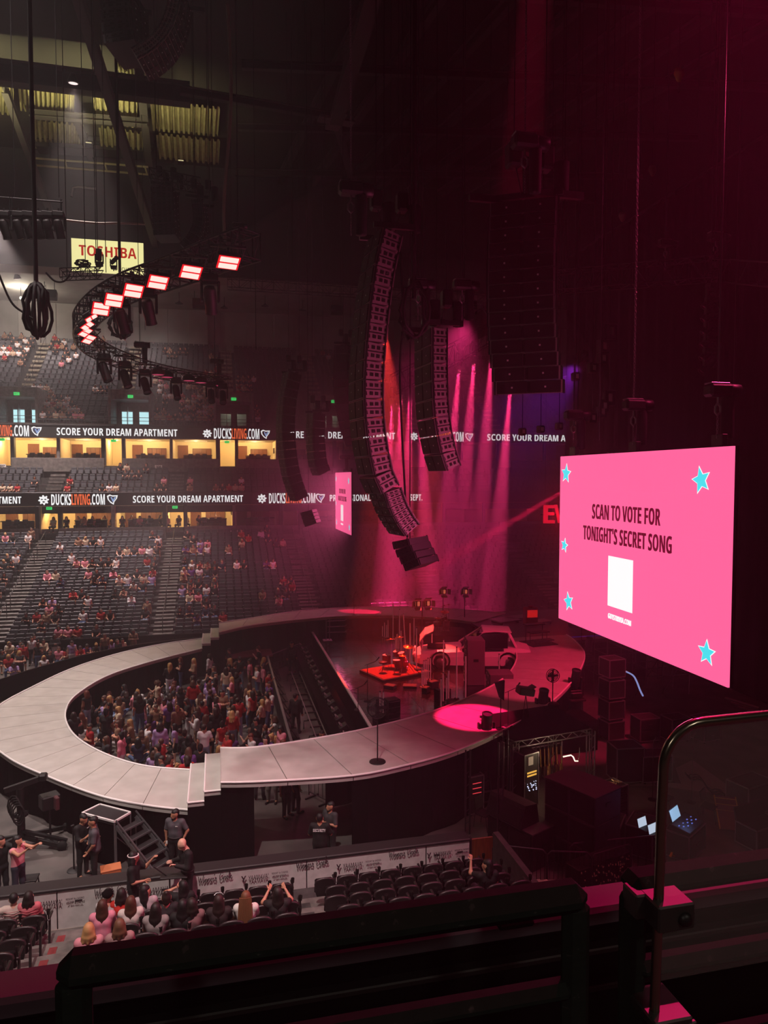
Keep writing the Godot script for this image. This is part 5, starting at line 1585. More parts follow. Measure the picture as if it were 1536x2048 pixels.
func build_drums(label: String, at: Vector3, turn: float, front: bool) -> void:
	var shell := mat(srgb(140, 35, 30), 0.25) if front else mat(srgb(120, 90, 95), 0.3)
	var rs := thing("drum_riser", "low rug-covered platform under the %s" % ("front drum kit" if front else "rear drum kit"), "riser", at, turn)
	if front:
		part("platform", MB.new().box(Vector3(0, 0.06, 0), Vector3(2.7, 0.12, 2.1), Basis(), 0.015), M.black, rs)
		part("rug", MB.new().box(Vector3(0, 0.127, 0), Vector3(2.55, 0.015, 1.95)), mat(srgb(120, 60, 45), 0.95), rs)
	else:
		rs.position.y = SH
		part("platform", MB.new().box(Vector3(0, 0.2, 0), Vector3(3.0, 0.4, 2.4), Basis(), 0.02), M.black, rs)
		part("rug", MB.new().box(Vector3(0, 0.407, 0), Vector3(2.8, 0.015, 2.2)), mat(srgb(80, 60, 60), 0.95), rs)
	var o := thing("drum_kit", label, "drum kit", Vector3(at.x, rs.position.y + (0.135 if front else 0.415), at.z), turn + PI * 0.5)
	# kit faces local +z ... the audience lies along -x of the hall
	drum(o, Vector3(0, 0.28, 0.35), 0.28, 0.42, Basis(Vector3.RIGHT, PI / 2), shell, false)
	for s in [-0.3, 0.3]: part("spur", MB.new().tube([Vector3(s * 0.8, 0.2, 0.5), Vector3(s * 1.2, 0.0, 0.62)], 0.012, 4), M.chrome, o)
	drum(o, Vector3(-0.2, 0.74, 0.25), 0.16, 0.22, Basis(Vector3.RIGHT, -0.3), shell, false)
	drum(o, Vector3(0.2, 0.74, 0.25), 0.17, 0.24, Basis(Vector3.RIGHT, -0.3), shell, false)
	part("tom_post", MB.new().tube([Vector3(0, 0.5, 0.3), Vector3(0, 0.85, 0.3)], 0.015, 5), M.chrome, o)
	drum(o, Vector3(0.58, 0.42, -0.1), 0.21, 0.4, Basis(), shell)
	drum(o, Vector3(-0.42, 0.52, -0.2), 0.18, 0.16, Basis(), shell)
	cymbal(o, Vector3(-0.75, 1.25, 0.25), 0.25, 0.2)
	cymbal(o, Vector3(0.75, 1.3, 0.25), 0.27, -0.2)
	cymbal(o, Vector3(-0.85, 0.9, -0.15), 0.19, 0.0)
	cymbal(o, Vector3(0.35, 1.45, 0.5), 0.22, -0.15)
	var st := thing("drum_stool", "round black drummer's stool behind the %s" % ("front drum kit" if front else "rear drum kit"), "stool", o.position + o.basis * Vector3(0.05, 0, -0.65))
	part("seat", MB.new().lathe([Vector2(0, 0.42), Vector2(0.19, 0.43), Vector2(0.2, 0.5), Vector2(0, 0.53)], 12), M.black, st)
	part("post", MB.new().tube([Vector3(0, 0.1, 0), Vector3(0, 0.43, 0)], 0.022, 5), M.chrome, st)
	for k in 3:
		var a := TAU * k / 3.0
		part("leg", MB.new().tube([Vector3(0, 0.25, 0), Vector3(cos(a) * 0.24, 0.01, sin(a) * 0.24)], 0.014, 4), M.chrome, st)

func build_tubes() -> void:
	# u, top v, base v, height of the floor it stands on
	var L := [[765, 1252, 1274, "back left stage group"], [769, 1245, 1275, "back left stage group"], [773, 1250, 1276, "back left stage group"], [776, 1240, 1276, "back left stage group"], [786, 1209, 1279, "tall single left of the car"], [799, 1219, 1284, "second tall single left of the car"], [811, 1228, 1300, "tall leaning left of the car"], [828, 1236, 1292, "tall just before the car's nose"], [820, 1246, 1332, "tall in front of the car's nose, left"], [833, 1256, 1346, "tall in front of the car's nose, right"], [791, 1275, 1312, "middle group by the drums"], [794, 1268, 1312, "middle group by the drums"], [798, 1269, 1311, "middle group by the drums"], [802, 1261, 1303, "middle group by the drums"], [864, 1267, 1315, "single before the car's bonnet"], [887, 1280, 1348, "tall between car and cabinet"], [844, 1334, 1374, "group in front of the car bumper"], [848, 1322, 1371, "group in front of the car bumper"], [852, 1321, 1370, "group in front of the car bumper"], [856, 1317, 1359, "group in front of the car bumper"], [861, 1316, 1359, "group in front of the car bumper"], [882, 1358, 1415, "near group by the cabinet"], [886, 1346, 1404, "near group by the cabinet"], [893, 1355, 1410, "near group by the cabinet"], [897, 1341, 1408, "near group by the cabinet"], [913, 1295, 1398, "left one flanking the tall cabinet"], [931, 1312, 1406, "right one flanking the tall cabinet"], [998, 1309, 1368, "single beside the low cabinet"], [1018, 1260, 1318, "single at the rear right of the stage"], [760, 1384, 1425, "pair by the fan"], [767, 1384, 1428, "pair by the fan"]]
	var cnt := {}
	var mt := glow(srgb(200, 120, 130), 0.06, Color(0.78, 0.74, 0.74))
	for q in L:
		var b := at_h(q[0], q[2], SH)
		var h := top_of(q[0], q[1], b) - SH
		cnt[q[3]] = cnt.get(q[3], 0) + 1
		var grp: bool = q[3].contains("group") or q[3].contains("pair")
		var lab: String = ("pale light tube in the %s, %s from left" % [q[3], nth(cnt[q[3]])]) if grp else ("slim pale light tube, %s" % q[3])
		var o := thing("light_tube", lab, "light tube", b)
		var lean := Vector3(-0.12, 0, 0) if q[3].contains("leaning") else Vector3.ZERO
		part("tube", MB.new().tube([Vector3(0, 0.03, 0), Vector3(0, h, 0) + lean], 0.03, 7), mt, o)
		part("cap", MB.new().tube([Vector3(0, h, 0) + lean, Vector3(0, h + 0.03, 0) + lean], 0.034, 7), M.dark_steel, o)
		part("foot", MB.new().lathe([Vector2(0, 0.04), Vector2(0.12, 0.03), Vector2(0.13, 0.0)], 10), M.dark_steel, o)

func build_car() -> void:
	var a := at_h(826, 1330, SH)      # nose
	var o := thing("white_car", "white open-topped show car with a broad bonnet, nose towards the crowd", "car", a + Vector3(0.2, 0, -0.3), -0.30)
	var paint := mat(Color(0.88, 0.86, 0.86), 0.28)
	var L := 5.6
	# body: stations along the car, each a rounded section
	var st := [[0.0, 0.80, 0.28, 0.62], [0.25, 0.95, 0.22, 0.74], [1.0, 1.02, 0.20, 0.86], [1.9, 1.04, 0.20, 0.93], [2.3, 1.04, 0.20, 0.96], [3.3, 1.05, 0.20, 0.98], [4.3, 1.05, 0.22, 1.02], [5.2, 1.0, 0.30, 1.0], [5.6, 0.9, 0.42, 0.92]]
	var m := MB.new()
	var rings := []
	for s in st:
		var r := []
		for q in [[-1, 0.0], [-1.0, 0.55], [-0.93, 0.86], [-0.75, 1.0], [0, 1.06], [0.75, 1.0], [0.93, 0.86], [1.0, 0.55], [1, 0.0]]:
			r.push_back(Vector3(s[0], s[2] + (s[3] - s[2]) * q[1], q[0] * s[1]))
		rings.push_back(r)
	for i in rings.size() - 1:
		for k in rings[i].size() - 1:
			if i >= 4 and i <= 5 and k >= 2 and k <= 5: continue     # open cockpit
			m.quad(rings[i][k], rings[i + 1][k], rings[i + 1][k + 1], rings[i][k + 1])
	for e in [0, rings.size() - 1]:
		for k in range(1, 8): m.tri(rings[e][0], rings[e][k], rings[e][k + 1])
	part("body", m, paint, o)
	part("cockpit", MB.new().box(Vector3(3.3, 0.55, 0), Vector3(2.0, 0.5, 1.6), Basis(), 0.05), M.matte, o)
	var bay := part("engine_bay", MB.new().box(Vector3(1.05, 0.93, 0.15), Vector3(0.9, 0.06, 1.0), Basis(), 0.02), M.matte, o)
	var hood := MB.new()
	var hp := [Vector3(0.35, 0.9, 0), Vector3(0.22, 1.25, 0), Vector3(0.45, 1.62, 0), Vector3(0.8, 1.78, 0)]
	for i in 3:
		for s in 2:
			var z0 := -0.85 if s == 0 else -0.02
			var z1 := 0.02 if s == 0 else 0.85
			var q0: Vector3 = hp[i]
			var q1: Vector3 = hp[i + 1]
			hood.quad(q0 + Vector3(0, 0, z0), q0 + Vector3(0, 0, z1), q1 + Vector3(0.05, 0, z1 * 0.92), q1 + Vector3(0.05, 0, z0 * 0.92))
			hood.quad(q1 + Vector3(0.08, 0.02, z0 * 0.92), q1 + Vector3(0.08, 0.02, z1 * 0.92), q0 + Vector3(0.04, 0.02, z1), q0 + Vector3(0.04, 0.02, z0))
	part("bonnet_shell", hood, paint, o)
	part("bonnet_rim", MB.new().tube([Vector3(0.35, 0.9, 0.86), Vector3(0.22, 1.25, 0.86), Vector3(0.5, 1.62, 0.82), Vector3(0.88, 1.8, 0.7), Vector3(0.9, 1.82, 0), Vector3(0.88, 1.8, -0.7), Vector3(0.5, 1.62, -0.82), Vector3(0.22, 1.25, -0.86), Vector3(0.35, 0.9, -0.86)], 0.035, 6), paint, o)
	for k in 4: part("bumper_slat", MB.new().box(Vector3(-0.06 - 0.01 * k, 0.28 + k * 0.11, 0), Vector3(0.1, 0.05, 1.5), Basis(), 0.015), M.alu, o)
	for s in [-0.62, 0.62]: part("headlamp", MB.new().ball(Vector3(-0.02, 0.62, s), Vector3(0.09, 0.13, 0.18), 6, 10), mat(Color(0.85, 0.85, 0.85), 0.1), o)
	for q in [[1.25, 1], [1.25, -1], [4.5, 1], [4.5, -1]]:
		var w := part("wheel", MB.new().lathe([Vector2(0.0, -0.11), Vector2(0.3, -0.11), Vector2(0.36, -0.07), Vector2(0.36, 0.07), Vector2(0.3, 0.11), Vector2(0, 0.11)], 18), M.rubber, o, Vector3(q[0], 0.36, q[1] * 0.93))
		w.basis = Basis(Vector3.RIGHT, PI / 2)
		part("hub", MB.new().lathe([Vector2(0, -0.12), Vector2(0.2, -0.115), Vector2(0.2, 0.115), Vector2(0, 0.12)], 12), M.alu, w)
		part("wheel_arch", MB.new().lathe([Vector2(0.40, -0.02), Vector2(0.48, -0.02), Vector2(0.48, 0.02), Vector2(0.40, 0.02)], 18, Transform3D(Basis(Vector3.RIGHT, PI / 2), Vector3(q[0], 0.4, q[1] * 1.045))), M.matte, o)
	# windscreen with pale pillars, dark glass, roof rail
	var gl := mat(Color(0.05, 0.045, 0.05), 0.08)
	var ws := MB.new()
	ws.quad(Vector3(2.25, 0.96, -0.82), Vector3(2.25, 0.96, 0.82), Vector3(3.35, 1.75, 0.66), Vector3(3.35, 1.75, -0.66))
	ws.quad(Vector3(2.29, 0.95, 0.82), Vector3(2.29, 0.95, -0.82), Vector3(3.39, 1.74, -0.66), Vector3(3.39, 1.74, 0.66))
	part("windscreen", ws, gl, o)
	for s in [-1.0, 1.0]: part("pillar", MB.new().tube([Vector3(2.2, 0.95, s * 0.84), Vector3(3.36, 1.77, s * 0.67), Vector3(3.9, 1.82, s * 0.66)], 0.05, 6), paint, o)
	part("roof", MB.new().box(Vector3(4.0, 1.8, 0), Vector3(1.4, 0.07, 1.4), Basis(Vector3(0, 0, 1), -0.04), 0.03), paint, o)
	for s in [-1.0, 1.0]: part("side_window", MB.new().box(Vector3(3.75, 1.38, s * 0.78), Vector3(1.5, 0.7, 0.03), Basis(Vector3.RIGHT, s * -0.2), 0.01), gl, o)
	part("rear_pillar", MB.new().box(Vector3(4.75, 1.38, 0), Vector3(0.12, 0.85, 1.35), Basis(Vector3(0, 0, 1), 0.5), 0.02), paint, o)

func cabinet(label: String, at: Vector3, turn: float, w: float, h: float, dep: float, rows: int) -> void:
	var o := thing("speaker_cabinet", label, "loudspeaker", at, turn - PI / 2 + 0.0)
	# local +z is the face: it looks to the crowd
	part("body", MB.new().box(Vector3(0, h * 0.5, -dep * 0.5), Vector3(w, h, dep), Basis(), 0.025), mat(Color(0.42, 0.38, 0.40), 0.55), o)
	part("baffle", MB.new().box(Vector3(0, h * 0.5, 0.005), Vector3(w * 0.94, h * 0.96, 0.02), Basis(), 0.005), mat(Color(0.22, 0.19, 0.20), 0.7), o)
	var r := minf(w * 0.22, h / rows * 0.44)
	for i in rows:
		for s in [-0.25, 0.25]:
			var c := Vector3(s * w, h * (i + 0.5) / rows, 0.02)
			var xf := Transform3D(Basis(Vector3.RIGHT, PI / 2), c)
			part("driver_ring", MB.new().lathe([Vector2(r * 0.82, 0.0), Vector2(r * 0.86, 0.025), Vector2(r, 0.02), Vector2(r, 0.0)], 18, xf), M.alu, o)
			part("driver_cone", MB.new().lathe([Vector2(r * 0.84, 0.0), Vector2(r * 0.3, -0.012), Vector2(r * 0.25, 0.01), Vector2(0, 0.018)], 18, xf), M.rubber, o)
	part("edge_strip", MB.new().box(Vector3(-w * 0.5, h * 0.5, 0), Vector3(0.03, h, 0.03)), M.alu, o)
	part("handle", MB.new().box(Vector3(w * 0.5 + 0.005, h * 0.55, -dep * 0.5), Vector3(0.02, 0.12, 0.22), Basis(), 0.005), M.rubber, o)

func barn_lamp(label: String, u: float, vt: float, vb: float, n: int) -> void:
	var b := at_h(u, vb, SH)
	var h := top_of(u, vt, b) - SH
	var o := thing("barn_door_lamp", label, "stage lamp", b)
	part("pole", MB.new().tube([Vector3.ZERO, Vector3(0, h, 0)], 0.028, 6), M.steel, o)
	for k in 3:
		var a := TAU * k / 3.0
		part("leg", MB.new().tube([Vector3(0, 0.5, 0), Vector3(cos(a) * 0.45, 0.02, sin(a) * 0.45)], 0.018, 5), M.steel, o)
	for i in n:
		var c := Vector3((i - (n - 1) * 0.5) * 0.55, h + 0.1, 0)
		part("housing", MB.new().box(c, Vector3(0.36, 0.34, 0.3), Basis(Vector3.UP, 0.3), 0.04), M.black, o)
		part("lens", MB.new().box(c + Vector3(-0.02, 0, 0.16), Vector3(0.24, 0.24, 0.02), Basis(Vector3.UP, 0.0), 0.02), glow(srgb(255, 120, 90), 0.45), o)
		for q in [[0.0, 0.27, 0.5, 0.0], [0.0, -0.27, -0.5, 0.0], [0.3, 0.0, 0.0, 0.6], [-0.3, 0.0, 0.0, -0.6]]:
			part("barn_door", MB.new().box(c + Vector3(q[0], q[1], 0.22), Vector3(0.02 if q[0] != 0.0 else 0.36, 0.02 if q[1] != 0.0 else 0.32, 0.24), Basis.from_euler(Vector3(-q[2], q[3], 0))), mat(Color(0.5, 0.47, 0.47), 0.5), o)

func mic_stand(label: String, at: Vector3, h: float, boom: float) -> void:
	var o := thing("microphone_stand", label, "microphone stand", at)
	part("base", MB.new().lathe([Vector2(0, 0.04), Vector2(0.15, 0.03), Vector2(0.16, 0.0)], 12), M.black, o)
	part("pole", MB.new().tube([Vector3(0, 0.03, 0), Vector3(0, h, 0)], 0.014, 5), M.black, o)
	if boom > 0.0: part("boom", MB.new().tube([Vector3(-0.12, h - 0.05, 0), Vector3(boom * 0.6, h + 0.12, 0.05)], 0.012, 5), M.black, o)
	var e := Vector3(boom * 0.6, h + 0.13, 0.05) if boom > 0.0 else Vector3(0, h, 0)
	part("microphone", MB.new().lathe([Vector2(0, 0.0), Vector2(0.018, 0.0), Vector2(0.022, 0.14), Vector2(0.03, 0.19), Vector2(0, 0.22)], 8, Transform3D(Basis(Vector3(0, 0, 1), -0.7), e)), M.dark_steel, o)

func fan(label: String, at: Vector3, y: float, r: float) -> void:
	var o := thing("stage_fan", label, "fan", at)
	var c := Vector3(0, y - at.y, 0)
	part("pole", MB.new().tube([Vector3(0, 0.02, 0), c - Vector3(0, r, 0)], 0.02, 6), M.black, o)
	part("base", MB.new().lathe([Vector2(0, 0.05), Vector2(0.24, 0.03), Vector2(0.25, 0.0)], 14), M.black, o)
	var g := MB.new()
	for z in [-0.07, 0.07]:
		for rr in [r, r * 0.75, r * 0.5, r * 0.25]:
			var p := []
			for k in 20: p.push_back(c + Vector3(cos(TAU * k / 20.0) * rr, sin(TAU * k / 20.0) * rr, z * (1.2 - 0.4 * rr / r)))
			g.tube(p, 0.006 if rr < r else 0.014, 4, true)
	for k in 12:
		var a := TAU * k / 12.0
		g.tube([c + Vector3(0, 0, 0.08), c + Vector3(cos(a) * r, sin(a) * r, 0.06)], 0.005, 4)
	part("cage", g, M.dark_steel, o)
	var bl := MB.new()
	for k in 4:
		var b := Basis(Vector3(0, 0, 1), PI / 2 * k) * Basis(Vector3(1, 0, 0), 0.4)
		bl.box(c + Basis(Vector3(0, 0, 1), PI / 2 * k) * Vector3(r * 0.5, 0, 0), Vector3(r * 0.8, r * 0.42, 0.012), b, 0.004)
	part("blades", bl, M.black, o)
	part("motor", MB.new().box(c + Vector3(0, 0, -0.1), Vector3(0.14, 0.14, 0.2), Basis(), 0.03), M.black, o)

# ------------------------------------------------------------------ things on the arena floor
func build_floor_props() -> void:
	build_pit()
	build_left_floor()
	build_backstage()

func barricade(label: String, a: Vector3, b: Vector3, h := 1.1, bars := 0, group := "") -> Node3D:
	var o := thing("crowd_barrier", label, "barrier", a, 0.0, group)
	var d := b - a
	var L := d.length()
	var n := maxi(int(L / 0.18), 3) if bars == 0 else bars
	part("top_rail", MB.new().tube([Vector3(0, 0.05, 0), Vector3(0, h - 0.1, 0), d * (0.1 / L) + Vector3(0, h, 0), d * (1.0 - 0.1 / L) + Vector3(0, h, 0), d + Vector3(0, h - 0.1, 0), d + Vector3(0, 0.05, 0)], 0.022, 6), M.steel, o)
	part("bottom_rail", MB.new().tube([Vector3(0, 0.16, 0), d + Vector3(0, 0.16, 0)], 0.02, 6), M.steel, o)
	for k in n: part("bar", MB.new().tube([d * ((k + 0.5) / n) + Vector3(0, 0.16, 0), d * ((k + 0.5) / n) + Vector3(0, h - 0.02, 0)], 0.009, 4), M.dark_steel, o)
	var s := d.cross(Vector3.UP).normalized() * 0.28
	for t in [0.15, 0.85]: part("foot", MB.new().bar(d * t - s + Vector3(0, 0.03, 0), d * t + s + Vector3(0, 0.03, 0), 0.05, 0.05), M.dark_steel, o)
	return o

func build_pit() -> void:
	# solid-faced barricade between crowd and pit
	var o := thing("stage_barricade", "long crowd barricade with pale top rail beside the standing crowd", "barrier", V(2.55, 0, 32))
	var k := 0
	var d := 24.6
	while d < 38.6:
		part("panel", MB.new().box(V(2.55, 0.55, d + 0.6) - o.position, Vector3(0.05, 1.0, 1.17), Basis(), 0.01), M.black, o)
		part("post", MB.new().box(V(2.62, 0.55, d) - o.position, Vector3(0.06, 1.1, 0.06)), M.dark_steel, o)
		part("brace", MB.new().bar(V(2.6, 0.95, d) - o.position, V(3.2, 0.03, d) - o.position, 0.04, 0.04), M.dark_steel, o)
		part("step", MB.new().box(V(2.95, 0.28, d + 0.6) - o.position, Vector3(0.35, 0.04, 1.1)), M.dark_steel, o)
		d += 1.2
	part("top_rail", MB.new().box(V(2.55, 1.1, 31.6) - o.position, Vector3(0.11, 0.07, 14.1), Basis(), 0.02), M.alu, o)
	barricade("angled barred barrier joining the far end of the crowd barricade", V(2.62, 0, 38.7), V(4.6, 0, 41.2))
	# camera track on low trestles
	var t := thing("camera_track", "long camera track of two rails on low black trestles in the pit", "camera track", V(3.95, 0, 32))
	for s in [-0.22, 0.22]: part("rail", MB.new().tube([V(3.95 + s, 0.44, 24.3) - t.position, V(3.95 + s, 0.44, 37.6) - t.position], 0.03, 6), M.alu, t)
	for i in 15:
		var dd := 24.5 + i * 0.92
		part("sleeper", MB.new().box(V(3.95, 0.40, dd) - t.position, Vector3(0.6, 0.05, 0.09)), M.dark_steel, t)
		if i % 2 == 0:
			part("trestle", MB.new().tube([V(3.5, 0.0, dd) - t.position, V(3.5, 0.36, dd) - t.position, V(4.4, 0.36, dd) - t.position, V(4.4, 0.0, dd) - t.position], 0.03, 5), M.black, t)
	# camera on a low dolly at the near end of the track
	var c := thing("dolly_camera", "black video camera on a low dolly at the near end of the pit track", "video camera", V(4.6, 0, 25.4))
	part("dolly", MB.new().box(Vector3(0, 0.15, 0), Vector3(0.5, 0.1, 0.7), Basis(), 0.02), M.black, c)
	part("pedestal", MB.new().tube([Vector3(0, 0.2, 0), Vector3(0, 1.0, 0)], 0.07, 8), M.black, c)
	part("body", MB.new().box(Vector3(0, 1.15, 0), Vector3(0.22, 0.26, 0.5), Basis(), 0.03), M.black, c)
	part("lens", MB.new().lathe([Vector2(0, 0), Vector2(0.09, 0), Vector2(0.1, 0.3), Vector2(0.085, 0.3), Vector2(0, 0.28)], 12, Transform3D(Basis(Vector3.RIGHT, -PI / 2), Vector3(0, 1.16, -0.25))), M.dark_steel, c)
	part("viewfinder", MB.new().box(Vector3(-0.17, 1.32, 0.1), Vector3(0.16, 0.12, 0.1), Basis(), 0.01), M.black, c)
	for s in [[-0.2, 0.3], [0.2, 0.3], [-0.2, -0.3], [0.2, -0.3]]: part("wheel", MB.new().lathe([Vector2(0, -0.03), Vector2(0.08, -0.03), Vector2(0.08, 0.03), Vector2(0, 0.03)], 10, Transform3D(Basis(Vector3(0, 0, 1), PI / 2), Vector3(s[0], 0.08, s[1]))), M.rubber, c)
	barricade("barred barrier seen under the near catwalk opening", at_h(618, 1592, 0.0), at_h(657, 1612, 0.0), 1.1)
	var bb := thing("pit_table", "low dark table top at the far end of the crowd floor", "table", V(1.6, 0, 40.2))
	part("table_top", MB.new().box(Vector3(0, 0.9, 0), Vector3(2.6, 0.08, 1.6), Basis(), 0.02), mat(srgb(120, 60, 60), 0.7), bb)
	for s in [[-1.1, 0.6], [1.1, 0.6], [-1.1, -0.6], [1.1, -0.6]]: part("leg", MB.new().tube([Vector3(s[0], 0, s[1]), Vector3(s[0], 0.87, s[1])], 0.03, 5), M.dark_steel, bb)
	# outer fence round the tip of the ring
	var f := [[-10.3, 37.0], [-9.4, 38.5], [-8.3, 39.9], [-7.2, 41.2], [-5.9, 42.3], [-4.4, 43.2], [-2.6, 43.8], [-0.6, 44.2], [-11.0, 35.0], [-11.3, 33.0], [-11.4, 31.0]]
	for i in f.size() - 1:
		if i == 7: continue
		var a := V(f[i][0], 0, f[i][1])
		var b := V(f[i + 1][0], 0, f[i + 1][1])
		if i == 8: a = V(f[0][0], 0, f[0][1]); b = V(f[8][0], 0, f[8][1])
		if i == 9: a = V(f[8][0], 0, f[8][1]); b = V(f[9][0], 0, f[9][1])
		var fo := thing("fence_panel", "black cloth fence panel outside the far left curve of the catwalk, %s panel" % nth(i + 1), "fence", a, 0.0, "fence panels round the catwalk")
		var dd := b - a
		part("panel", MB.new().bar(Vector3(0, 0.55, 0), dd + Vector3(0, 0.55, 0), 0.06, 1.05), M.drape, fo)
		part("top_rail", MB.new().tube([Vector3(0, 1.1, 0), dd + Vector3(0, 1.1, 0)], 0.025, 5), M.dark_steel, fo)
		part("post", MB.new().tube([Vector3(0, 0, 0), Vector3(0, 1.1, 0)], 0.025, 5), M.dark_steel, fo)

func build_left_floor() -> void:
	# platform with white edges and aluminium stairs
	var p := thing("stair_platform", "black square platform with white edge strips and aluminium stairs against the catwalk", "platform", V(-3.15, 0, 20.9))
	var q := [V(-3.82, 1.33, 21.05), V(-2.86, 1.33, 20.31), V(-2.5, 1.33, 20.78), V(-3.42, 1.33, 21.5)]
	var poly := PackedVector2Array()
	for k in q: poly.push_back(Vector2(k.x - p.position.x, k.z - p.position.z))
	part("top", MB.new().prism(poly, 1.22, 1.33), mat(Color(0.12, 0.11, 0.115), 0.8), p)
	part("skirt", MB.new().prism(Geometry2D.offset_polygon(poly, -0.03)[0], 0.02, 1.21), M.drape, p)
	for i in 4: part("edge_strip", MB.new().bar(q[i] - p.position, q[(i + 1) % 4] - p.position, 0.045, 0.05), M.white_trim, p)
	for i in 4: part("leg", MB.new().tube([Vector3(q[i].x, 0, q[i].z) - p.position, q[i] - p.position - Vector3(0, 0.05, 0)], 0.025, 6), M.alu, p)
	var a0 := V(-2.83, 1.2, 20.32) - p.position
	var a1 := V(-2.36, 1.2, 20.80) - p.position
	var b0 := V(-1.82, 0.06, 19.66) - p.position
	var b1 := V(-1.32, 0.06, 20.22) - p.position
	var s := thing("metal_stairs", "five-tread aluminium stairs leading up to the black platform", "stairs", p.position)
	for e in [[a0, b0], [a1, b1]]:
		part("stringer", MB.new().bar(e[0], e[1], 0.05, 0.10), M.alu, s)
		part("rail", MB.new().bar(e[0] + Vector3(0, 0.16, 0), e[1] + Vector3(0, 0.16, 0), 0.035, 0.035), M.alu, s)
		for k in 4: part("rail_strut", MB.new().bar(e[0].lerp(e[1], 0.1 + k * 0.27), e[0].lerp(e[1], 0.1 + k * 0.27) + Vector3(0, 0.16, 0), 0.03, 0.03), M.alu, s)
	for k in 5:
		var t := (k + 0.5) / 5.0
		var m0 := a0.lerp(b0, t)
		var m1 := a1.lerp(b1, t)
		var run := (b0 - a0); run.y = 0; run = run.normalized()
		part("tread", MB.new().bar(m0 + run * 0.02 + Vector3(0, -0.02, 0), m1 + run * 0.02 + Vector3(0, -0.02, 0), 0.24, 0.035), mat(Color(0.17, 0.165, 0.17), 0.7), s)
		part("nosing", MB.new().bar(m0 + run * 0.14, m1 + run * 0.14, 0.03, 0.045), M.alu, s)
	for e in [[a0, 0.6], [a1, 0.6]]: part("back_leg", MB.new().tube([e[0] + Vector3(0, -0.1, 0), Vector3(e[0].x, 0.02, e[0].z)], 0.025, 6), M.alu, s)
	part("cross_brace", MB.new().tube([a0 + Vector3(0, -0.3, 0), Vector3(a1.x, 0.15, a1.z)], 0.016, 5), M.alu, s)
	# stanchions
	for k in 3:
		var at: Vector3 = [at_h(148, 1741, 0), at_h(183, 1712, 0), at_h(203, 1716, 0)][k]
		var o := thing("stanchion", ["black stanchion post with round base left of the two talking guards", "thin black post rising behind the two guards, left one", "thin black post rising behind the two guards, right one"][k], "stanchion", at)
		part("base", MB.new().lathe([Vector2(0, 0.05), Vector2(0.17, 0.03), Vector2(0.185, 0.0)], 16), M.black, o)
		part("post", MB.new().tube([Vector3(0, 0.03, 0), Vector3(0, 1.25 if k == 0 else 1.3, 0)], 0.022, 7), M.black, o)
		part("finial", MB.new().tube([Vector3(-0.05, 1.25 if k == 0 else 1.3, 0), Vector3(0.03, 1.27 if k == 0 else 1.32, 0)], 0.03, 6), M.black, o)
	# jib camera crane at the left
	var j := thing("camera_crane", "black camera crane base with wheels and arm at the left edge beside the catwalk", "camera crane", V(-5.6, 0, 22.2))
	part("column", MB.new().tube([Vector3(-0.1, 0.25, 0), Vector3(-0.1, 1.75, 0)], 0.11, 8), M.black, j)
	part("column_ring", MB.new().lathe([Vector2(0.12, 0.9), Vector2(0.2, 0.92), Vector2(0.2, 1.0), Vector2(0.12, 1.02)], 10, Transform3D(Basis(), Vector3(-0.1, 0, 0))), M.dark_steel, j)
	for e in [[-1.3, 0.2, 0.9], [1.1, 0.12, 0.5], [1.0, 0.12, -0.7], [-1.5, 0.2, -0.1]]:
		part("outrigger", MB.new().bar(Vector3(-0.1, 0.3, 0), Vector3(e[0], e[1], e[2]), 0.09, 0.12), M.black, j)
		part("wheel", MB.new().lathe([Vector2(0, -0.05), Vector2(0.13, -0.05), Vector2(0.13, 0.05), Vector2(0, 0.05)], 12, Transform3D(Basis(Vector3.RIGHT, PI / 2), Vector3(e[0], 0.13, e[2]))), M.rubber, j)
	part("lower_arm", MB.new().bar(Vector3(-0.1, 0.5, 0.05), Vector3(1.2, 0.2, 0.35), 0.1, 0.08), M.dark_steel, j)
	part("arm", MB.new().bar(Vector3(-0.5, 1.75, 0.1), Vector3(0.45, 1.95, -0.1), 0.12, 0.14), M.black, j)
	part("head", MB.new().box(Vector3(0.5, 1.98, -0.1), Vector3(0.22, 0.2, 0.26), Basis(), 0.04), M.black, j)
	for k in 5:
		var c := []
		for i in 10: c.push_back(Vector3(-0.25 + 0.1 * k * 0.4 + 0.16 * cos(TAU * i / 10.0), 1.3 + 0.3 * sin(TAU * i / 10.0) - 0.06 * k, 0.15 + 0.03 * k))
		part("cable_loop", MB.new().tube(c, 0.022, 5, true), M.rubber, j)
	var lb := thing("wash_box", "black box lamp on a pole beside the camera crane, under the catwalk edge", "stage lamp", V(-4.95, 0, 22.35))
	part("pole", MB.new().tube([Vector3.ZERO, Vector3(0, 1.0, 0)], 0.03, 6), M.black, lb)
	part("housing", MB.new().box(Vector3(0, 1.22, 0), Vector3(0.52, 0.4, 0.42), Basis(Vector3.UP, 0.5), 0.03), M.black, lb)
	part("hood", MB.new().box(Vector3(0.2, 1.22, 0.14), Vector3(0.12, 0.38, 0.36), Basis(Vector3.UP, 0.5), 0.02), mat(srgb(70, 30, 36), 0.7), lb)
	part("foot", MB.new().lathe([Vector2(0, 0.05), Vector2(0.25, 0.03), Vector2(0.26, 0)], 12), M.black, lb)
	var ob := thing("orange_case", "tan orange rectangular box on the floor behind the boards", "box", at_h(222, 1768, 0.0), 0.2)
	part("body", MB.new().box(Vector3(0, 0.22, 0), Vector3(0.5, 0.44, 0.34), Basis(), 0.02), mat(srgb(176, 104, 62), 0.7), ob)
	part("lid", MB.new().box(Vector3(0, 0.45, 0), Vector3(0.52, 0.04, 0.36), Basis(), 0.01), mat(srgb(186, 114, 70), 0.7), ob)
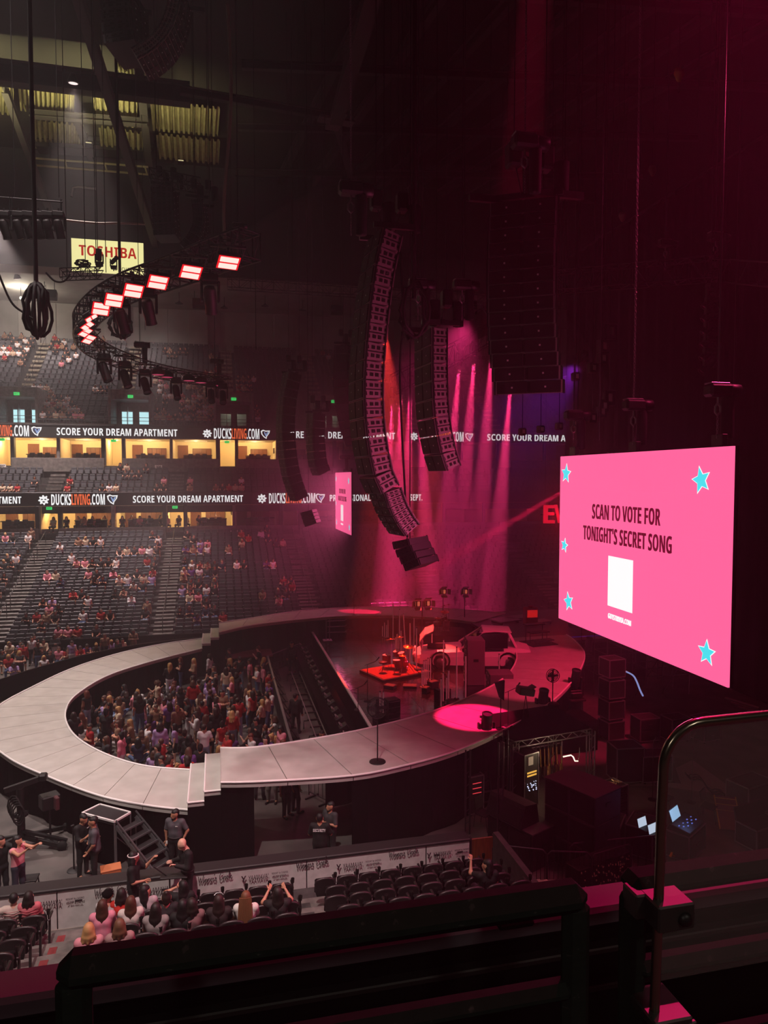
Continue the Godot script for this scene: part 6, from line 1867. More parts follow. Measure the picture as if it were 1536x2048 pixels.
	var tb := thing("low_stool", "low dark square stool right of the woman taking a photo", "stool", at_h(60, 1788, 0.0))
	part("seat", MB.new().box(Vector3(0, 0.42, 0), Vector3(0.42, 0.05, 0.36), Basis(), 0.015), M.black, tb)
	for s2 in [[-0.17, 0.14], [0.17, 0.14], [-0.17, -0.14], [0.17, -0.14]]: part("leg", MB.new().tube([Vector3(s2[0] * 1.15, 0, s2[1] * 1.15), Vector3(s2[0], 0.4, s2[1])], 0.017, 5), M.black, tb)
	# dark opening in the skirt with pale wall behind, left of the platform
	var dw := thing("floor_screen", "pale green folding screen seen in a gap of the catwalk skirt above the guards", "screen panel", at_h(165, 1640, 0.0) + Vector3(0, 0, 0))
	for k in 3: part("panel", MB.new().box(Vector3(-0.45 + k * 0.45, 0.7, 0), Vector3(0.43, 1.35, 0.03), Basis(Vector3.UP, 0.3 if k % 2 == 0 else -0.3), 0.008), mat(srgb(150, 150, 90), 0.8), dw)

func flight_case(label: String, at: Vector3, turn: float, s: Vector3, drawers := 0, lid := false, called := "flight_case") -> Node3D:
	var o := thing(called, label, "case", at, turn)
	var w := 0.09
	part("body", MB.new().box(Vector3(0, w + s.y * 0.5, 0), Vector3(s.x, s.y, s.z), Basis(), 0.01), mat(Color(0.10, 0.095, 0.10), 0.55), o)
	var e := MB.new()
	for x in [-0.5, 0.5]:
		for y in [0.0, 1.0]: e.box(Vector3(x * s.x, w + y * s.y, 0), Vector3(0.035, 0.035, s.z + 0.03))
		for z in [-0.5, 0.5]: e.box(Vector3(x * s.x, w + s.y * 0.5, z * s.z), Vector3(0.035, s.y, 0.035))
	for y in [0.0, 1.0]:
		for z in [-0.5, 0.5]: e.box(Vector3(0, w + y * s.y, z * s.z), Vector3(s.x + 0.03, 0.035, 0.035))
	part("edge_angle", e, M.alu, o)
	for x in [-0.4, 0.4]:
		for z in [-0.4, 0.4]: part("caster", MB.new().ball(Vector3(x * s.x, 0.045, z * s.z), Vector3(0.045, 0.045, 0.045), 5, 8), M.rubber, o)
	for k in drawers:
		var dr := part("drawer", MB.new().box(Vector3(0, w + s.y * (k + 0.5) / drawers, s.z * 0.5 + 0.012), Vector3(s.x * 0.9, s.y / drawers * 0.82, 0.025), Basis(), 0.006), M.black, o)
		part("handle", MB.new().box(Vector3(0, w + s.y * (k + 0.5) / drawers, s.z * 0.5 + 0.032), Vector3(s.x * 0.2, 0.03, 0.02)), M.steel, dr)
	if lid: part("lid", MB.new().box(Vector3(0, w + s.y + 0.04, -s.z * 0.5), Vector3(s.x, 0.06, s.z), Basis(Vector3.RIGHT, 1.3), 0.01), mat(Color(0.10, 0.095, 0.10), 0.55), o)
	return o

func stack(label: String, at: Vector3, turn: float, s: Vector3, n: int) -> void:    # subwoofer stack
	var o := thing("subwoofer_stack", label, "loudspeaker", at, turn)
	for k in n:
		var h := s.y / n
		var b := part("cabinet", MB.new().box(Vector3(0, h * (k + 0.5), 0), Vector3(s.x, h - 0.015, s.z), Basis(), 0.015), M.cabinet, o)
		for q in [-0.25, 0.25]: part("grille", MB.new().box(Vector3(-s.x * 0.5 - 0.012, h * (k + 0.5), q * s.z), Vector3(0.025, h * 0.88, s.z * 0.45), Basis(), 0.006), M.grille, b)
		part("handle", MB.new().box(Vector3(0, h * (k + 0.6), s.z * 0.5 + 0.006), Vector3(0.2, 0.11, 0.015), Basis(), 0.004), M.dark_steel, b)
	part("top_board", MB.new().box(Vector3(0, s.y + 0.012, 0), Vector3(s.x + 0.03, 0.03, s.z + 0.03), Basis(), 0.006), mat(Color(0.30, 0.27, 0.28), 0.7), o)

func build_backstage() -> void:
	stack("tall black subwoofer stack with a pink-lit top in the backstage area", at_h(1152, 1742, 0) + Vector3(0.35, 0, -0.35), 0.42, Vector3(1.15, 2.3, 1.7), 3)
	stack("low black subwoofer stack with another box lying on it, by the rink boards", at_h(1050, 1728, 0) + Vector3(0.1, 0, -0.5), 0.42, Vector3(1.0, 1.05, 1.7), 1)
	var mb := thing("monitor_wedge", "dark monitor loudspeaker lying on the low subwoofer stack", "loudspeaker", V(8.1, 1.09, 18.5), 0.45)
	part("body", MB.new().prism(PackedVector2Array([Vector2(-0.4, 0), Vector2(0.4, 0), Vector2(0.3, 0.55), Vector2(-0.2, 0.62)]), -0.65, 0.65, Transform3D(Basis(Vector3(1, 0, 0), Vector3(0, 0, 1), Vector3(0, 1, 0)), Vector3.ZERO)), M.cabinet, mb)
	part("grille", MB.new().box(Vector3(-0.33, 0.3, 0), Vector3(0.03, 0.5, 1.2), Basis(Vector3(0, 0, 1), -0.3), 0.006), M.grille, mb)
	# guitar workstation under a truss frame
	var t0 := at_h(1028, 1612, 0)
	var t1 := at_h(1180, 1580, 0)
	var tf := thing("truss_canopy", "small square truss frame with dark cloth roof over the guitar rack", "truss", t0)
	var dv := t1 - t0
	var back := Vector3(-0.35, 0, -1.0) * 1.7
	for e in [Vector3.ZERO, dv, back, dv + back]:
		for c in [[-0.1, -0.1], [0.1, -0.1], [-0.1, 0.1], [0.1, 0.1]]: part("leg_chord", MB.new().tube([e + Vector3(c[0], 0, c[1]), e + Vector3(c[0], 2.1, c[1])], 0.025, 5), M.alu, tf)
		for k in 5: part("brace", MB.new().tube([e + Vector3(-0.1, 0.2 + k * 0.4, 0.1), e + Vector3(0.1, 0.4 + k * 0.4, 0.1)], 0.015, 4), M.alu, tf)
	for s in [1.95, 2.15]:
		for e in [[Vector3.ZERO, dv], [back, dv + back], [Vector3.ZERO, back], [dv, dv + back]]: part("chord", MB.new().tube([e[0] + Vector3(0, s, 0), e[1] + Vector3(0, s, 0)], 0.025, 5), M.alu, tf)
	for k in 12: part("brace", MB.new().tube([dv * (k / 12.0) + Vector3(0, 1.95 if k % 2 == 0 else 2.15, 0), dv * ((k + 1) / 12.0) + Vector3(0, 2.15 if k % 2 == 0 else 1.95, 0)], 0.015, 4), M.alu, tf)
	var cl := MB.new()
	cl.quad(Vector3(0, 2.2, 0) , dv + Vector3(0, 2.2, 0), dv + back + Vector3(0, 2.5, 0), back + Vector3(0, 2.5, 0))
	cl.quad(back + Vector3(0, 2.46, 0), dv + back + Vector3(0, 2.46, 0), dv + Vector3(0, 2.16, 0), Vector3(0, 2.16, 0))
	part("cloth_roof", cl, M.cloth, tf)
	var mid := t0 + dv * 0.62 + back * 0.35
	for k in 8:
		var g := thing("guitar", "electric guitar hanging in the rack under the truss canopy, %s from the left" % nth(k + 1), "guitar", t0 + dv * (0.38 + k * 0.055) + back * 0.3 + Vector3(0, 0.55, 0), 0.9)
		g.rotation.z = 0.16
		var col: Color = [srgb(190, 150, 100), srgb(120, 60, 30), srgb(40, 36, 36), srgb(60, 40, 34), srgb(160, 120, 70), srgb(50, 40, 40), srgb(90, 50, 36), srgb(140, 100, 60)][k]
		part("body", MB.new().prism(PackedVector2Array([Vector2(-0.17, 0.0), Vector2(0.0, -0.05), Vector2(0.17, 0.0), Vector2(0.19, 0.14), Vector2(0.11, 0.24), Vector2(0.15, 0.38), Vector2(0.04, 0.36), Vector2(-0.04, 0.36), Vector2(-0.15, 0.40), Vector2(-0.11, 0.24), Vector2(-0.19, 0.14)]), -0.025, 0.025, Transform3D(Basis(Vector3(1, 0, 0), Vector3(0, 0, 1), Vector3(0, 1, 0)), Vector3.ZERO)), mat(col, 0.3), g)
		part("neck", MB.new().box(Vector3(0, 0.68, 0.01), Vector3(0.05, 0.66, 0.025), Basis(), 0.008), mat(srgb(170, 120, 70), 0.5), g)
		part("headstock", MB.new().box(Vector3(0.015, 1.08, 0), Vector3(0.08, 0.17, 0.02), Basis(Vector3(0, 0, 1), 0.1), 0.006), M.black, g)
	var gr := thing("guitar_rail", "steel rail rack holding the row of guitars", "rack", t0 + dv * 0.35 + back * 0.36)
	part("top_bar", MB.new().tube([Vector3(0, 1.55, 0), dv * 0.45 + Vector3(0, 1.55, 0)], 0.025, 6), M.alu, gr)
	part("bottom_bar", MB.new().tube([Vector3(0, 0.5, 0), dv * 0.45 + Vector3(0, 0.5, 0)], 0.025, 6), M.alu, gr)
	for s in [0.0, 0.45]: part("post", MB.new().tube([dv * s, dv * s + Vector3(0, 1.6, 0)], 0.03, 6), M.alu, gr)
	# electronics rack with lit meters
	var er := flight_case("open effects rack with orange meters above a cluster of white lamps", at_h(1050, 1612, 0), 0.35, Vector3(0.62, 1.75, 0.55), 0, false, "equipment_rack")
	for k in 2: part("unit_face", MB.new().box(Vector3(0, 1.05 + k * 0.35 - 0.3, 0.285), Vector3(0.52, 0.3, 0.02), Basis(), 0.006), M.black, er)
	for k in 2: part("meter_light", MB.new().box(Vector3(0.0, 1.14 + k * 0.1, 0.3), Vector3(0.42, 0.055, 0.012), Basis(), 0.003), glow(srgb(255, 190, 80), 0.8), er)
	var leds := MB.new()
	for k in 26: leds.ball(Vector3(rng.randf_range(-0.22, 0.22), rng.randf_range(0.62, 0.92), 0.302), Vector3.ONE * rng.randf_range(0.012, 0.024), 3, 5)
	part("indicator_lights", leds, glow(srgb(220, 225, 255), 1.0), er)
	part("warning_card", MB.new().box(Vector3(-0.05, 1.62, 0.29), Vector3(0.22, 0.28, 0.01)), M.white, er)
	var wl := at_h(1150, 1500, 1.75)
	var rl := thing("rope_light", "short bright white work light on a cable under the truss canopy", "work light", at_h(1142, 1512, 1.8))
	part("lamp_tube", MB.new().tube([Vector3(-0.28, 0, 0), Vector3(0, 0.03, 0), Vector3(0.06, -0.02, 0.04), Vector3(0.12, -0.16, 0.04), Vector3(0.24, -0.18, 0.02)], 0.022, 6), glow(srgb(255, 240, 215), 1.2), rl)
	part("cable", MB.new().tube([Vector3(0.24, -0.18, 0.02), Vector3(0.3, 0.0, 0), Vector3(0.3, 0.25, 0)], 0.01, 4), M.rubber, rl)
	omni(rl.position + Vector3(0, -0.12, 0.1), srgb(255, 225, 180), 0.9, 0.08, "rope_light_omni")
	# shelves of drawers, desks with screens
	flight_case("drawer case with tools laid on top behind the tall subwoofer stack", at_h(1226, 1634, 0), 0.3, Vector3(0.62, 1.0, 0.6), 4)
	var tc := 0
	for k in 7:
		single("hand_tool", "small pale tool lying on the drawer case, %s" % ["nearest corner", "beside the nearest", "middle of the top", "thin one at the back", "short one at the right", "at the left edge", "by the far corner"][k], "tool", MB.new().box(Vector3(0, 0.015, 0), Vector3(0.03 + 0.02 * (k % 3), 0.03, 0.14), Basis(Vector3.UP, k * 0.8), 0.006), mat(srgb(190, 170, 130), 0.5), at_h(1226, 1634, 0) + Vector3(-0.2 + 0.07 * k, 1.108, -0.15 + 0.09 * (k % 4)))
	flight_case("upright flat flight case with a pink-lit edge beside the laptop desk", at_h(1236, 1706, 0), 0.85, Vector3(1.0, 0.85, 0.22), 0)
	var d1 := flight_case("black rack case carrying two open laptops", at_h(1288, 1716, 0) + Vector3(0.15, 0, -0.3), 0.75, Vector3(0.95, 0.82, 0.75), 3)
	laptop("open laptop with a pale screen on the rack case, farther one", at_h(1287, 1655, 0.93), 0.35)
	laptop("open laptop with a pale screen on the rack case, nearer one", at_h(1308, 1668, 0.93), 0.35)
	flight_case("desk case under the lit mixing console", at_h(1372, 1716, 0) + Vector3(0.1, 0, -0.2), 0.55, Vector3(1.15, 0.72, 0.7), 1)
	var mc := thing("mixing_console", "mixing console with a tilted lit screen and glowing keys", "mixing desk", at_h(1372, 1716, 0) + Vector3(0.1, 0.83, -0.2), 0.55)
	part("deck", MB.new().box(Vector3(0, 0.07, 0.05), Vector3(1.05, 0.1, 0.6), Basis(Vector3.RIGHT, 0.15), 0.02), M.black, mc)
	part("screen_back", MB.new().box(Vector3(-0.18, 0.34, -0.25), Vector3(0.6, 0.36, 0.04), Basis(Vector3.RIGHT, -0.35), 0.01), M.black, mc)
	part("screen", MB.new().box(Vector3(-0.18, 0.345, -0.226), Vector3(0.54, 0.3, 0.012), Basis(Vector3.RIGHT, -0.35)), glow(srgb(150, 190, 225), 0.95), mc)
	var ky := MB.new()
	for k in 10: ky.box(Vector3(-0.42 + 0.09 * k, 0.145 - 0.02 * (k % 2), 0.0 + 0.09 * (k % 3)), Vector3(0.05, 0.015, 0.03))
	part("key_lights", ky, glow(srgb(110, 130, 240), 0.7), mc)
	omni(mc.position + Vector3(0, 0.45, 0.15), srgb(150, 180, 255), 0.12, 0.1, "console_omni")
	flight_case("big open flight case at the right edge behind the glass", at_h(1520, 1690, 0), 0.2, Vector3(1.2, 0.6, 0.7), 0, true)
	flight_case("dark flight case farther right, partly behind the curved tube", at_h(1500, 1620, 0), 0.25, Vector3(1.3, 0.9, 0.8), 0)
	flight_case("labelled black trunk standing left of the curved tube", at_h(1250, 1560, 0), -0.1, Vector3(1.0, 1.2, 0.8), 0)
	flight_case("open framed case behind the labelled trunk", at_h(1305, 1560, 0), -0.1, Vector3(1.1, 0.9, 0.7), 0)
	for k in 4: flight_case("rack case stacked in a tower below the big screen, %s from the floor" % nth(k + 1), at_h(1222, 1478, 0) + Vector3(0, 0.86 * k, 0), 0.1, Vector3(0.75, 0.72, 0.7), 0)
	for k in 3: flight_case("dark case in a row on the floor under the big screen, %s from the left" % nth(k + 1), at_h(1290 + k * 60, 1480, 0), 0.1 * k, Vector3(0.9, 0.9, 0.7), 2)
	var rp := thing("ramp_panel", "yellow-edged ribbed ramp panel leaning on a stand right of the console", "ramp", at_h(1455, 1648, 0), -0.5)
	part("board", MB.new().box(Vector3(0, 0.35, 0), Vector3(0.6, 0.05, 1.2), Basis(Vector3.RIGHT, 0.5), 0.01), mat(srgb(110, 70, 60), 0.7), rp)
	for s in [-0.31, 0.31]: part("edge", MB.new().box(Vector3(s, 0.36, 0), Vector3(0.03, 0.06, 1.2), Basis(Vector3.RIGHT, 0.5)), mat(srgb(190, 160, 70), 0.6), rp)
	for k in 3: part("rib", MB.new().box(Vector3(0, 0.39 + 0.11 * k, -0.06 - 0.19 * k), Vector3(0.58, 0.03, 0.04)), mat(srgb(190, 160, 70), 0.6), rp)
	for s in [-0.2, 0.2]: part("leg", MB.new().tube([Vector3(s, 0, -0.45), Vector3(s, 0.58, -0.45)], 0.02, 5), M.dark_steel, rp)
	for q in [[1418, 1640, "black office chair right of the mixing console"], [1330, 1622, "black chair half behind the vertical tube"], [968, 1655, "black folding chair by the metal frame left of the guitar station"]]:
		var c := thing("folding_chair", q[2], "chair", at_h(q[0], q[1], 0), 0.6)
		part("seat", MB.new().box(Vector3(0, 0.45, 0), Vector3(0.44, 0.05, 0.42), Basis(), 0.015), M.black, c)
		part("backrest", MB.new().box(Vector3(0, 0.75, -0.2), Vector3(0.44, 0.36, 0.04), Basis(Vector3.RIGHT, -0.15), 0.015), M.black, c)
		for s in [[-0.2, 0.2], [0.2, 0.2], [-0.2, -0.2], [0.2, -0.2]]: part("leg", MB.new().tube([Vector3(s[0], 0, s[1] * 1.3), Vector3(s[0], 0.44, s[1])], 0.014, 5), M.steel, c)
	for q in [[935, 1668, 2.6, "steel upright at the right end of the black skirt"], [1000, 1712, 3.3, "steel twin upright left of the low subwoofer stack"], [1010, 1650, 3.0, "second steel upright behind the low subwoofer stack"]]:
		var c := thing("steel_upright", q[3], "post", at_h(q[0], q[1], 0))
		for s in [-0.07, 0.07]: part("pipe", MB.new().tube([Vector3(s, 0, 0), Vector3(s, q[2], 0)], 0.028, 6), M.steel, c)
		for k in 6: part("rung", MB.new().tube([Vector3(-0.07, 0.3 + k * q[2] * 0.15, 0), Vector3(0.07, 0.4 + k * q[2] * 0.15, 0)], 0.013, 4), M.steel, c)
	var sl := thing("step_ladder", "dark step ladder leaning beside the red-lit shelf", "ladder", at_h(965, 1615, 0))
	for s in [-0.25, 0.25]: part("stile", MB.new().bar(Vector3(s, 0, 0.35), Vector3(s * 0.8, 1.7, -0.2), 0.05, 0.05), M.dark_steel, sl)
	for k in 5: part("tread", MB.new().box(Vector3(0, 0.3 + k * 0.3, 0.26 - k * 0.1), Vector3(0.46, 0.03, 0.12), Basis(), 0.006), M.dark_steel, sl)
	var rs := flight_case("small shelf rack with red lit strips behind the step ladder", at_h(945, 1625, 0), 0.2, Vector3(0.5, 1.2, 0.5), 0, false, "equipment_rack")
	for k in 3: part("light_strip", MB.new().box(Vector3(0.0, 0.75 + k * 0.16, 0.265), Vector3(0.32, 0.02, 0.01)), glow(srgb(255, 70, 80), 0.7), rs)
	# white lit hose on the dark scaffold, scaffold bars, and stacks in the dark
	var sc := thing("scaffold", "dark scaffold of pipes below the lower edge of the big screen", "scaffold", at_h(1215, 1400, 0))
	for i in 4:
		for j in 3: part("standard", MB.new().tube([Vector3(i * 1.5, 0, -j * 1.3), Vector3(i * 1.5, 3.4, -j * 1.3)], 0.025, 5), M.dark_steel, sc)
		for h in [1.0, 2.2, 3.3]: part("ledger", MB.new().tube([Vector3(i * 1.5, h, 0), Vector3(i * 1.5, h, -2.6)], 0.022, 5), M.dark_steel, sc)
	for j in 3:
		for h in [1.0, 2.2, 3.3]: part("ledger", MB.new().tube([Vector3(0, h, -j * 1.3), Vector3(4.5, h, -j * 1.3)], 0.022, 5), M.dark_steel, sc)
	for i in 3: part("brace", MB.new().tube([Vector3(i * 1.5, 0.1, 0), Vector3(i * 1.5 + 1.5, 2.2, 0)], 0.018, 5), M.dark_steel, sc)
	var hp := []
	for q in [[1225, 1331], [1247, 1341], [1265, 1350], [1273, 1362], [1280, 1380], [1286, 1392]]: hp.push_back(at_d(q[0], q[1], 26.0))
	var h0: Vector3 = hp[0]
	for k in hp.size(): hp[k] -= h0
	single("lit_hose", "pale lit light hose hanging in a curve under the big screen", "light hose", MB.new().tube(spline(hp, 4), 0.035, 6), glow(srgb(170, 185, 255), 0.5), h0)
	for k in 3:
		var a := at_d(1452 + 12 * k, 1396 + k * 9, 22.0)
		var b := at_d(1520 + 14 * k, 1405 + 8 * k + 12, 19.0)
		single("pipe_rail", "dark blue sheened pipe at the right edge under the screen, %s from the top" % nth(k + 1), "pipe", MB.new().tube([Vector3.ZERO, b - a], 0.05, 6), M.steel, a)
	# barriers by the boards
	barricade("tall barred barrier left of the low subwoofer stack", at_h(985, 1782, 0), at_h(1092, 1795, 0), 1.25, 14)
	barricade("tall barred barrier in front of the tall subwoofer stack", at_h(1094, 1797, 0), at_h(1180, 1800, 0), 1.25, 10)
	barricade("barred barrier running towards the laptop desk", at_h(1182, 1802, 0), at_h(1262, 1776, 0), 1.2, 10)
	barricade("second barred barrier farther back before the upright flat case", at_h(1140, 1760, 0), at_h(1330, 1740, 0), 1.0, 12)
	# crates of small pale items behind the barrier
	var cr := thing("pegboard_case", "dark open case full of small pale connectors behind the barriers", "case", at_h(1190, 1790, 0) + Vector3(0.2, 0, -0.2), 0.3)
	part("board", MB.new().box(Vector3(0, 0.45, 0), Vector3(1.9, 0.9, 0.5), Basis(), 0.02), M.black, cr)
	var dots := MB.new()
	for k in 80: dots.box(Vector3(rng.randf_range(-0.9, 0.9), rng.randf_range(0.1, 0.85), 0.262), Vector3(0.022, rng.randf_range(0.02, 0.05), 0.02))
	var dm := part("connectors", dots, mat(srgb(205, 190, 150), 0.5), cr)
	dm.set_meta("kind", "stuff")
	var hz := thing("striped_bar", "pair of yellow and black striped bars lying by the desk case", "hazard bar", at_h(1340, 1722, 0) + Vector3(0, 0.02, 0))
	for k in 2:
		for s in 4: part("stripe", MB.new().bar(Vector3(0.1 * s + 0.12 * k, 0.1 + 0.09 * s, -0.05 * s), Vector3(0.1 * (s + 1) + 0.12 * k, 0.1 + 0.09 * (s + 1), -0.05 * (s + 1)), 0.05, 0.05), mat(srgb(220, 200, 60), 0.5) if s % 2 == 0 else M.black, hz)
	# floor marking: pale patch with dark points
	var fm := thing("floor_mark", "pale floor marking with dark pointed shapes beyond the console", "floor marking", Vector3(0, 0, 0))
	var quad := func(pts: Array, y: float) -> MB:
		var poly := PackedVector2Array()
		for q in pts:
			var g := at_h(q[0], q[1], 0.0)
			poly.push_back(Vector2(g.x, g.z))
		return MB.new().prism(poly, y - 0.004, y)
	part("pale_patch", quad.call([[1255, 1572], [1300, 1562], [1385, 1520], [1440, 1560], [1480, 1588], [1420, 1585], [1320, 1572]], 0.008), mat(Color(0.50, 0.47, 0.46), 0.6), fm)
	part("dark_point", quad.call([[1296, 1560], [1345, 1520], [1362, 1568]], 0.013), mat(Color(0.16, 0.13, 0.14), 0.7), fm)
	# cables on the floor
	for k in 3:
		var p := []
		for i in 9: p.push_back(at_h(1370 + i * 9 + k * 4, 1545 + i * 6 + 6.0 * sin(i * 1.3 + k), 0.02))
		var o0: Vector3 = p[0]
		for i in 9: p[i] -= o0
		single("floor_cable", "black cable snaking over the pale floor mark, %s strand" % ["left", "middle", "right"][k], "cable", MB.new().tube(spline(p, 4), 0.03, 5), M.rubber, o0)
	for q in [[1383, 1605, 2.2, "thin dark microphone pole right of the curved tube"], [1305, 1600, 2.0, "thin dark pole left of the curved tube"]]:
		mic_stand(q[3], at_h(q[0], q[1], 0), q[2], 0.0)

func laptop(label: String, at: Vector3, turn: float) -> void:
	var o := thing("laptop", label, "laptop", at, turn)
	part("keyboard_base", MB.new().box(Vector3(0, 0.012, 0.1), Vector3(0.36, 0.022, 0.25), Basis(), 0.005), M.black, o)
	part("lid", MB.new().box(Vector3(0, 0.14, -0.06), Vector3(0.38, 0.27, 0.015), Basis(Vector3.RIGHT, -0.25), 0.005), M.black, o)
	part("screen", MB.new().box(Vector3(0, 0.142, -0.048), Vector3(0.35, 0.235, 0.006), Basis(Vector3.RIGHT, -0.25)), glow(srgb(190, 205, 225), 0.9), o)

# ------------------------------------------------------------------ near stand, boards, foreground
func near_h(k: float) -> float: return 0.55 + 0.26 * k
func near_d(k: float) -> float: return 16.4 - 0.8 * k

func build_near_stand() -> void:
	var m := MB.new()
	for k in 9:
		m.box(V(-2.0, near_h(k) - 1.0, near_d(k) + 0.02), Vector3(18.0, 2.0, 0.8))
	struct("floor_near_stand", m, M.concrete)
	struct("trim_front_walk", MB.new().box(V(-6.6, 0.1, 17.12), Vector3(8.8, 0.2, 0.72)), M.concrete)
	struct("trim_front_walk", MB.new().box(V(2.4, 0.21, 17.12), Vector3(9.2, 0.42, 0.72)), M.concrete_dark)
	for ax in [-2.95, 1.82]:
		var st := struct("trim_near_stairs", MB.new().box(V(ax, 0.2, 16.9), Vector3(1.3 if ax < 0.0 else 0.5, 0.3, 0.3)), M.concrete)
		for k in 9:
			for hf in 2:
				var s := part("step", MB.new().box(V(ax, near_h(k - 1 + hf * 0.5) + 0.06, near_d(k) + 0.42 - hf * 0.4 + 0.02), Vector3(1.3 if ax < 0.0 else 0.5, 0.15, 0.4), Basis(), 0.01), M.concrete if ax < 0.0 else M.concrete_dark, st)
				if ax < 0.0 and hf == 1: part("tread_mark", MB.new().box(V(ax - 0.55, near_h(k - 1 + hf * 0.5) + 0.14, near_d(k) + 0.1), Vector3(0.16, 0.01, 0.3)), mat(srgb(120, 42, 44), 0.8), s)
	struct("wall_near_stand_side", MB.new().box(V(6.95, 0.8, 14.4), Vector3(0.15, 1.6, 5.0)), M.concrete_dark)
	var ws := struct("trim_right_stairs", MB.new().box(V(7.4, 0.1, 16.9), Vector3(0.7, 0.2, 0.4)), M.concrete)
	for k in 5: part("step", MB.new().box(V(7.4, 0.2 + k * 0.22, 16.6 - k * 0.4), Vector3(0.75, 0.2, 0.42), Basis(), 0.01), M.tread, ws)
	# seats
	for k in 7:
		var xs := []
		var x := 2.36 + (0.14 if k % 2 == 1 else 0.0)
		var n := 0
		while x < 6.5:
			xs.push_back([x, "right block", n]); x += 0.535; n += 1
		x = 1.35 - (0.1 if k % 2 == 1 else 0.0); n = 0
		while x > -2.2:
			xs.push_back([x, "middle block", n]); x -= 0.535; n += 1
		x = -3.95; n = 0
		while x > -5.4 and k < 6:
			xs.push_back([x, "left block", n]); x -= 0.56; n += 1
		for q in xs:
			var p := V(q[0], near_h(k), near_d(k))
			# only what shows between the rails
			var c := cam_basis.inverse() * (p + Vector3(0, 0.8, 0) - Vector3(0, CH, 0))
			var u := 768.0 + F * c.x / -c.z
			if u < -40.0: continue
			if k >= 4 and q[1] == "right block" and k != 5: continue
			if k >= 5 and q[1] == "middle block": continue
			near_seat("black padded chair, near stand %s, %s row, %s from its %s aisle" % [q[1], nth(k + 1), nth(q[2] + 1), "left" if q[1] == "right block" else "right"], p)
	boards()

var ns := []
func near_seat(label: String, at: Vector3) -> void:
	if ns.is_empty():
		var outline := PackedVector2Array()
		for i in 9:
			var a := PI - PI * i / 8.0
			outline.push_back(Vector2(cos(a) * 0.225 * (1.0 if absf(cos(a)) < 0.99 else 1.0), 0.70 + 0.14 * pow(sin(a), 0.6)))
		outline.append_array([Vector2(0.215, 0.50), Vector2(0.19, 0.40), Vector2(-0.19, 0.40), Vector2(-0.215, 0.50)])
		var up := Transform3D(Basis(Vector3(1, 0, 0), Vector3(0, -0.14, 1).normalized(), Vector3(0, 1, 0.14).normalized()), Vector3(0, 0, 0.12))
		var shell := MB.new().prism(outline, 0.0, 0.045, up)
		var cush := MB.new().prism(Geometry2D.offset_polygon(outline, -0.02)[0], -0.045, 0.0, up)
		var rim := []
		for q in outline.slice(0, 9): rim.push_back(up * Vector3(q.x, 0.02, q.y))
		var edge := MB.new().tube(rim, 0.03, 6)
		var pan := MB.new().box(Vector3(0, 0.52, -0.02), Vector3(0.42, 0.40, 0.09), Basis(Vector3.RIGHT, 0.22), 0.035)
		var arm := MB.new().box(Vector3(0.268, 0.62, -0.05), Vector3(0.055, 0.045, 0.36), Basis(), 0.015)
		var leg := MB.new().box(Vector3(0.268, 0.3, 0.06), Vector3(0.045, 0.6, 0.07), Basis(Vector3.RIGHT, -0.12), 0.01)
		var cup := MB.new().lathe([Vector2(0.0, -0.07), Vector2(0.036, -0.07), Vector2(0.043, 0.03), Vector2(0.036, 0.03), Vector2(0.03, -0.05), Vector2(0, -0.05)], 10, Transform3D(Basis(), Vector3(0.268, 0.83, 0.12)))
		cup.bar(Vector3(0.268, 0.62, 0.1), Vector3(0.268, 0.80, 0.13), 0.03, 0.03)
		ns = [shell.mesh(), cush.mesh(), edge.mesh(), pan.mesh(), arm.mesh(), leg.mesh(), cup.mesh()]
	var o := thing("folding_chair", label, "seat", at, 0.0, "seats of the near stand")
	# local +z is behind the sitter, who looks to the rink
	part("back_shell", ns[0], mat(Color(0.10, 0.085, 0.09), 0.42), o)
	part("back_cushion", ns[1], M.cloth, o)
	part("top_edge", ns[2], mat(Color(0.17, 0.13, 0.14), 0.4), o)
	part("seat_pan", ns[3], M.cloth, o)
	part("armrest", ns[4], mat(Color(0.12, 0.11, 0.11), 0.35), o)
	part("leg", ns[5], mat(Color(0.13, 0.12, 0.12), 0.5), o)
	part("cup_holder", ns[6], mat(Color(0.12, 0.11, 0.11), 0.35), o)

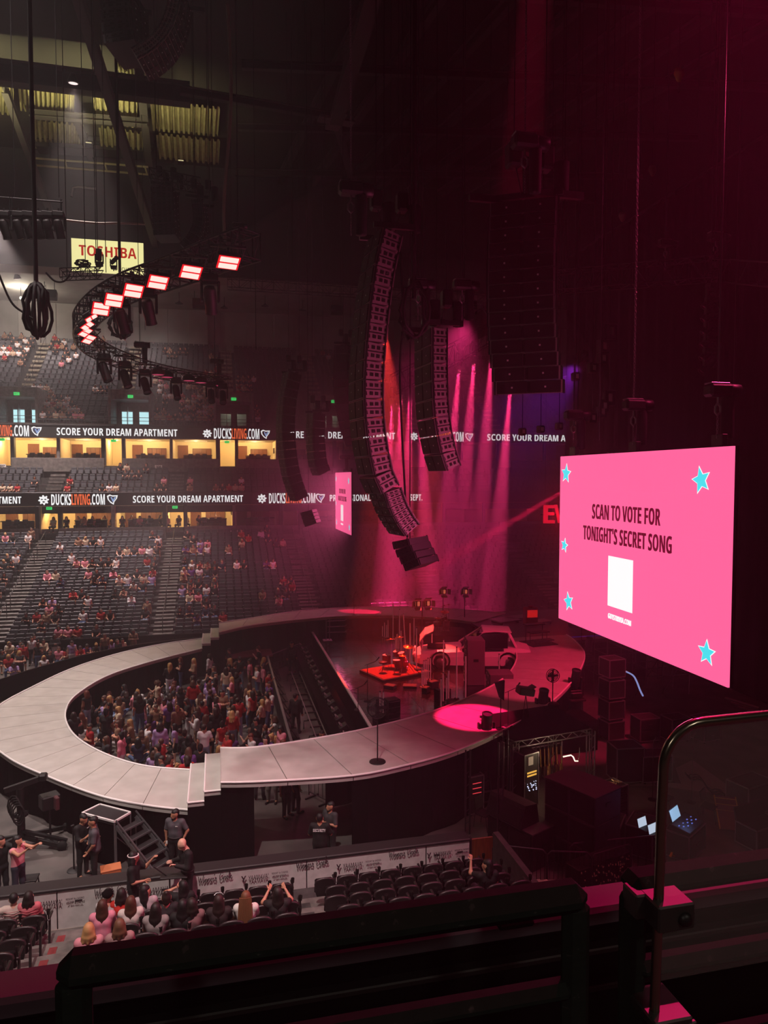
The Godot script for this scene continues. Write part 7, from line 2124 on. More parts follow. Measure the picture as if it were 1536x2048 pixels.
func script_word(o: Node3D, at: Vector3, w: float, mt: Material) -> void:   # hand-lettered «Winner's Circle»
	var g := [
		[[0, 1.0], [0.12, 0.1], [0.3, 0.8], [0.42, 0.1], [0.72, 1.12]],
		[[0.66, 0.5], [0.72, 0.1], [0.82, 0.2], [0.88, 0.5], [0.9, 0.1], [1.0, 0.5], [1.1, 0.46], [1.12, 0.1], [1.2, 0.2], [1.26, 0.5], [1.28, 0.1], [1.38, 0.5], [1.48, 0.46], [1.5, 0.1], [1.6, 0.2], [1.78, 0.42], [1.7, 0.52], [1.62, 0.3], [1.68, 0.1], [1.84, 0.22], [1.94, 0.52], [1.95, 0.42], [2.04, 0.48], [2.04, 0.1], [2.14, 0.18]],
		[[0.8, 0.74], [0.83, 0.78]], [[2.2, 1.0], [2.17, 0.8]],
		[[2.2, 0.1], [2.36, 0.52], [2.4, 0.2], [2.3, 0.05], [2.2, 0.12]],
		[[3.26, 0.9], [3.16, 1.06], [2.94, 0.8], [2.84, 0.4], [2.94, 0.05], [3.14, 0.12], [3.3, 0.4], [3.33, 0.5], [3.34, 0.1], [3.44, 0.2], [3.54, 0.52], [3.56, 0.42], [3.66, 0.48], [3.66, 0.12], [3.78, 0.2], [3.96, 0.46], [3.86, 0.52], [3.8, 0.3], [3.88, 0.08], [4.04, 0.3], [4.28, 1.1], [4.2, 1.12], [4.12, 0.4], [4.2, 0.08], [4.32, 0.24], [4.48, 0.44], [4.4, 0.52], [4.34, 0.3], [4.42, 0.08], [4.6, 0.26]],
		[[3.4, 0.74], [3.43, 0.78]]]
	var s := w / 4.6
	var m := MB.new()
	for st in g:
		var p := []
		for q in st: p.push_back(Vector3(q[0] * s, q[1] * s * 1.05 + q[0] * s * 0.04, 0))
		m.tube(spline(p, 3) if p.size() > 2 else p, s * 0.045, 4)
	part("lettering", m, mt, o, at)

func boards() -> void:
	var dk := mat(srgb(40, 30, 36), 0.7)
	var white := noisy(Color(0.74, 0.72, 0.71), Color(0.83, 0.81, 0.80), 0.012, 0.45, 0.5, 0.0, 31)
	var D := 17.52
	var o := thing("rink_boards", "white rink boards with casino and club lettering between floor and near seats", "boards", V(-0.8, 0, D))
	var cuts := [-9.0, -6.4, -3.78, -0.95, 2.1, 5.26, 6.48]
	for i in cuts.size() - 1:
		var w: float = cuts[i + 1] - cuts[i]
		part("panel", MB.new().box(V((cuts[i] + cuts[i + 1]) * 0.5, 0.60, D + 0.08) - o.position, Vector3(w - 0.025, 0.98, 0.1), Basis(), 0.008), white, o)
		part("joint_post", MB.new().box(V(cuts[i + 1], 0.6, D + 0.09) - o.position, Vector3(0.03, 1.0, 0.1)), M.black, o)
	for x in [-3.3, -1.35, 5.55, 6.2]: part("slot_handle", MB.new().box(V(x, 0.82, D + 0.022) - o.position, Vector3(0.16, 0.035, 0.02), Basis(), 0.008), M.black, o)
	part("base_kick", MB.new().box(V(-1.26, 0.14, D + 0.06) - o.position, Vector3(15.5, 0.06, 0.12)), mat(srgb(150, 140, 130), 0.6), o)
	part("top_ledge", MB.new().box(V(-1.26, 1.12, D + 0.22) - o.position, Vector3(15.5, 0.08, 0.44), Basis(), 0.02), mat(Color(0.13, 0.12, 0.125), 0.6), o)
	part("rear_face", MB.new().box(V(-1.26, 0.55, D + 0.4) - o.position, Vector3(15.5, 1.1, 0.04)), M.black, o)
	var ink := mat(srgb(52, 34, 42), 0.7)
	for q in [[-22, 48, 1829], [190, 262, 1790], [397, 465, 1764], [593, 657, 1735], [778, 837, 1713]]:
		var a := at_d(q[0], q[2], D)
		var b := at_d(q[1], q[2] - 10, D)
		script_word(o, a + Vector3(0, -0.04, 0.02) - o.position, b.x - a.x, ink)
	for q in [[80, 125, 1803], [292, 340, 1773], [497, 537, 1747], [686, 725, 1721], [866, 903, 1699]]:
		var a := at_d(q[0], q[2], D)
		var b := at_d(q[1], q[2] - 4, D)
		var c := (a + b) * 0.5
		c.y = 0.86
		lettering("YAAMAVA'", 0.115, b.x - a.x, ink, o, c + Vector3(0, 0, 0.0) - o.position + Vector3(0, 0, 0.035), Basis(), "Droid Sans", 400, 0.012)
		var x0 := b.x + 0.06
		lettering("RESORT & CASINO", 0.042, 0.40, ink, o, Vector3(x0 + 0.22, 0.90, -D + 0.035) - o.position, Basis(), "Droid Sans", 400, 0.008)
		lettering("AT SAN MANUEL", 0.042, 0.34, ink, o, Vector3(x0 + 0.22, 0.83, -D + 0.035) - o.position, Basis(), "Droid Sans", 400, 0.008)
		flat([[-0.06, 0.07], [-0.03, 0.07], [0.0, 0.01], [0.03, 0.07], [0.06, 0.07], [0.015, -0.02], [0.015, -0.08], [-0.015, -0.08], [-0.015, -0.02]], ink, o, Vector3(a.x - 0.12, 0.86, -D + 0.033) - o.position, Basis(), 0.01)
	var wd := thing("plywood_panel", "bare plywood panel at the right end of the white rink boards", "panel", V(6.85, 0, D + 0.1))
	part("sheet", MB.new().box(Vector3(0, 0.62, 0), Vector3(0.62, 0.95, 0.05), Basis(), 0.01), M.wood, wd)
	part("frame", MB.new().box(Vector3(-0.33, 0.62, 0), Vector3(0.05, 1.05, 0.08)), dk, wd)
	part("frame", MB.new().box(Vector3(0.33, 0.62, 0), Vector3(0.05, 1.05, 0.08)), dk, wd)
	var tr := thing("speaking_stand", "flat dark music stand with a black microphone arm by the bald man", "music stand", V(-1.2, 0.42, 17.05))
	part("pole", MB.new().tube([Vector3.ZERO, Vector3(0, 0.95, 0)], 0.02, 6), M.black, tr)
	part("tray", MB.new().box(Vector3(0.1, 0.97, 0), Vector3(0.62, 0.03, 0.22), Basis(Vector3(0, 0, 1), -0.08), 0.008), M.cabinet, tr)
	part("arm", MB.new().tube([Vector3(-0.05, 0.98, 0), Vector3(-0.35, 1.25, 0)], 0.016, 5), M.black, tr)
	part("foot", MB.new().lathe([Vector2(0, 0.03), Vector2(0.18, 0.02), Vector2(0.18, 0)], 12), M.black, tr)

func rrail(p: Array, w: float, h: float, closed := false) -> MB:    # rounded bar through points
	var m := MB.new()
	m.tube(p, w, 12, closed)
	return m

func build_foreground() -> void:
	# painted steel rails at one distance, their paint chipped along the top
	var paint := StandardMaterial3D.new()
	paint.roughness = 0.6
	paint.metallic_specular = 0.06
	var fn := FastNoiseLite.new()
	fn.seed = 77; fn.frequency = 0.011; fn.fractal_octaves = 4
	var tx := NoiseTexture2D.new(); tx.width = 1024; tx.height = 1024; tx.seamless = true; tx.noise = fn
	var g := Gradient.new()
	g.offsets = PackedFloat32Array([0.0, 0.83, 0.85, 1.0])
	g.colors = PackedColorArray([Color(0.10, 0.135, 0.12), Color(0.12, 0.155, 0.14), Color(0.20, 0.22, 0.21), Color(0.26, 0.27, 0.26)])
	tx.color_ramp = g
	paint.albedo_texture = tx
	paint.uv1_triplanar = true; paint.uv1_world_triplanar = true; paint.uv1_scale = Vector3(1.6, 4.0, 1.6)
	var D := 1.5
	var bar := func(a: Vector3, b: Vector3, w: float, h: float) -> MB:
		var bs := frame_to(a, b)
		return MB.new().box((a + b) * 0.5, Vector3(w, h, a.distance_to(b)), bs, minf(w, h) * 0.4)
	var o := thing("guard_rail", "dark green chipped steel guard rail crossing the bottom of the view", "railing", V(0.25, 8.9, D))
	part("top_rail", bar.call(V(-0.325, 9.805, D) - o.position, V(0.845, 9.805, D) - o.position, 0.085, 0.072), paint, o)
	for x in [-0.295, 0.822]: part("post", bar.call(V(x, 8.9, D) - o.position, V(x, 9.79, D) - o.position, 0.042, 0.07), paint, o)
	part("middle_rail", bar.call(V(-0.29, 9.58, D) - o.position, V(0.81, 9.58, D) - o.position, 0.06, 0.045), paint, o)
	part("middle_rail", bar.call(V(-0.29, 9.36, D) - o.position, V(0.81, 9.36, D) - o.position, 0.06, 0.045), paint, o)
	part("post_flange", MB.new().box(V(0.83, 9.505, 1.9) - o.position, Vector3(0.11, 0.02, 0.1), Basis(), 0.006), paint, o)
	var o2 := thing("guard_rail", "second dark guard rail at lower right behind the curved tube", "railing", V(1.3, 8.9, D))
	part("top_rail", bar.call(V(0.955, 9.815, D) - o2.position, V(2.2, 9.815, D) - o2.position, 0.085, 0.05), paint, o2)
	for x in [0.975, 2.18]: part("post", bar.call(V(x, 8.9, D) - o2.position, V(x, 9.8, D) - o2.position, 0.042, 0.07), paint, o2)
	part("middle_rail", bar.call(V(0.98, 9.6, D) - o2.position, V(2.18, 9.6, D) - o2.position, 0.06, 0.045), paint, o2)
	part("middle_rail", bar.call(V(0.98, 9.38, D) - o2.position, V(2.18, 9.38, D) - o2.position, 0.06, 0.045), paint, o2)
	# parapet with a smooth painted cap
	var cap := mat(Color(0.30, 0.28, 0.31), 0.2)
	var w := struct("wall_parapet_front", MB.new().box(V(0, 8.6, 2.0), Vector3(20, 1.62, 0.16)), M.matte)
	part("cap", MB.new().box(V(0, 9.44, 1.985), Vector3(20, 0.06, 0.13), Basis(), 0.012), cap, w)
	part("ledge", MB.new().box(V(0, 9.36, 1.91), Vector3(20, 0.02, 0.05), Basis(), 0.004), M.black, w)
	part("ledge", MB.new().box(V(0, 9.24, 1.91), Vector3(20, 0.02, 0.04), Basis(), 0.004), M.black, w)
	struct("wall_tier_front", MB.new().box(V(0, 4.0, 3.0), Vector3(40, 8.0, 0.3)), M.concrete_dark)
	struct("floor_walkway", MB.new().box(V(0, 8.75, -1.5), Vector3(40, 0.3, 7.2)), M.concrete_dark)
	for q in [[-2.5, -3.0], [2.8, -2.6]]:  # added unseen lamps that brighten the rails and the curved tube
		var cl0 := thing("rail_fill_light", "added round fill light above the walkway behind us, on the %s" % ("left" if q[0] < 0 else "right"), "ceiling light", V(q[0], 13.2, q[1]))
		part("diffuser", MB.new().lathe([Vector2(0, 0), Vector2(0.22, 0.0), Vector2(0.24, 0.06), Vector2(0, 0.06)], 14), glow(srgb(255, 240, 220), 0.6), cl0)
		omni(V(q[0], 13.1, q[1]), srgb(255, 238, 220), 3.2, 0.2, "rail_fill_omni")
	struct("ceiling_walkway", MB.new().box(V(0, 13.4, -3.6), Vector3(40, 0.25, 6.0)), M.concrete_dark)
	# curved chrome tube with its glass and clamp
	var T := 1.42
	var cg := thing("glass_barrier", "curved bronze-chrome tube framing a smudged glass barrier at lower right", "glass barrier", V(1.0, 9.0, T))
	var path := [V(0.985, 9.55, T), V(0.99, 9.8, T), V(0.993, 10.02, T), V(0.996, 10.12, T)]
	for k in 9:
		var a := PI - (PI / 2) * k / 8.0
		path.push_back(V(1.096 + cos(a) * 0.10, 10.13 + sin(a) * 0.10, T))
	path.append_array([V(1.3, 10.233, T), V(2.3, 10.236, T)])
	for k in path.size(): path[k] -= cg.position
	part("tube", MB.new().tube(path, 0.0115, 14), mat(Color(0.50, 0.47, 0.42), 0.22, 0.9), cg)
	var glass := StandardMaterial3D.new()
	glass.albedo_color = Color(0.9, 0.95, 0.93, 0.05)
	glass.transparency = BaseMaterial3D.TRANSPARENCY_ALPHA
	glass.roughness = 0.04
	var gp := PackedVector2Array()
	gp.append_array([Vector2(1.0, 9.62), Vector2(1.0, 10.12)])
	for k in 9:
		var a := PI - (PI / 2) * k / 8.0
		gp.push_back(Vector2(1.096 + cos(a) * 0.096, 10.13 + sin(a) * 0.096))
	gp.append_array([Vector2(2.3, 10.228), Vector2(2.3, 9.62)])
	var gm := MB.new()
	var tri := Geometry2D.triangulate_polygon(gp)
	for q in gp: gm.pt(V(q.x, q.y, T) - cg.position, Vector3(0, 0, 1), q)
	for i in tri: gm.ix.push_back(i)
	part("glass_pane", gm, glass, cg)
	var cl := thing("clamp_block", "dark square steel clamp with a round bolt holding the curved tube", "clamp", V(1.0, 9.79, 1.45))
	part("block", MB.new().box(Vector3(0.015, 0, 0.02), Vector3(0.095, 0.062, 0.09), Basis(), 0.004), mat(Color(0.15, 0.15, 0.145), 0.5), cl)
	part("arm", MB.new().box(Vector3(-0.03, 0.0, -0.02), Vector3(0.05, 0.06, 0.06), Basis(), 0.004), mat(Color(0.15, 0.15, 0.145), 0.5), cl)
	part("bolt", MB.new().lathe([Vector2(0, 0.012), Vector2(0.011, 0.011), Vector2(0.016, 0.004), Vector2(0.017, 0.0)], 18, Transform3D(Basis(Vector3.RIGHT, PI / 2), Vector3(0.035, -0.004, 0.066))), M.dark_steel, cl)
	var ft := thing("foot_plate", "dark steel foot bracket under the lower end of the curved tube", "bracket", V(1.0, 9.56, 1.44))
	part("plate", MB.new().box(Vector3(0.01, -0.02, 0), Vector3(0.1, 0.025, 0.12), Basis(), 0.004), mat(Color(0.15, 0.15, 0.145), 0.5), ft)
	part("lip", MB.new().box(Vector3(0.03, -0.05, 0.055), Vector3(0.08, 0.06, 0.012), Basis(), 0.003), mat(Color(0.15, 0.15, 0.145), 0.5), ft)

# ------------------------------------------------------------------ people
# a skeleton is a dictionary of joints; skins are surface nets of smooth-joined tapered capsules. People face +z, feet at y = 0.
func skeleton(p: Dictionary) -> Dictionary:
	var J := {}
	var sit: bool = p.get("sit", false)
	var floor_sit: bool = p.get("floor", false)
	var hip_h: float = 0.50 if sit else (0.14 if floor_sit else 0.93)
	var lean: float = p.get("lean", 0.0)
	var u := Vector3(0, cos(lean), sin(lean))
	var w: float = p.get("broad", 1.0)
	J.w = w
	J.pel = Vector3(0, hip_h, 0)
	J.waist = J.pel + u * 0.16
	J.chest = J.pel + u * 0.36
	J.neck = J.pel + u * 0.53
	var hl: float = p.get("nod", 0.0) + lean * 0.6
	var hu := Vector3(0, cos(hl), sin(hl)).rotated(Vector3(0, 0, 1), p.get("tilt", 0.0))
	J.head = J.neck + hu * 0.145 + Vector3(0, 0, 0.015)
	J.hu = hu
	J.yaw = p.get("turn", 0.0)
	for s in [-1, 1]:
		var k := "l" if s < 0 else "r"
		var sh: Vector3 = J.pel + u * 0.475 + Vector3(s * 0.175 * w, 0, 0)
		var a: Vector3 = (p.get("a" + k, Vector3(s * 0.22, -1, 0.0)) as Vector3).normalized()
		var b: Vector3 = (p.get("b" + k, Vector3(s * 0.08, -1, 0.18)) as Vector3).normalized()
		J["sh" + k] = sh
		J["el" + k] = sh + a * 0.285
		J["wr" + k] = J["el" + k] + b * 0.25
		J["ha" + k] = J["wr" + k] + b * 0.085
		J["bd" + k] = b
		var hp: Vector3 = J.pel + Vector3(s * 0.092, -0.02, 0)
		J["hp" + k] = hp
		var t: Vector3
		var c: Vector3
		if sit:
			t = Vector3(s * 0.12, 0.0, 1); c = Vector3(0, -1, p.get("feet", 0.05))
		elif floor_sit:
			t = Vector3(s * 0.75, 0.32, 0.75); c = Vector3(-s * 0.75, -0.36, 0.35)
		else:
			t = p.get("t" + k, Vector3(s * 0.06, -1, 0.03)); c = p.get("c" + k, Vector3(s * 0.03, -1, -0.03))
		J["kn" + k] = hp + t.normalized() * 0.43
		J["an" + k] = J["kn" + k] + c.normalized() * 0.42
		J["an" + k].y = maxf(J["an" + k].y, 0.07)
		J["to" + k] = J["an" + k] + Vector3(s * 0.03, -0.035, 0.15)
	return J

func head_bones(J: Dictionary, k: float) -> Array:
	var h: Vector3 = J.head
	var f := Vector3(0, 0, 1).rotated(Vector3.UP, J.yaw)
	var up: Vector3 = J.hu
	f = (f - up * f.dot(up)).normalized()
	var r := up.cross(f)
	var B := [[h + up * 0.035 - f * 0.012, h + up * 0.02 + f * 0.01, 0.090, 0.088], [h - up * 0.02 + f * 0.02, h - up * 0.085 + f * 0.045, 0.070, 0.046], [J.neck - up * 0.04, h - up * 0.06, 0.062, 0.055]]
	if k > 0.0:
		B.append_array([[h - up * 0.005 + f * 0.095, h - up * 0.035 + f * 0.112, 0.011, 0.016], [h - up * 0.07 + f * 0.085 - r * 0.02, h - up * 0.07 + f * 0.085 + r * 0.02, 0.013, 0.013]])
		for s in [-1.0, 1.0]: B.push_back([h + r * (s * 0.088) + up * 0.01 - f * 0.01, h + r * (s * 0.092) - up * 0.03 - f * 0.005, 0.013, 0.011])
	return B

func hand_bones(J: Dictionary, k: String, curl: float) -> Array:
	var w: Vector3 = J["wr" + k]
	var d: Vector3 = J["bd" + k]
	var s := -1.0 if k == "l" else 1.0
	var side := d.cross(Vector3(0, 0, 1))
	if side.length() < 0.2: side = d.cross(Vector3(0, 1, 0))
	side = side.normalized()
	var nrm := side.cross(d).normalized()
	var B := []
	for i in 4:
		var off := side * (0.026 - 0.0175 * i)
		var a := w + d * 0.02 + off * 0.6
		var b := w + d * 0.085 + off
		B.push_back([a, b, 0.015, 0.012])
		var L: float = [0.036, 0.042, 0.040, 0.030][i]
		var dir1 := (d + nrm * curl * 0.7 + off * 2.0).normalized()
		var dir2 := (d + nrm * curl * 1.8).normalized()
		B.push_back([b, b + dir1 * L, 0.0095, 0.009])
		B.push_back([b + dir1 * L, b + dir1 * L + dir2 * L * 0.85, 0.009, 0.0075])
	var tb := w + d * 0.03 + side * 0.03
	B.push_back([tb, tb + (d * 0.6 + side * 0.6 + nrm * 0.5).normalized() * 0.04, 0.014, 0.0105])
	B.push_back([tb + (d * 0.6 + side * 0.6 + nrm * 0.5).normalized() * 0.04, tb + (d * 0.6 + side * 0.6 + nrm * 0.5).normalized() * 0.04 + (d + nrm * 0.5).normalized() * 0.032, 0.0105, 0.0085])
	return B

func torso_bones(J: Dictionary, g: float) -> Array:
	var w: float = J.w
	var B := []
	for s in [-1.0, 1.0]:
		B.push_back([J.pel + Vector3(s * 0.065 * w, 0.02, -0.01), J.waist + Vector3(s * 0.055 * w, 0, 0), 0.105 * w + g, 0.095 * w + g])
		B.push_back([J.waist + Vector3(s * 0.055 * w, 0, 0), J.chest + Vector3(s * 0.075 * w, 0, 0), 0.095 * w + g, 0.105 + g])
		B.push_back([J.chest + Vector3(s * 0.075 * w, 0, 0), J["sh" + ("l" if s < 0 else "r")] + Vector3(-s * 0.02, -0.02, 0), 0.10 + g, 0.062 + g])
	B.push_back([J.shl, J.shr, 0.055 + g, 0.055 + g])
	return B

func limb(J: Dictionary, a: String, b: String, k: String, ra: float, rb: float, to := 1.0) -> Array:
	var p: Vector3 = J[a + k]
	var q: Vector3 = J[b + k]
	return [p, p.lerp(q, to), ra, lerpf(ra, rb, to)]

func body_bones(J: Dictionary, face: float) -> Array:
	var B := torso_bones(J, 0.0)
	B.append_array(head_bones(J, face))
	for k in ["l", "r"]:
		B.push_back(limb(J, "sh", "el", k, 0.052, 0.042)); B.push_back(limb(J, "el", "wr", k, 0.041, 0.027))
		if face < 2.0: B.push_back(limb(J, "wr", "ha", k, 0.032, 0.03))
		B.push_back(limb(J, "hp", "kn", k, 0.086, 0.058)); B.push_back(limb(J, "kn", "an", k, 0.056, 0.038)); B.push_back(limb(J, "an", "to", k, 0.04, 0.033))
	return B

func top_bones(J: Dictionary, sleeve: float) -> Array:
	var g := 0.014
	var B := torso_bones(J, g)
	for k in ["l", "r"]:
		if sleeve > 0.0: B.push_back(limb(J, "sh", "el", k, 0.052 + g + 0.004, 0.046 + g + 0.004, minf(sleeve, 1.0)))
		if sleeve > 1.0: B.push_back(limb(J, "el", "wr", k, 0.046 + g, 0.032 + g, sleeve - 1.0))
	return B

func leg_bones(J: Dictionary, length: float) -> Array:
	var g := 0.013
	var B := []
	for s in [-1.0, 1.0]: B.push_back([J.pel + Vector3(s * 0.06 * J.w, -0.01, 0), J.pel.lerp(J.waist, 0.35) + Vector3(s * 0.055 * J.w, 0, 0), 0.108 * J.w + g, 0.098 * J.w + g])
	for k in ["l", "r"]:
		B.push_back(limb(J, "hp", "kn", k, 0.086 + g, 0.06 + g, minf(length, 1.0)))
		if length > 1.0: B.push_back(limb(J, "kn", "an", k, 0.058 + g, 0.046 + g, length - 1.0))
	return B

func shoe_bones(J: Dictionary) -> Array:
	var B := []
	for k in ["l", "r"]: B.push_back([J["an" + k] + Vector3(0, -0.03, -0.02), J["to" + k] + Vector3(0, 0, 0.02), 0.048, 0.043])
	return B

func hair_bones(J: Dictionary, style: String) -> Array:
	var h: Vector3 = J.head
	var f := Vector3(0, 0, 1).rotated(Vector3.UP, J.yaw)
	var up: Vector3 = J.hu
	f = (f - up * f.dot(up)).normalized()
	var r := up.cross(f)
	var B := [[h + up * 0.055 - f * 0.03, h + up * 0.05 + f * 0.012, 0.093, 0.084]]
	if style == "short":
		B.push_back([h - f * 0.045, h + up * 0.04 - f * 0.03, 0.075, 0.08])
		return B
	B.push_back([h + up * 0.02 - f * 0.045, h - up * 0.06 - f * 0.05, 0.088, 0.075])
	if style == "bun":
		B.push_back([h + up * 0.13 - f * 0.07, h + up * 0.14 - f * 0.07, 0.045, 0.045])
		return B
	for s in [-1.0, 1.0]: B.push_back([h + r * (s * 0.07) + up * 0.0 - f * 0.01, h + r * (s * 0.085) - up * 0.16 - f * 0.02, 0.038, 0.03])
	var L := 0.36 if style == "long" else 0.18
	for j in 7:
		var s := (j - 3) / 3.0
		var e: float = L * [0.82, 0.97, 0.9, 1.04, 0.94, 1.0, 0.86][j]
		var m: Vector3 = h + r * (s * 0.085) - up * (e * 0.5) - f * (0.098 - 0.03 * absf(s))
		B.push_back([h + r * (s * 0.06) - up * 0.02 - f * 0.055, m, 0.05, 0.036])
		B.push_back([m, h + r * (s * 0.125 + 0.012 * (j % 2)) - up * e - f * (0.095 - 0.03 * absf(s) + 0.02 * (j % 2)), 0.036, 0.02])
	return B

# surface nets over the sum of exp(-k d) of all bones
func net(m: MB, bones: Array, cell: float, k: float, clip := []) -> MB:
	var lo := Vector3.ONE * 1e9
	var hi := Vector3.ONE * -1e9
	var pad := cell * 2.0 + 3.0 / k * 0.5
	for b in bones:
		var r := maxf(b[2], b[3]) + pad
		lo = lo.min(b[0] - Vector3.ONE * r).min(b[1] - Vector3.ONE * r)
		hi = hi.max(b[0] + Vector3.ONE * r).max(b[1] + Vector3.ONE * r)
	var n := Vector3i(((hi - lo) / cell).ceil()) + Vector3i.ONE * 2
	var g := PackedFloat32Array()
	g.resize(n.x * n.y * n.z)
	var sx := n.y * n.z
	var sy := n.z
	for b in bones:
		var A: Vector3 = b[0]
		var d: Vector3 = b[1] - A
		var dd := maxf(d.length_squared(), 1e-8)
		var ra: float = b[2]
		var dr: float = b[3] - ra
		var r := maxf(b[2], b[3]) + pad
		var i0 := Vector3i(((A.min(b[1]) - Vector3.ONE * r - lo) / cell).floor()).clamp(Vector3i.ZERO, n - Vector3i.ONE)
		var i1 := Vector3i(((A.max(b[1]) + Vector3.ONE * r - lo) / cell).ceil()).clamp(Vector3i.ZERO, n - Vector3i.ONE)
		for x in range(i0.x, i1.x + 1):
			for y in range(i0.y, i1.y + 1):
				var q := lo + Vector3(x, y, i0.z) * cell - A
				var at := x * sx + y * sy
				for z in range(i0.z, i1.z + 1):
					var t := clampf(q.dot(d) / dd, 0.0, 1.0)
					var dist := (q - d * t).length() - ra - dr * t
					if dist < pad: g[at + z] += exp(-k * dist)
					q.z += cell
	# value 1 is the surface; inside is above 1
	var idx := PackedInt32Array()
	idx.resize(g.size())
	idx.fill(-1)
	var offs := PackedInt32Array([0, sx, sy, sx + sy, 1, sx + 1, sy + 1, sx + sy + 1])
	var cx := [0, 1, 0, 1, 0, 1, 0, 1]
	var cy := [0, 0, 1, 1, 0, 0, 1, 1]
	var cz := [0, 0, 0, 0, 1, 1, 1, 1]
	var E := [[0, 1], [2, 3], [4, 5], [6, 7], [0, 2], [1, 3], [4, 6], [5, 7], [0, 4], [1, 5], [2, 6], [3, 7]]
	var v := PackedFloat32Array()
	v.resize(8)
	for x in n.x - 1:
		for y in n.y - 1:
			var base := x * sx + y * sy
			for z in n.z - 1:
				var at := base + z
				var c := 0
				for i in 8:
					if g[at + offs[i]] > 1.0: c += 1
				if c == 0 or c == 8: continue
				for i in 8:
					v[i] = log(maxf(g[at + offs[i]], 1e-6))
				var s := Vector3.ZERO
				var cnt := 0
				for e in E:
					var a: float = v[e[0]]
					var b: float = v[e[1]]
					if (a > 0.0) != (b > 0.0):
						var t := a / (a - b)
						s += Vector3(cx[e[0]], cy[e[0]], cz[e[0]]).lerp(Vector3(cx[e[1]], cy[e[1]], cz[e[1]]), t)
						cnt += 1
				s /= cnt
				var grad := Vector3(v[1] + v[3] + v[5] + v[7] - v[0] - v[2] - v[4] - v[6], v[2] + v[3] + v[6] + v[7] - v[0] - v[1] - v[4] - v[5], v[4] + v[5] + v[6] + v[7] - v[0] - v[1] - v[2] - v[3])
				idx[at] = m.pt(lo + (Vector3(x, y, z) + s) * cell, (-grad).normalized())
	for x in range(1, n.x - 1):
		for y in range(1, n.y - 1):
			for z in range(1, n.z - 1):
				var at := x * sx + y * sy + z
				var a := g[at] > 1.0
				for ax in 3:
					var st: int = [sx, sy, 1][ax]
					var b := g[at + st] > 1.0
					if a == b: continue
					var s1: int = [sy, 1, sx][ax]
					var s2: int = [1, sx, sy][ax]
					var q0 := idx[at - s1 - s2]
					var q1 := idx[at - s2]
					var q2 := idx[at]
					var q3 := idx[at - s1]
					if q0 < 0 or q1 < 0 or q2 < 0 or q3 < 0: continue
					if a: m.ix.append_array([q0, q2, q1, q0, q3, q2])
					else: m.ix.append_array([q0, q1, q2, q0, q2, q3])
	return m

func figure(p: Dictionary, cell: float, detail := 0.0) -> Dictionary:   # meshes of one pose
	var J := skeleton(p)
	var K := 46.0 if detail < 2.0 else 60.0
	var r := {}
	var b := MB.new()
	net(b, body_bones(J, detail), cell, K)
	if detail >= 2.0:
		for k in ["l", "r"]: net(b, hand_bones(J, k, p.get("curl", 0.5)), 0.0065, 330.0)
	r.body = b.mesh()
	for q in p.get("tops", [0.55]): r["top%.2f" % q] = net(MB.new(), top_bones(J, q), cell, K).mesh()
	for q in p.get("legs", [2.0]): r["legs%.2f" % q] = net(MB.new(), leg_bones(J, q), cell, K).mesh()
	r.shoes = net(MB.new(), shoe_bones(J), cell, 60.0).mesh()
	for q in p.get("hairs", ["short", "long"]): r["hair_" + q] = net(MB.new(), hair_bones(J, q), minf(cell, 0.022), 110.0 if detail >= 2.0 else 70.0).mesh()
	r.J = J
	return r

const SKIN := [Color(0.80, 0.60, 0.50), Color(0.74, 0.53, 0.43), Color(0.66, 0.46, 0.36), Color(0.50, 0.34, 0.26), Color(0.84, 0.66, 0.57)]
const HAIRC := [["black", Color(0.06, 0.05, 0.05)], ["dark brown", Color(0.15, 0.095, 0.07)], ["brown", Color(0.28, 0.17, 0.11)], ["auburn", Color(0.36, 0.15, 0.09)], ["blonde", Color(0.68, 0.52, 0.32)]]
const TOPC := [["black", Color(0.06, 0.06, 0.065)], ["white", Color(0.84, 0.82, 0.82)], ["dark grey", Color(0.16, 0.16, 0.17)], ["red", Color(0.62, 0.10, 0.12)], ["pink", Color(0.85, 0.52, 0.58)], ["purple", Color(0.36, 0.20, 0.46)], ["navy", Color(0.10, 0.12, 0.22)], ["cream", Color(0.75, 0.67, 0.57)], ["lilac", Color(0.66, 0.56, 0.74)], ["tan", Color(0.52, 0.40, 0.31)]]
const LEGC := [["black", Color(0.06, 0.06, 0.065)], ["blue denim", Color(0.26, 0.33, 0.46)], ["pale denim", Color(0.50, 0.57, 0.66)], ["dark", Color(0.11, 0.10, 0.12)], ["white", Color(0.78, 0.76, 0.76)], ["tan", Color(0.46, 0.37, 0.29)]]

func assemble(fig: Dictionary, top: String, legs: String, hair: String, sk: Color, tc: Color, lc: Color, hc: Color, o: Node3D) -> void:
	part("body", fig.body, mat(sk, 0.55), o)
	part("top", fig[top], mat(tc, 0.85), o)
	part("trousers" if legs.ends_with("2.00") else "shorts", fig[legs], mat(lc, 0.85), o)
	part("shoes", fig.shoes, mat(Color(0.08, 0.08, 0.08) if lc.v < 0.4 else Color(0.75, 0.74, 0.73), 0.7), o)
	part("hair", fig["hair_" + hair], mat(hc, 0.6), o)

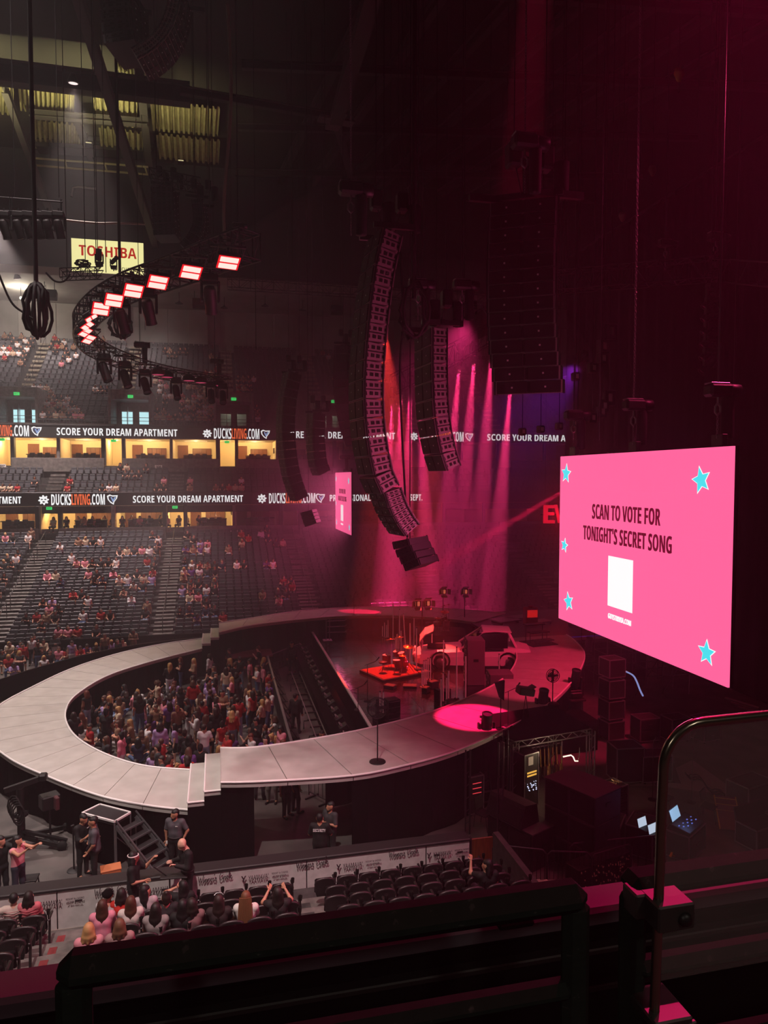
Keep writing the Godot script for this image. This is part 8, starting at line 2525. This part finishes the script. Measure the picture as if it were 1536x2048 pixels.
var used_labels := {}
var stand_figs := []
var sit_figs := []
var floor_figs := []
func fan_at(figs: Array, at: Vector3, turn: float, k: float, place: String, grp: String, verb: String) -> void:
	var f = figs[rng.randi() % figs.size()]
	var h; var t; var l; var hs: String; var ln: String; var tp: String; var lab := ""
	for tries in 40:
		h = HAIRC[[0, 0, 1, 1, 1, 1, 2, 2, 3, 4][rng.randi() % 10]]
		t = TOPC[[0, 0, 0, 0, 1, 1, 2, 2, 3, 4, 5, 6, 7, 8, 9][rng.randi() % 15]]
		l = LEGC[[0, 0, 0, 1, 1, 2, 3, 3, 4, 5][rng.randi() % 10]]
		hs = ["long", "long", "long", "mid", "bun", "short"][rng.randi() % 6]
		ln = "legs2.00" if rng.randf() < 0.6 else "legs0.75"
		tp = ["top0.00", "top0.55", "top0.55", "top2.00"][rng.randi() % 4]
		lab = "%s, %s %s hair, %s %s, %s %s, %s" % [verb, {"long": "long", "mid": "mid-length", "bun": "tied-up", "short": "short"}[hs], h[0], t[0], {"top0.00": "vest", "top0.55": "T-shirt", "top2.00": "jumper"}[tp], l[0], "trousers" if ln == "legs2.00" else "shorts", place]
		if not used_labels.has(lab): break
	used_labels[lab] = true
	var o := thing("person", lab, "person", at, turn, grp)
	o.scale = Vector3.ONE * k
	assemble(f, tp, ln, hs, SKIN[rng.randi() % SKIN.size()], t[1], l[1], h[1], o)

func seat_near(u: float, v: float, tiers: Array) -> Array:
	var best = null
	var bd := 1e9
	for q in far_places:
		if not (q[3] in tiers) or taken_seats.has(q): continue
		var p := cam_basis.inverse() * (V(q[0], q[1] + 0.75, q[2]) - Vector3(0, CH, 0))
		var du := 768.0 + F * p.x / -p.z - u
		var dv := 1024.0 - F * p.y / -p.z - v
		var d := du * du + dv * dv
		if d < bd: bd = d; best = q
	if best: taken_seats[best] = true
	return best

func build_people() -> void:
	var H3 := ["long", "mid", "bun", "short"]
	var T3 := [0.0, 0.55, 2.0]
	var L3 := [0.75, 2.0]
	var C := 0.036
	var c := {"tops": T3, "legs": L3, "hairs": H3}
	for p in [{"al": Vector3(-0.25, -1, 0.05)}, {"ar": Vector3(0.2, -0.9, 0.35), "br": Vector3(-0.25, 0.75, 0.6), "nod": 0.25}, {"al": Vector3(-0.3, -0.9, 0.2), "bl": Vector3(0.9, 0.1, 0.5), "ar": Vector3(0.3, -0.9, 0.2), "br": Vector3(-0.9, 0.0, 0.5), "turn": 0.5}, {"al": Vector3(-0.45, -0.9, -0.1), "bl": Vector3(0.75, -0.4, 0.4), "turn": -0.4, "tl": Vector3(-0.1, -1, 0.1)}]:
		p.merge(c)
		stand_figs.push_back(figure(p, C))
	for p in [{"sit": true, "al": Vector3(-0.15, -0.9, 0.4), "bl": Vector3(0.3, -0.25, 0.9), "ar": Vector3(0.15, -0.9, 0.4), "br": Vector3(-0.3, -0.25, 0.9)}, {"sit": true, "lean": 0.2, "nod": 0.3, "al": Vector3(-0.15, -0.8, 0.6), "bl": Vector3(0.5, 0.35, 0.8), "ar": Vector3(0.15, -0.8, 0.6), "br": Vector3(-0.5, 0.35, 0.8)}, {"sit": true, "lean": -0.1, "turn": 0.6, "al": Vector3(-0.3, -0.9, 0.25), "bl": Vector3(0.6, -0.1, 0.7)}]:
		p.merge(c)
		sit_figs.push_back(figure(p, C))
	for p in [{"floor": true, "lean": 0.12, "al": Vector3(-0.2, -0.85, 0.5), "bl": Vector3(0.4, -0.3, 0.8), "ar": Vector3(0.2, -0.85, 0.5), "br": Vector3(-0.4, -0.3, 0.8)}, {"floor": true, "lean": -0.05, "turn": -0.6, "nod": 0.2, "ar": Vector3(0.2, -0.7, 0.7), "br": Vector3(-0.4, 0.5, 0.7)}]:
		p.merge(c)
		floor_figs.push_back(figure(p, C))
	build_staff()
	build_near_fans()
	build_pit_crowd()
	build_far_fans()

func build_pit_crowd() -> void:
	var placed := []
	var tries := 0
	var inner := curve(ring_in_low, 0.0, 60)
	while placed.size() < 150 and tries < 9000:
		tries += 1
		var x := rng.randf_range(-5.8, 2.25)
		var d := rng.randf_range(23.6, 39.2)
		# inside the ring's inner edge
		var lim := -0.6
		if x < -0.6:
			var dn := 99.0
			var df := -99.0
			for q in inner:
				if absf(q.x - x) < 0.25:
					if -q.z < 31.0: dn = minf(dn, -q.z)
					else: df = maxf(df, -q.z)
			if d < dn + 0.5 or d > df - 0.5: continue
		if d > 36.0 and rng.randf() < 0.6: continue
		var ok := true
		for q in placed:
			if Vector2(x - q.x, d - q.y).length() < 0.50: ok = false; break
		if not ok: continue
		placed.push_back(Vector2(x, d))
		var zone := ("left ring curve" if x < -3.6 else ("mid ring" if x < -0.4 else "barricade side")) + (" near" if d < 27.5 else (" centre" if d < 33.0 else " far"))
		var sitting := rng.randf() < (0.75 if x < -2.5 else 0.3)
		var turn := PI + rng.randf_range(-0.5, 0.5) + (0.0 if rng.randf() < 0.5 else PI * 0.5) if rng.randf() < 0.7 else rng.randf() * TAU
		if sitting: fan_at(floor_figs, V(x, 0, d), turn, rng.randf_range(0.93, 1.04), zone, "standing crowd inside the ring", "sitting fan")
		else: fan_at(stand_figs, V(x, 0, d), turn, rng.randf_range(0.90, 1.03), zone, "standing crowd inside the ring", "standing fan")

func build_far_fans() -> void:
	# on the floor outside the far left curve
	var n := 0
	for q in [[28, 1292], [52, 1290], [78, 1290], [95, 1288], [33, 1316], [46, 1320], [17, 1328], [27, 1342], [77, 1318], [118, 1312], [135, 1311], [144, 1314], [175, 1304], [193, 1302], [210, 1299], [235, 1296], [245, 1294], [267, 1290], [100, 1318], [4, 1318], [40, 1336], [88, 1330], [20, 1302], [64, 1305], [160, 1308], [223, 1297], [110, 1300]]:
		var p := at_h(q[0], q[1], 0.75)
		if -p.z > 45.0: p.z = -45.0 + 0.2 * (n % 3)
		p.y = 0.0
		n += 1
		fan_at(sit_figs if n % 3 else stand_figs, p, 0.3 + rng.randf_range(-0.4, 0.4), 0.97, "behind the far left fence", "people on the floor behind the fence", "fan")
	# lower tier
	var A := [[55, 165], [100, 165], [155, 165], [195, 165], [360, 220], [460, 185], [505, 180], [550, 175], [600, 180], [925, 165], [955, 165], [970, 200], [712, 240], [765, 245], [815, 240], [850, 240], [900, 235], [960, 235], [430, 280], [460, 315], [500, 325], [555, 315], [600, 310], [660, 325], [705, 320], [895, 305], [950, 310], [940, 345], [285, 400], [335, 395], [365, 440], [520, 390], [575, 395], [570, 420], [610, 425], [655, 390], [730, 430], [780, 420], [840, 385], [850, 410], [785, 465], [830, 460], [935, 420], [935, 375], [680, 500], [730, 490], [435, 515], [490, 510], [780, 540], [545, 545], [260, 555], [315, 550], [290, 590], [350, 600], [165, 645], [215, 650], [280, 640], [325, 640], [525, 630], [590, 625], [655, 625], [855, 620], [910, 605], [370, 725], [430, 715], [490, 715], [575, 720], [235, 700],
		[1125, 160], [1170, 165], [1220, 190], [1260, 190], [1125, 240], [1160, 225], [1215, 245], [1265, 230], [1380, 230], [1465, 150], [1470, 185], [1500, 160], [1120, 300], [1160, 335], [1200, 330], [1250, 325], [1295, 325], [1345, 320], [1410, 320], [1440, 325], [1110, 375], [1150, 385], [1200, 380], [1220, 370], [1265, 380], [1110, 420], [1150, 430], [1210, 430], [1270, 440], [1100, 470], [1160, 480], [1220, 490], [1280, 490], [1145, 520], [1205, 520], [1250, 550], [1095, 600], [1150, 610], [1205, 630], [1250, 580], [1280, 600], [1315, 640], [1556, 150], [1586, 125], [1591, 170], [1636, 195], [1681, 190], [1581, 315], [1621, 315], [1681, 415], [1726, 410], [1751, 430], [1686, 450], [1716, 470], [1596, 510], [1646, 510], [1696, 500], [35, 290], [20, 330], [95, 280], [140, 290], [160, 310], [45, 410], [20, 560], [40, 520]]
	var rest := []
	for i in A.size():
		var q = seat_near(A[i][0] / 3.0, 1024.0 + A[i][1] / 3.0, ["lower"])
		if q == null: continue
		var at := V(q[0], q[1], q[2] - 0.02)
		if i % 8 == 7: rest.push_back(at); continue
		fan_at(sit_figs, at + Vector3(0, 0, 0.06), rng.randf_range(-0.25, 0.25), 0.97, "far tier %s row" % nth(int(q[4]) + 1), "spectators seated in the far lower tier", "seated spectator")
	# everyone farther off: one mass, as the first 300 are things already
	var boxes := [[10, 660, 150, 700, 14], [90, 670, 240, 760, 8], [60, 820, 170, 850, 26], [130, 690, 140, 730, 3], [310, 755, 420, 850, 52], [395, 830, 470, 856, 16], [325, 700, 370, 715, 6], [410, 715, 440, 760, 6], [465, 755, 500, 780, 10], [190, 780, 215, 785, 3], [0, 700, 60, 720, 12], [640, 700, 690, 780, 4], [225, 935, 300, 960, 6], [0, 965, 30, 980, 3], [100, 965, 130, 975, 3], [205, 978, 240, 982, 3], [325, 978, 380, 984, 5], [420, 978, 445, 984, 3], [475, 965, 500, 978, 3]]
	for b in boxes:
		for i in b[4]:
			var q = seat_near(rng.randf_range(b[0], b[2]), rng.randf_range(b[1], b[3]), ["upper", "club"])
			if q: rest.push_back(V(q[0], q[1], q[2] - 0.04))
	for i in 16: rest.push_back(V(-13.0 + i * 0.75 + rng.randf_range(-0.2, 0.2), 6.28, 62.7 + (i % 3) * 0.5))
	var src = sit_figs[0]
	var J: Dictionary = src.J
	var m := ArrayMesh.new()
	var bits := [[body_bones(J, 0.0), null], [leg_bones(J, 2.0), mat(Color(0.10, 0.10, 0.13), 0.8)], [hair_bones(J, "long"), mat(Color(0.10, 0.065, 0.05), 0.7)], [top_bones(J, 0.55), null]]
	var tint := StandardMaterial3D.new()
	tint.vertex_color_use_as_albedo = true
	tint.roughness = 0.85
	for i in 4:
		var mb := net(MB.new(), bits[i][0], 0.055, 46.0)
		var arr := []
		arr.resize(Mesh.ARRAY_MAX)
		arr[Mesh.ARRAY_VERTEX] = mb.v; arr[Mesh.ARRAY_NORMAL] = mb.n; arr[Mesh.ARRAY_INDEX] = mb.ix
		m.add_surface_from_arrays(Mesh.PRIMITIVE_TRIANGLES, arr)
		m.surface_set_material(i, mat(SKIN[1], 0.6) if i == 0 else (tint if i == 3 else bits[i][1]))
	var mm := MultiMesh.new()
	mm.transform_format = MultiMesh.TRANSFORM_3D
	mm.use_colors = true
	mm.mesh = m
	mm.instance_count = rest.size()
	for i in rest.size():
		mm.set_instance_transform(i, Transform3D(Basis(Vector3.UP, rng.randf_range(-0.4, 0.4)), rest[i]))
		var t: Color = TOPC[[0, 0, 1, 1, 2, 3, 4, 7, 9][rng.randi() % 9]][1]
		mm.set_instance_color(i, t.srgb_to_linear())
	var o := MultiMeshInstance3D.new()
	o.name = "distant_spectators"
	o.multimesh = mm
	add_child(o)
	o.set_meta("kind", "stuff")
	o.set_meta("label", "distant spectators scattered over the upper and club tiers of seats")
	o.set_meta("category", "people")

# the staff and fans near us, each posed alone
func person(label: String, at: Vector3, turn: float, k: float, p: Dictionary, q: Dictionary) -> Node3D:
	var c := {"tops": [q.sleeve], "legs": [q.get("legs", 2.0)], "hairs": [q.hair]}
	c.merge(p)
	var f := figure(c, 0.021, 2.0)
	var o := thing("person", label, "person", at, turn)
	o.scale = Vector3.ONE * k
	var J: Dictionary = f.J
	part("body", f.body, mat(q.skin, 0.5), o)
	part("top", f["top%.2f" % q.sleeve], mat(q.top, 0.8), o)
	part("trousers", f["legs%.2f" % q.get("legs", 2.0)], mat(q.get("pants", Color(0.055, 0.055, 0.06)), 0.8), o)
	part("shoes", f.shoes, mat(Color(0.05, 0.05, 0.05), 0.5), o)
	if q.get("bald", false) == false: part("hair", f["hair_" + q.hair], mat(q.hairc, 0.6), o)
	# eyes
	var up: Vector3 = J.hu
	var fw := Vector3(0, 0, 1).rotated(Vector3.UP, J.yaw)
	fw = (fw - up * fw.dot(up)).normalized()
	var r := up.cross(fw)
	var e := MB.new()
	for s in [-1.0, 1.0]: e.ball(J.head + up * 0.0 + fw * 0.083 + r * (s * 0.032), Vector3(0.013, 0.009, 0.012), 5, 8)
	part("eyes", e, mat(Color(0.08, 0.06, 0.06), 0.2), o)
	if q.get("beard", false):
		var bm := net(MB.new(), [[J.head - up * 0.085 + fw * 0.03 - r * 0.05, J.head - up * 0.11 + fw * 0.065, 0.03, 0.03], [J.head - up * 0.085 + fw * 0.03 + r * 0.05, J.head - up * 0.11 + fw * 0.065, 0.03, 0.03]], 0.014, 90.0)
		part("beard", bm, mat(Color(0.05, 0.04, 0.04), 0.8), o)
	if q.has("belt"): part("belt", MB.new().tube(_ring(J.pel + Vector3(0, 0.06, 0), 0.185 * J.w, 0.135 * J.w), 0.02, 5, true), M.black, o)
	return o

func _ring(c: Vector3, rx: float, rz: float) -> Array:
	var p := []
	for k in 18: p.push_back(c + Vector3(cos(TAU * k / 18.0) * rx, 0, sin(TAU * k / 18.0) * rz))
	return p

func on_floor(u: float, v: float) -> Vector3: return at_h(u, v, 0.0)

const GREY := Color(0.30, 0.29, 0.31)
const BLACKC := Color(0.05, 0.05, 0.055)
func build_staff() -> void:
	var sk: Color = SKIN[2]
	var hb := Color(0.05, 0.045, 0.045)
	var o := person("bearded guard in a grey polo shirt standing between the stairs and the bald man", on_floor(352, 1742), -0.35, 1.0, {"broad": 1.12, "al": Vector3(-0.28, -1, 0.0), "bl": Vector3(0.1, -1, 0.15), "ar": Vector3(0.5, -0.85, -0.05), "br": Vector3(-0.35, -0.85, 0.45), "turn": -0.7}, {"sleeve": 0.75, "top": GREY, "hair": "short", "hairc": hb, "skin": sk, "beard": true, "belt": true})
	part("chest_logo", MB.new().box(Vector3(0.09, 1.32, 0.135), Vector3(0.07, 0.012, 0.01)), M.white, o)
	part("badge_card", MB.new().box(Vector3(-0.2, 0.86, 0.12), Vector3(0.05, 0.08, 0.008)), M.white, o)
	o = person("bald man in black standing by the boards looking down at his hands", V(-0.80, 0.42, 17.2), -1.2, 1.05, {"broad": 1.02, "nod": 0.45, "lean": 0.05, "al": Vector3(-0.2, -0.9, 0.2), "bl": Vector3(0.45, 0.25, 0.85), "ar": Vector3(0.2, -0.9, 0.2), "br": Vector3(-0.45, 0.25, 0.85), "curl": 0.9}, {"sleeve": 2.0, "top": BLACKC, "hair": "short", "hairc": hb, "skin": SKIN[4], "bald": true, "belt": true})
	o = person("heavy guard in a grey polo with arms folded, seen from the side", on_floor(190, 1764), 4.9, 1.03, {"broad": 1.32, "al": Vector3(-0.3, -0.9, 0.25), "bl": Vector3(0.8, 0.0, 0.6), "ar": Vector3(0.25, -1, 0.1), "br": Vector3(-0.3, -0.8, 0.55)}, {"sleeve": 0.8, "top": GREY, "hair": "short", "hairc": hb, "skin": sk})
	part("sleeve_patch", MB.new().box(Vector3(0.29, 1.22, 0.03), Vector3(0.012, 0.05, 0.05)), mat(srgb(190, 40, 60), 0.7), o)
	part("arm_sleeve", MB.new().tube([Vector3(0.26, 1.16, 0.05), Vector3(0.18, 0.99, 0.16)], 0.052, 8), M.black, o)
	o = person("guard in black holding a bag while talking to the heavy guard", on_floor(166, 1752), 1.0, 1.0, {"broad": 1.08, "nod": 0.3, "al": Vector3(-0.2, -0.9, 0.25), "bl": Vector3(0.2, -0.1, 0.95), "ar": Vector3(0.2, -0.9, 0.25), "br": Vector3(-0.3, -0.15, 0.9), "curl": 1.0}, {"sleeve": 2.0, "top": BLACKC, "hair": "short", "hairc": hb, "skin": sk})
	part("name_tag", MB.new().box(Vector3(0.08, 1.33, 0.13), Vector3(0.07, 0.018, 0.01)), M.white, o)
	var bag := thing("shoulder_bag", "black bag held at waist height by the guard in black", "bag", o.position + o.basis * Vector3(-0.05, 0.86, 0.5), 0.4)
	part("body", MB.new().box(Vector3(0, -0.02, 0), Vector3(0.34, 0.24, 0.16), Basis(Vector3(0, 0, 1), 0.25), 0.05), M.matte, bag)
	part("strap", MB.new().tube([Vector3(-0.14, 0.08, 0), Vector3(-0.08, 0.22, 0), Vector3(0.06, 0.24, 0), Vector3(0.13, 0.12, 0)], 0.014, 5), M.black, bag)
	o = person("crew member with a pale headband pointing, in front of the aluminium stairs", V(-2.02, 0.3, 17.15), -0.3 + PI * 0.55, 1.0, {"broad": 1.1, "turn": 0.5, "al": Vector3(-0.25, -0.9, 0.2), "bl": Vector3(0.4, -0.05, 0.9), "ar": Vector3(0.2, -0.55, 0.7), "br": Vector3(-0.1, 0.75, 0.65), "curl": 0.9}, {"sleeve": 0.85, "top": BLACKC, "hair": "mid", "hairc": Color(0.07, 0.06, 0.06), "skin": SKIN[1]})
	part("headband", MB.new().tube(_ring(Vector3(0, 1.655, 0.0), 0.106, 0.118), 0.017, 6, true), mat(Color(0.85, 0.78, 0.78), 0.7), o)
	o = person("guard seen from behind with SECURITY across his black shirt", on_floor(640, 1752), PI - 0.25, 1.0, {"broad": 1.12, "al": Vector3(-0.3, -0.9, 0.2), "bl": Vector3(0.75, 0.0, 0.6), "ar": Vector3(0.3, -0.9, 0.2), "br": Vector3(-0.75, 0.0, 0.6)}, {"sleeve": 0.85, "top": Color(0.03, 0.03, 0.033), "hair": "short", "hairc": hb, "skin": sk})
	lettering("SECURITY", 0.075, 0.34, mat(Color(0.9, 0.88, 0.88), 0.6), o, Vector3(0, 1.33, -0.138), Basis(Vector3(-1, 0, 0), Vector3(0, 1, 0), Vector3(0, 0, -1)), "Droid Sans", 700, 0.012)
	o = person("bearded guard in dark grey with folded arms beside the guard seen from behind", on_floor(661, 1722), -0.9, 0.98, {"broad": 1.06, "turn": -0.4, "nod": -0.1, "al": Vector3(-0.3, -0.9, 0.25), "bl": Vector3(0.85, 0.1, 0.5), "ar": Vector3(0.3, -0.9, 0.25), "br": Vector3(-0.85, 0.2, 0.5)}, {"sleeve": 0.8, "top": Color(0.20, 0.19, 0.20), "hair": "short", "hairc": hb, "skin": sk, "beard": true})
	o = person("man in black with sunglasses standing in the pit beside the camera track", V(3.55, 0, 24.9), 0.1, 1.0, {"broad": 1.1, "al": Vector3(-0.2, -0.9, 0.25), "bl": Vector3(0.6, 0.4, 0.6), "ar": Vector3(0.2, -0.9, 0.25), "br": Vector3(-0.6, 0.5, 0.6)}, {"sleeve": 2.0, "top": BLACKC, "hair": "short", "hairc": hb, "skin": sk})
	part("sunglasses", MB.new().box(Vector3(0, 1.61, 0.105), Vector3(0.13, 0.035, 0.02), Basis(), 0.01), M.black, o)
	person("guard in black walking in the pit beside the barricade", V(3.1, 0, 29.5), 2.8, 1.0, {"broad": 1.05, "turn": -0.5, "tl": Vector3(-0.05, -1, 0.2), "tr": Vector3(0.05, -1, -0.12)}, {"sleeve": 2.0, "top": BLACKC, "hair": "short", "hairc": hb, "skin": sk})
	person("dim guard in black standing at the far end of the pit", V(3.9, 0, 39.0), 0.2, 1.0, {"broad": 1.08}, {"sleeve": 2.0, "top": BLACKC, "hair": "short", "hairc": hb, "skin": sk})
	for q in [[572, 1632, "passer-by in dark trousers seen only from the waist down under the catwalk", Color(0.10, 0.10, 0.12), 0.6], [545, 1604, "passer-by in pale trousers farther back under the catwalk", Color(0.5, 0.48, 0.46), -0.4], [590, 1625, "second passer-by in dark clothes under the catwalk opening", Color(0.08, 0.08, 0.1), 2.0]]:
		person(q[2], on_floor(q[0], q[1]), q[4], 0.98, {"tl": Vector3(-0.05, -1, 0.15)}, {"sleeve": 0.6, "top": BLACKC, "hair": "mid", "hairc": hb, "skin": sk, "pants": q[3]})

func phone(label: String, at: Vector3, b: Basis, lit := true) -> void:
	var o := thing("phone", label, "phone", at)
	o.basis = b
	part("case", MB.new().box(Vector3(0, 0, 0), Vector3(0.078, 0.155, 0.01), Basis(), 0.004), M.black, o)
	part("screen", MB.new().box(Vector3(0, 0, 0.006), Vector3(0.07, 0.142, 0.003)), glow(srgb(225, 200, 225), 0.85) if lit else mat(Color(0.05, 0.05, 0.06), 0.1), o)

func build_near_fans() -> void:
	var hb := Color(0.06, 0.05, 0.05)
	# standing at the lower left
	var o := person("woman with long dark hair and pink top raising a phone at the left edge", on_floor(38, 1800), 1.0, 0.97, {"turn": 0.4, "al": Vector3(-0.2, -0.1, 0.9), "bl": Vector3(0.35, 0.55, 0.75), "ar": Vector3(0.3, -0.2, 0.9), "br": Vector3(-0.2, 0.55, 0.8), "curl": 1.0, "nod": -0.1}, {"sleeve": 0.0, "top": Color(0.85, 0.55, 0.58), "hair": "long", "hairc": hb, "skin": SKIN[1], "pants": Color(0.16, 0.17, 0.22)})
	phone("phone held up by the woman in the pink top", o.position + o.basis * Vector3(0.03, 1.70, 0.62), o.basis * Basis(Vector3.UP, PI), false)
	person("person with red-lit face and raised arm cut off by the left frame edge", on_floor(4, 1800), 0.9, 0.97, {"turn": 0.3, "ar": Vector3(0.2, -0.1, 0.9), "br": Vector3(0.0, 0.6, 0.8)}, {"sleeve": 0.6, "top": BLACKC, "hair": "mid", "hairc": hb, "skin": SKIN[1], "pants": Color(0.12, 0.12, 0.14)})
	# seated fans in the near stand, backs to us: [x, row, hair, hair colour, top colour, sleeve, pose, label, turn]
	var rel := {"sit": true, "al": Vector3(-0.2, -0.9, 0.35), "bl": Vector3(0.4, -0.2, 0.9), "ar": Vector3(0.2, -0.9, 0.35), "br": Vector3(-0.4, -0.2, 0.9)}
	var hug := {"sit": true, "al": Vector3(-0.2, -0.9, 0.3), "bl": Vector3(0.3, -0.2, 0.9), "ar": Vector3(0.95, -0.1, -0.1), "br": Vector3(0.85, 0.15, 0.3)}
	var up := {"sit": true, "al": Vector3(-0.35, -0.35, 0.85), "bl": Vector3(0.45, 0.6, 0.6), "ar": Vector3(0.45, -0.35, 0.85), "br": Vector3(-0.45, 0.6, 0.6), "curl": 1.0}
	var lift := {"sit": true, "turn": 0.5, "al": Vector3(-0.2, -0.9, 0.3), "ar": Vector3(0.6, 0.0, 0.6), "br": Vector3(-0.9, 0.35, 0.0), "curl": 0.9}
	var look := {"sit": true, "nod": 0.35, "al": Vector3(-0.2, -0.9, 0.35), "bl": Vector3(0.4, 0.1, 0.9), "ar": Vector3(0.2, -0.9, 0.35), "br": Vector3(-0.4, 0.3, 0.9), "curl": 1.0}
	var L := [
		[28, 1836, 0, "short", hb, Color(0.72, 0.66, 0.62), 0.6, hug, "man in a striped pale shirt with one arm round his neighbour, front left seats"],
		[58, 1826, 0, "mid", Color(0.10, 0.06, 0.05), Color(0.75, 0.38, 0.42), 0.6, rel, "brown-haired person leaning on the man in the striped shirt"],
		[216, 1820, 1, "short", hb, Color(0.7, 0.68, 0.68), 0.6, look, "person in a black cap and white shirt looking at a lit phone"],
		[243, 1808, 1, "mid", Color(0.09, 0.06, 0.05), Color(0.72, 0.14, 0.10), 2.0, rel, "dark-haired person in a bright red jacket in the near stand"],
		[205, 1848, 2, "long", Color(0.26, 0.15, 0.10), Color(0.85, 0.52, 0.60), 2.0, rel, "brown-haired woman in a pink top left of the red jacket"],
		[262, 1840, 2, "long", Color(0.30, 0.17, 0.11), Color(0.80, 0.74, 0.72), 0.6, rel, "woman with long auburn hair and white top behind the red jacket"],
		[291, 1800, 1, "long", hb, Color(0.66, 0.60, 0.62), 0.6, {"sit": true, "turn": -0.9, "al": Vector3(-0.2, -0.9, 0.3), "ar": Vector3(0.2, -0.9, 0.3)}, "woman with long black hair turned in profile in the near stand"],
		[312, 1858, 3, "long", Color(0.10, 0.07, 0.06), Color(0.55, 0.50, 0.50), 0.6, rel, "dark-haired person in a grey top just above the rail, left of centre"],
		[333, 1818, 2, "bun", Color(0.14, 0.09, 0.07), Color(0.10, 0.09, 0.10), 0.6, rel, "person with hair tied up in black, beside the cup holder"],
		[366, 1812, 1, "long", hb, BLACKC, 0.6, lift, "woman in black lifting one arm to her head in the near stand"],
		[384, 1850, 3, "mid", Color(0.12, 0.08, 0.06), Color(0.5, 0.35, 0.36), 0.6, rel, "short brown-haired person below the woman lifting her arm"],
		[366, 1850, 3, "long", hb, BLACKC, 2.0, rel, "person with straight black hair low in the near stand at the rail"],
		[438, 1832, 3, "long", Color(0.16, 0.09, 0.08), Color(0.16, 0.10, 0.11), 0.6, rel, "dark red-haired woman with sunglasses on her head, alone by empty seats"],
		[492, 1826, 3, "long", Color(0.42, 0.26, 0.16), Color(0.86, 0.82, 0.80), 0.6, rel, "woman with long light brown braids and a white top"],
		[556, 1818, 3, "long", Color(0.12, 0.08, 0.07), Color(0.12, 0.09, 0.10), 0.5, up, "woman in black photographing the stage with both arms raised"],
		[178, 1888, 4, "mid", Color(0.70, 0.52, 0.34), Color(0.8, 0.5, 0.55), 0.6, rel, "blonde-haired person just above the left end of the rail"],
		[240, 1892, 4, "mid", Color(0.40, 0.26, 0.18), Color(0.6, 0.45, 0.45), 0.6, rel, "top of a light brown head just above the rail"],
		[975, 1758, 3, "mid", hb, BLACKC, 0.6, {"sit": true, "turn": 0.9, "al": Vector3(-0.2, -0.9, 0.3), "ar": Vector3(0.4, -0.2, 0.8), "br": Vector3(-0.2, 0.7, 0.5), "curl": 1.0}, "dark-haired person holding a phone at the right end of the near seats"]]
	for q in L:
		var k: int = q[2]
		var p := at_d(q[0], q[1], near_d(k) - 0.02)
		p.y = near_h(k) - 0.02
		var o2 := person(q[8], p, PI + (0.0 if q[7].has("turn") else rng.randf_range(-0.15, 0.15)), 0.98, q[7], {"sleeve": q[6], "top": q[5], "hair": q[3], "hairc": q[4], "skin": SKIN[1 if k % 2 else 4], "pants": Color(0.10, 0.10, 0.13)})
		if q[8].contains("striped"):
			for i in 5: part("stripe", MB.new().tube(_ring(Vector3(0, 0.68 + i * 0.07, 0), 0.205 + 0.008 * i, 0.145), 0.007, 4, true), mat(srgb(150, 90, 90), 0.8), o2)
		if q[8].contains("black cap"):
			part("cap", MB.new().ball(Vector3(0, 1.235, -0.005), Vector3(0.118, 0.085, 0.125), 7, 12), M.matte, o2)
			part("cap_brim", MB.new().box(Vector3(0, 1.22, 0.15), Vector3(0.16, 0.015, 0.12), Basis(Vector3.RIGHT, 0.2), 0.006), M.matte, o2)
			phone("lit phone in the hands of the person in the black cap", at_d(228, 1832, near_d(1) + 0.28), Basis(Vector3.RIGHT, -0.5))
		if q[8].contains("photographing"): phone("phone raised by the woman photographing the stage", at_d(559, 1790, near_d(3) + 0.5), Basis(Vector3.UP, 0.1))
		if q[8].contains("right end"): phone("phone held by the person at the right end of the near seats", at_d(984, 1752, near_d(3) + 0.3), Basis(Vector3.RIGHT, -0.3))
		if q[8].contains("sunglasses"): part("sunglasses", MB.new().tube([Vector3(-0.09, 1.30, 0.0), Vector3(-0.05, 1.325, 0.04), Vector3(0.05, 1.325, 0.04), Vector3(0.09, 1.30, 0.0)], 0.012, 6), M.alu, o2)
		if q[8].contains("braids"):
			for i in 14: part("braid", MB.new().tube([Vector3(-0.11 + 0.017 * i, 1.24, -0.10 - 0.03 * sin(PI * i / 13.0)), Vector3(-0.13 + 0.02 * i, 1.0, -0.17), Vector3(-0.14 + 0.0215 * i, 0.74, -0.19)], 0.013, 5), mat(Color(0.46, 0.28, 0.17), 0.7), o2)
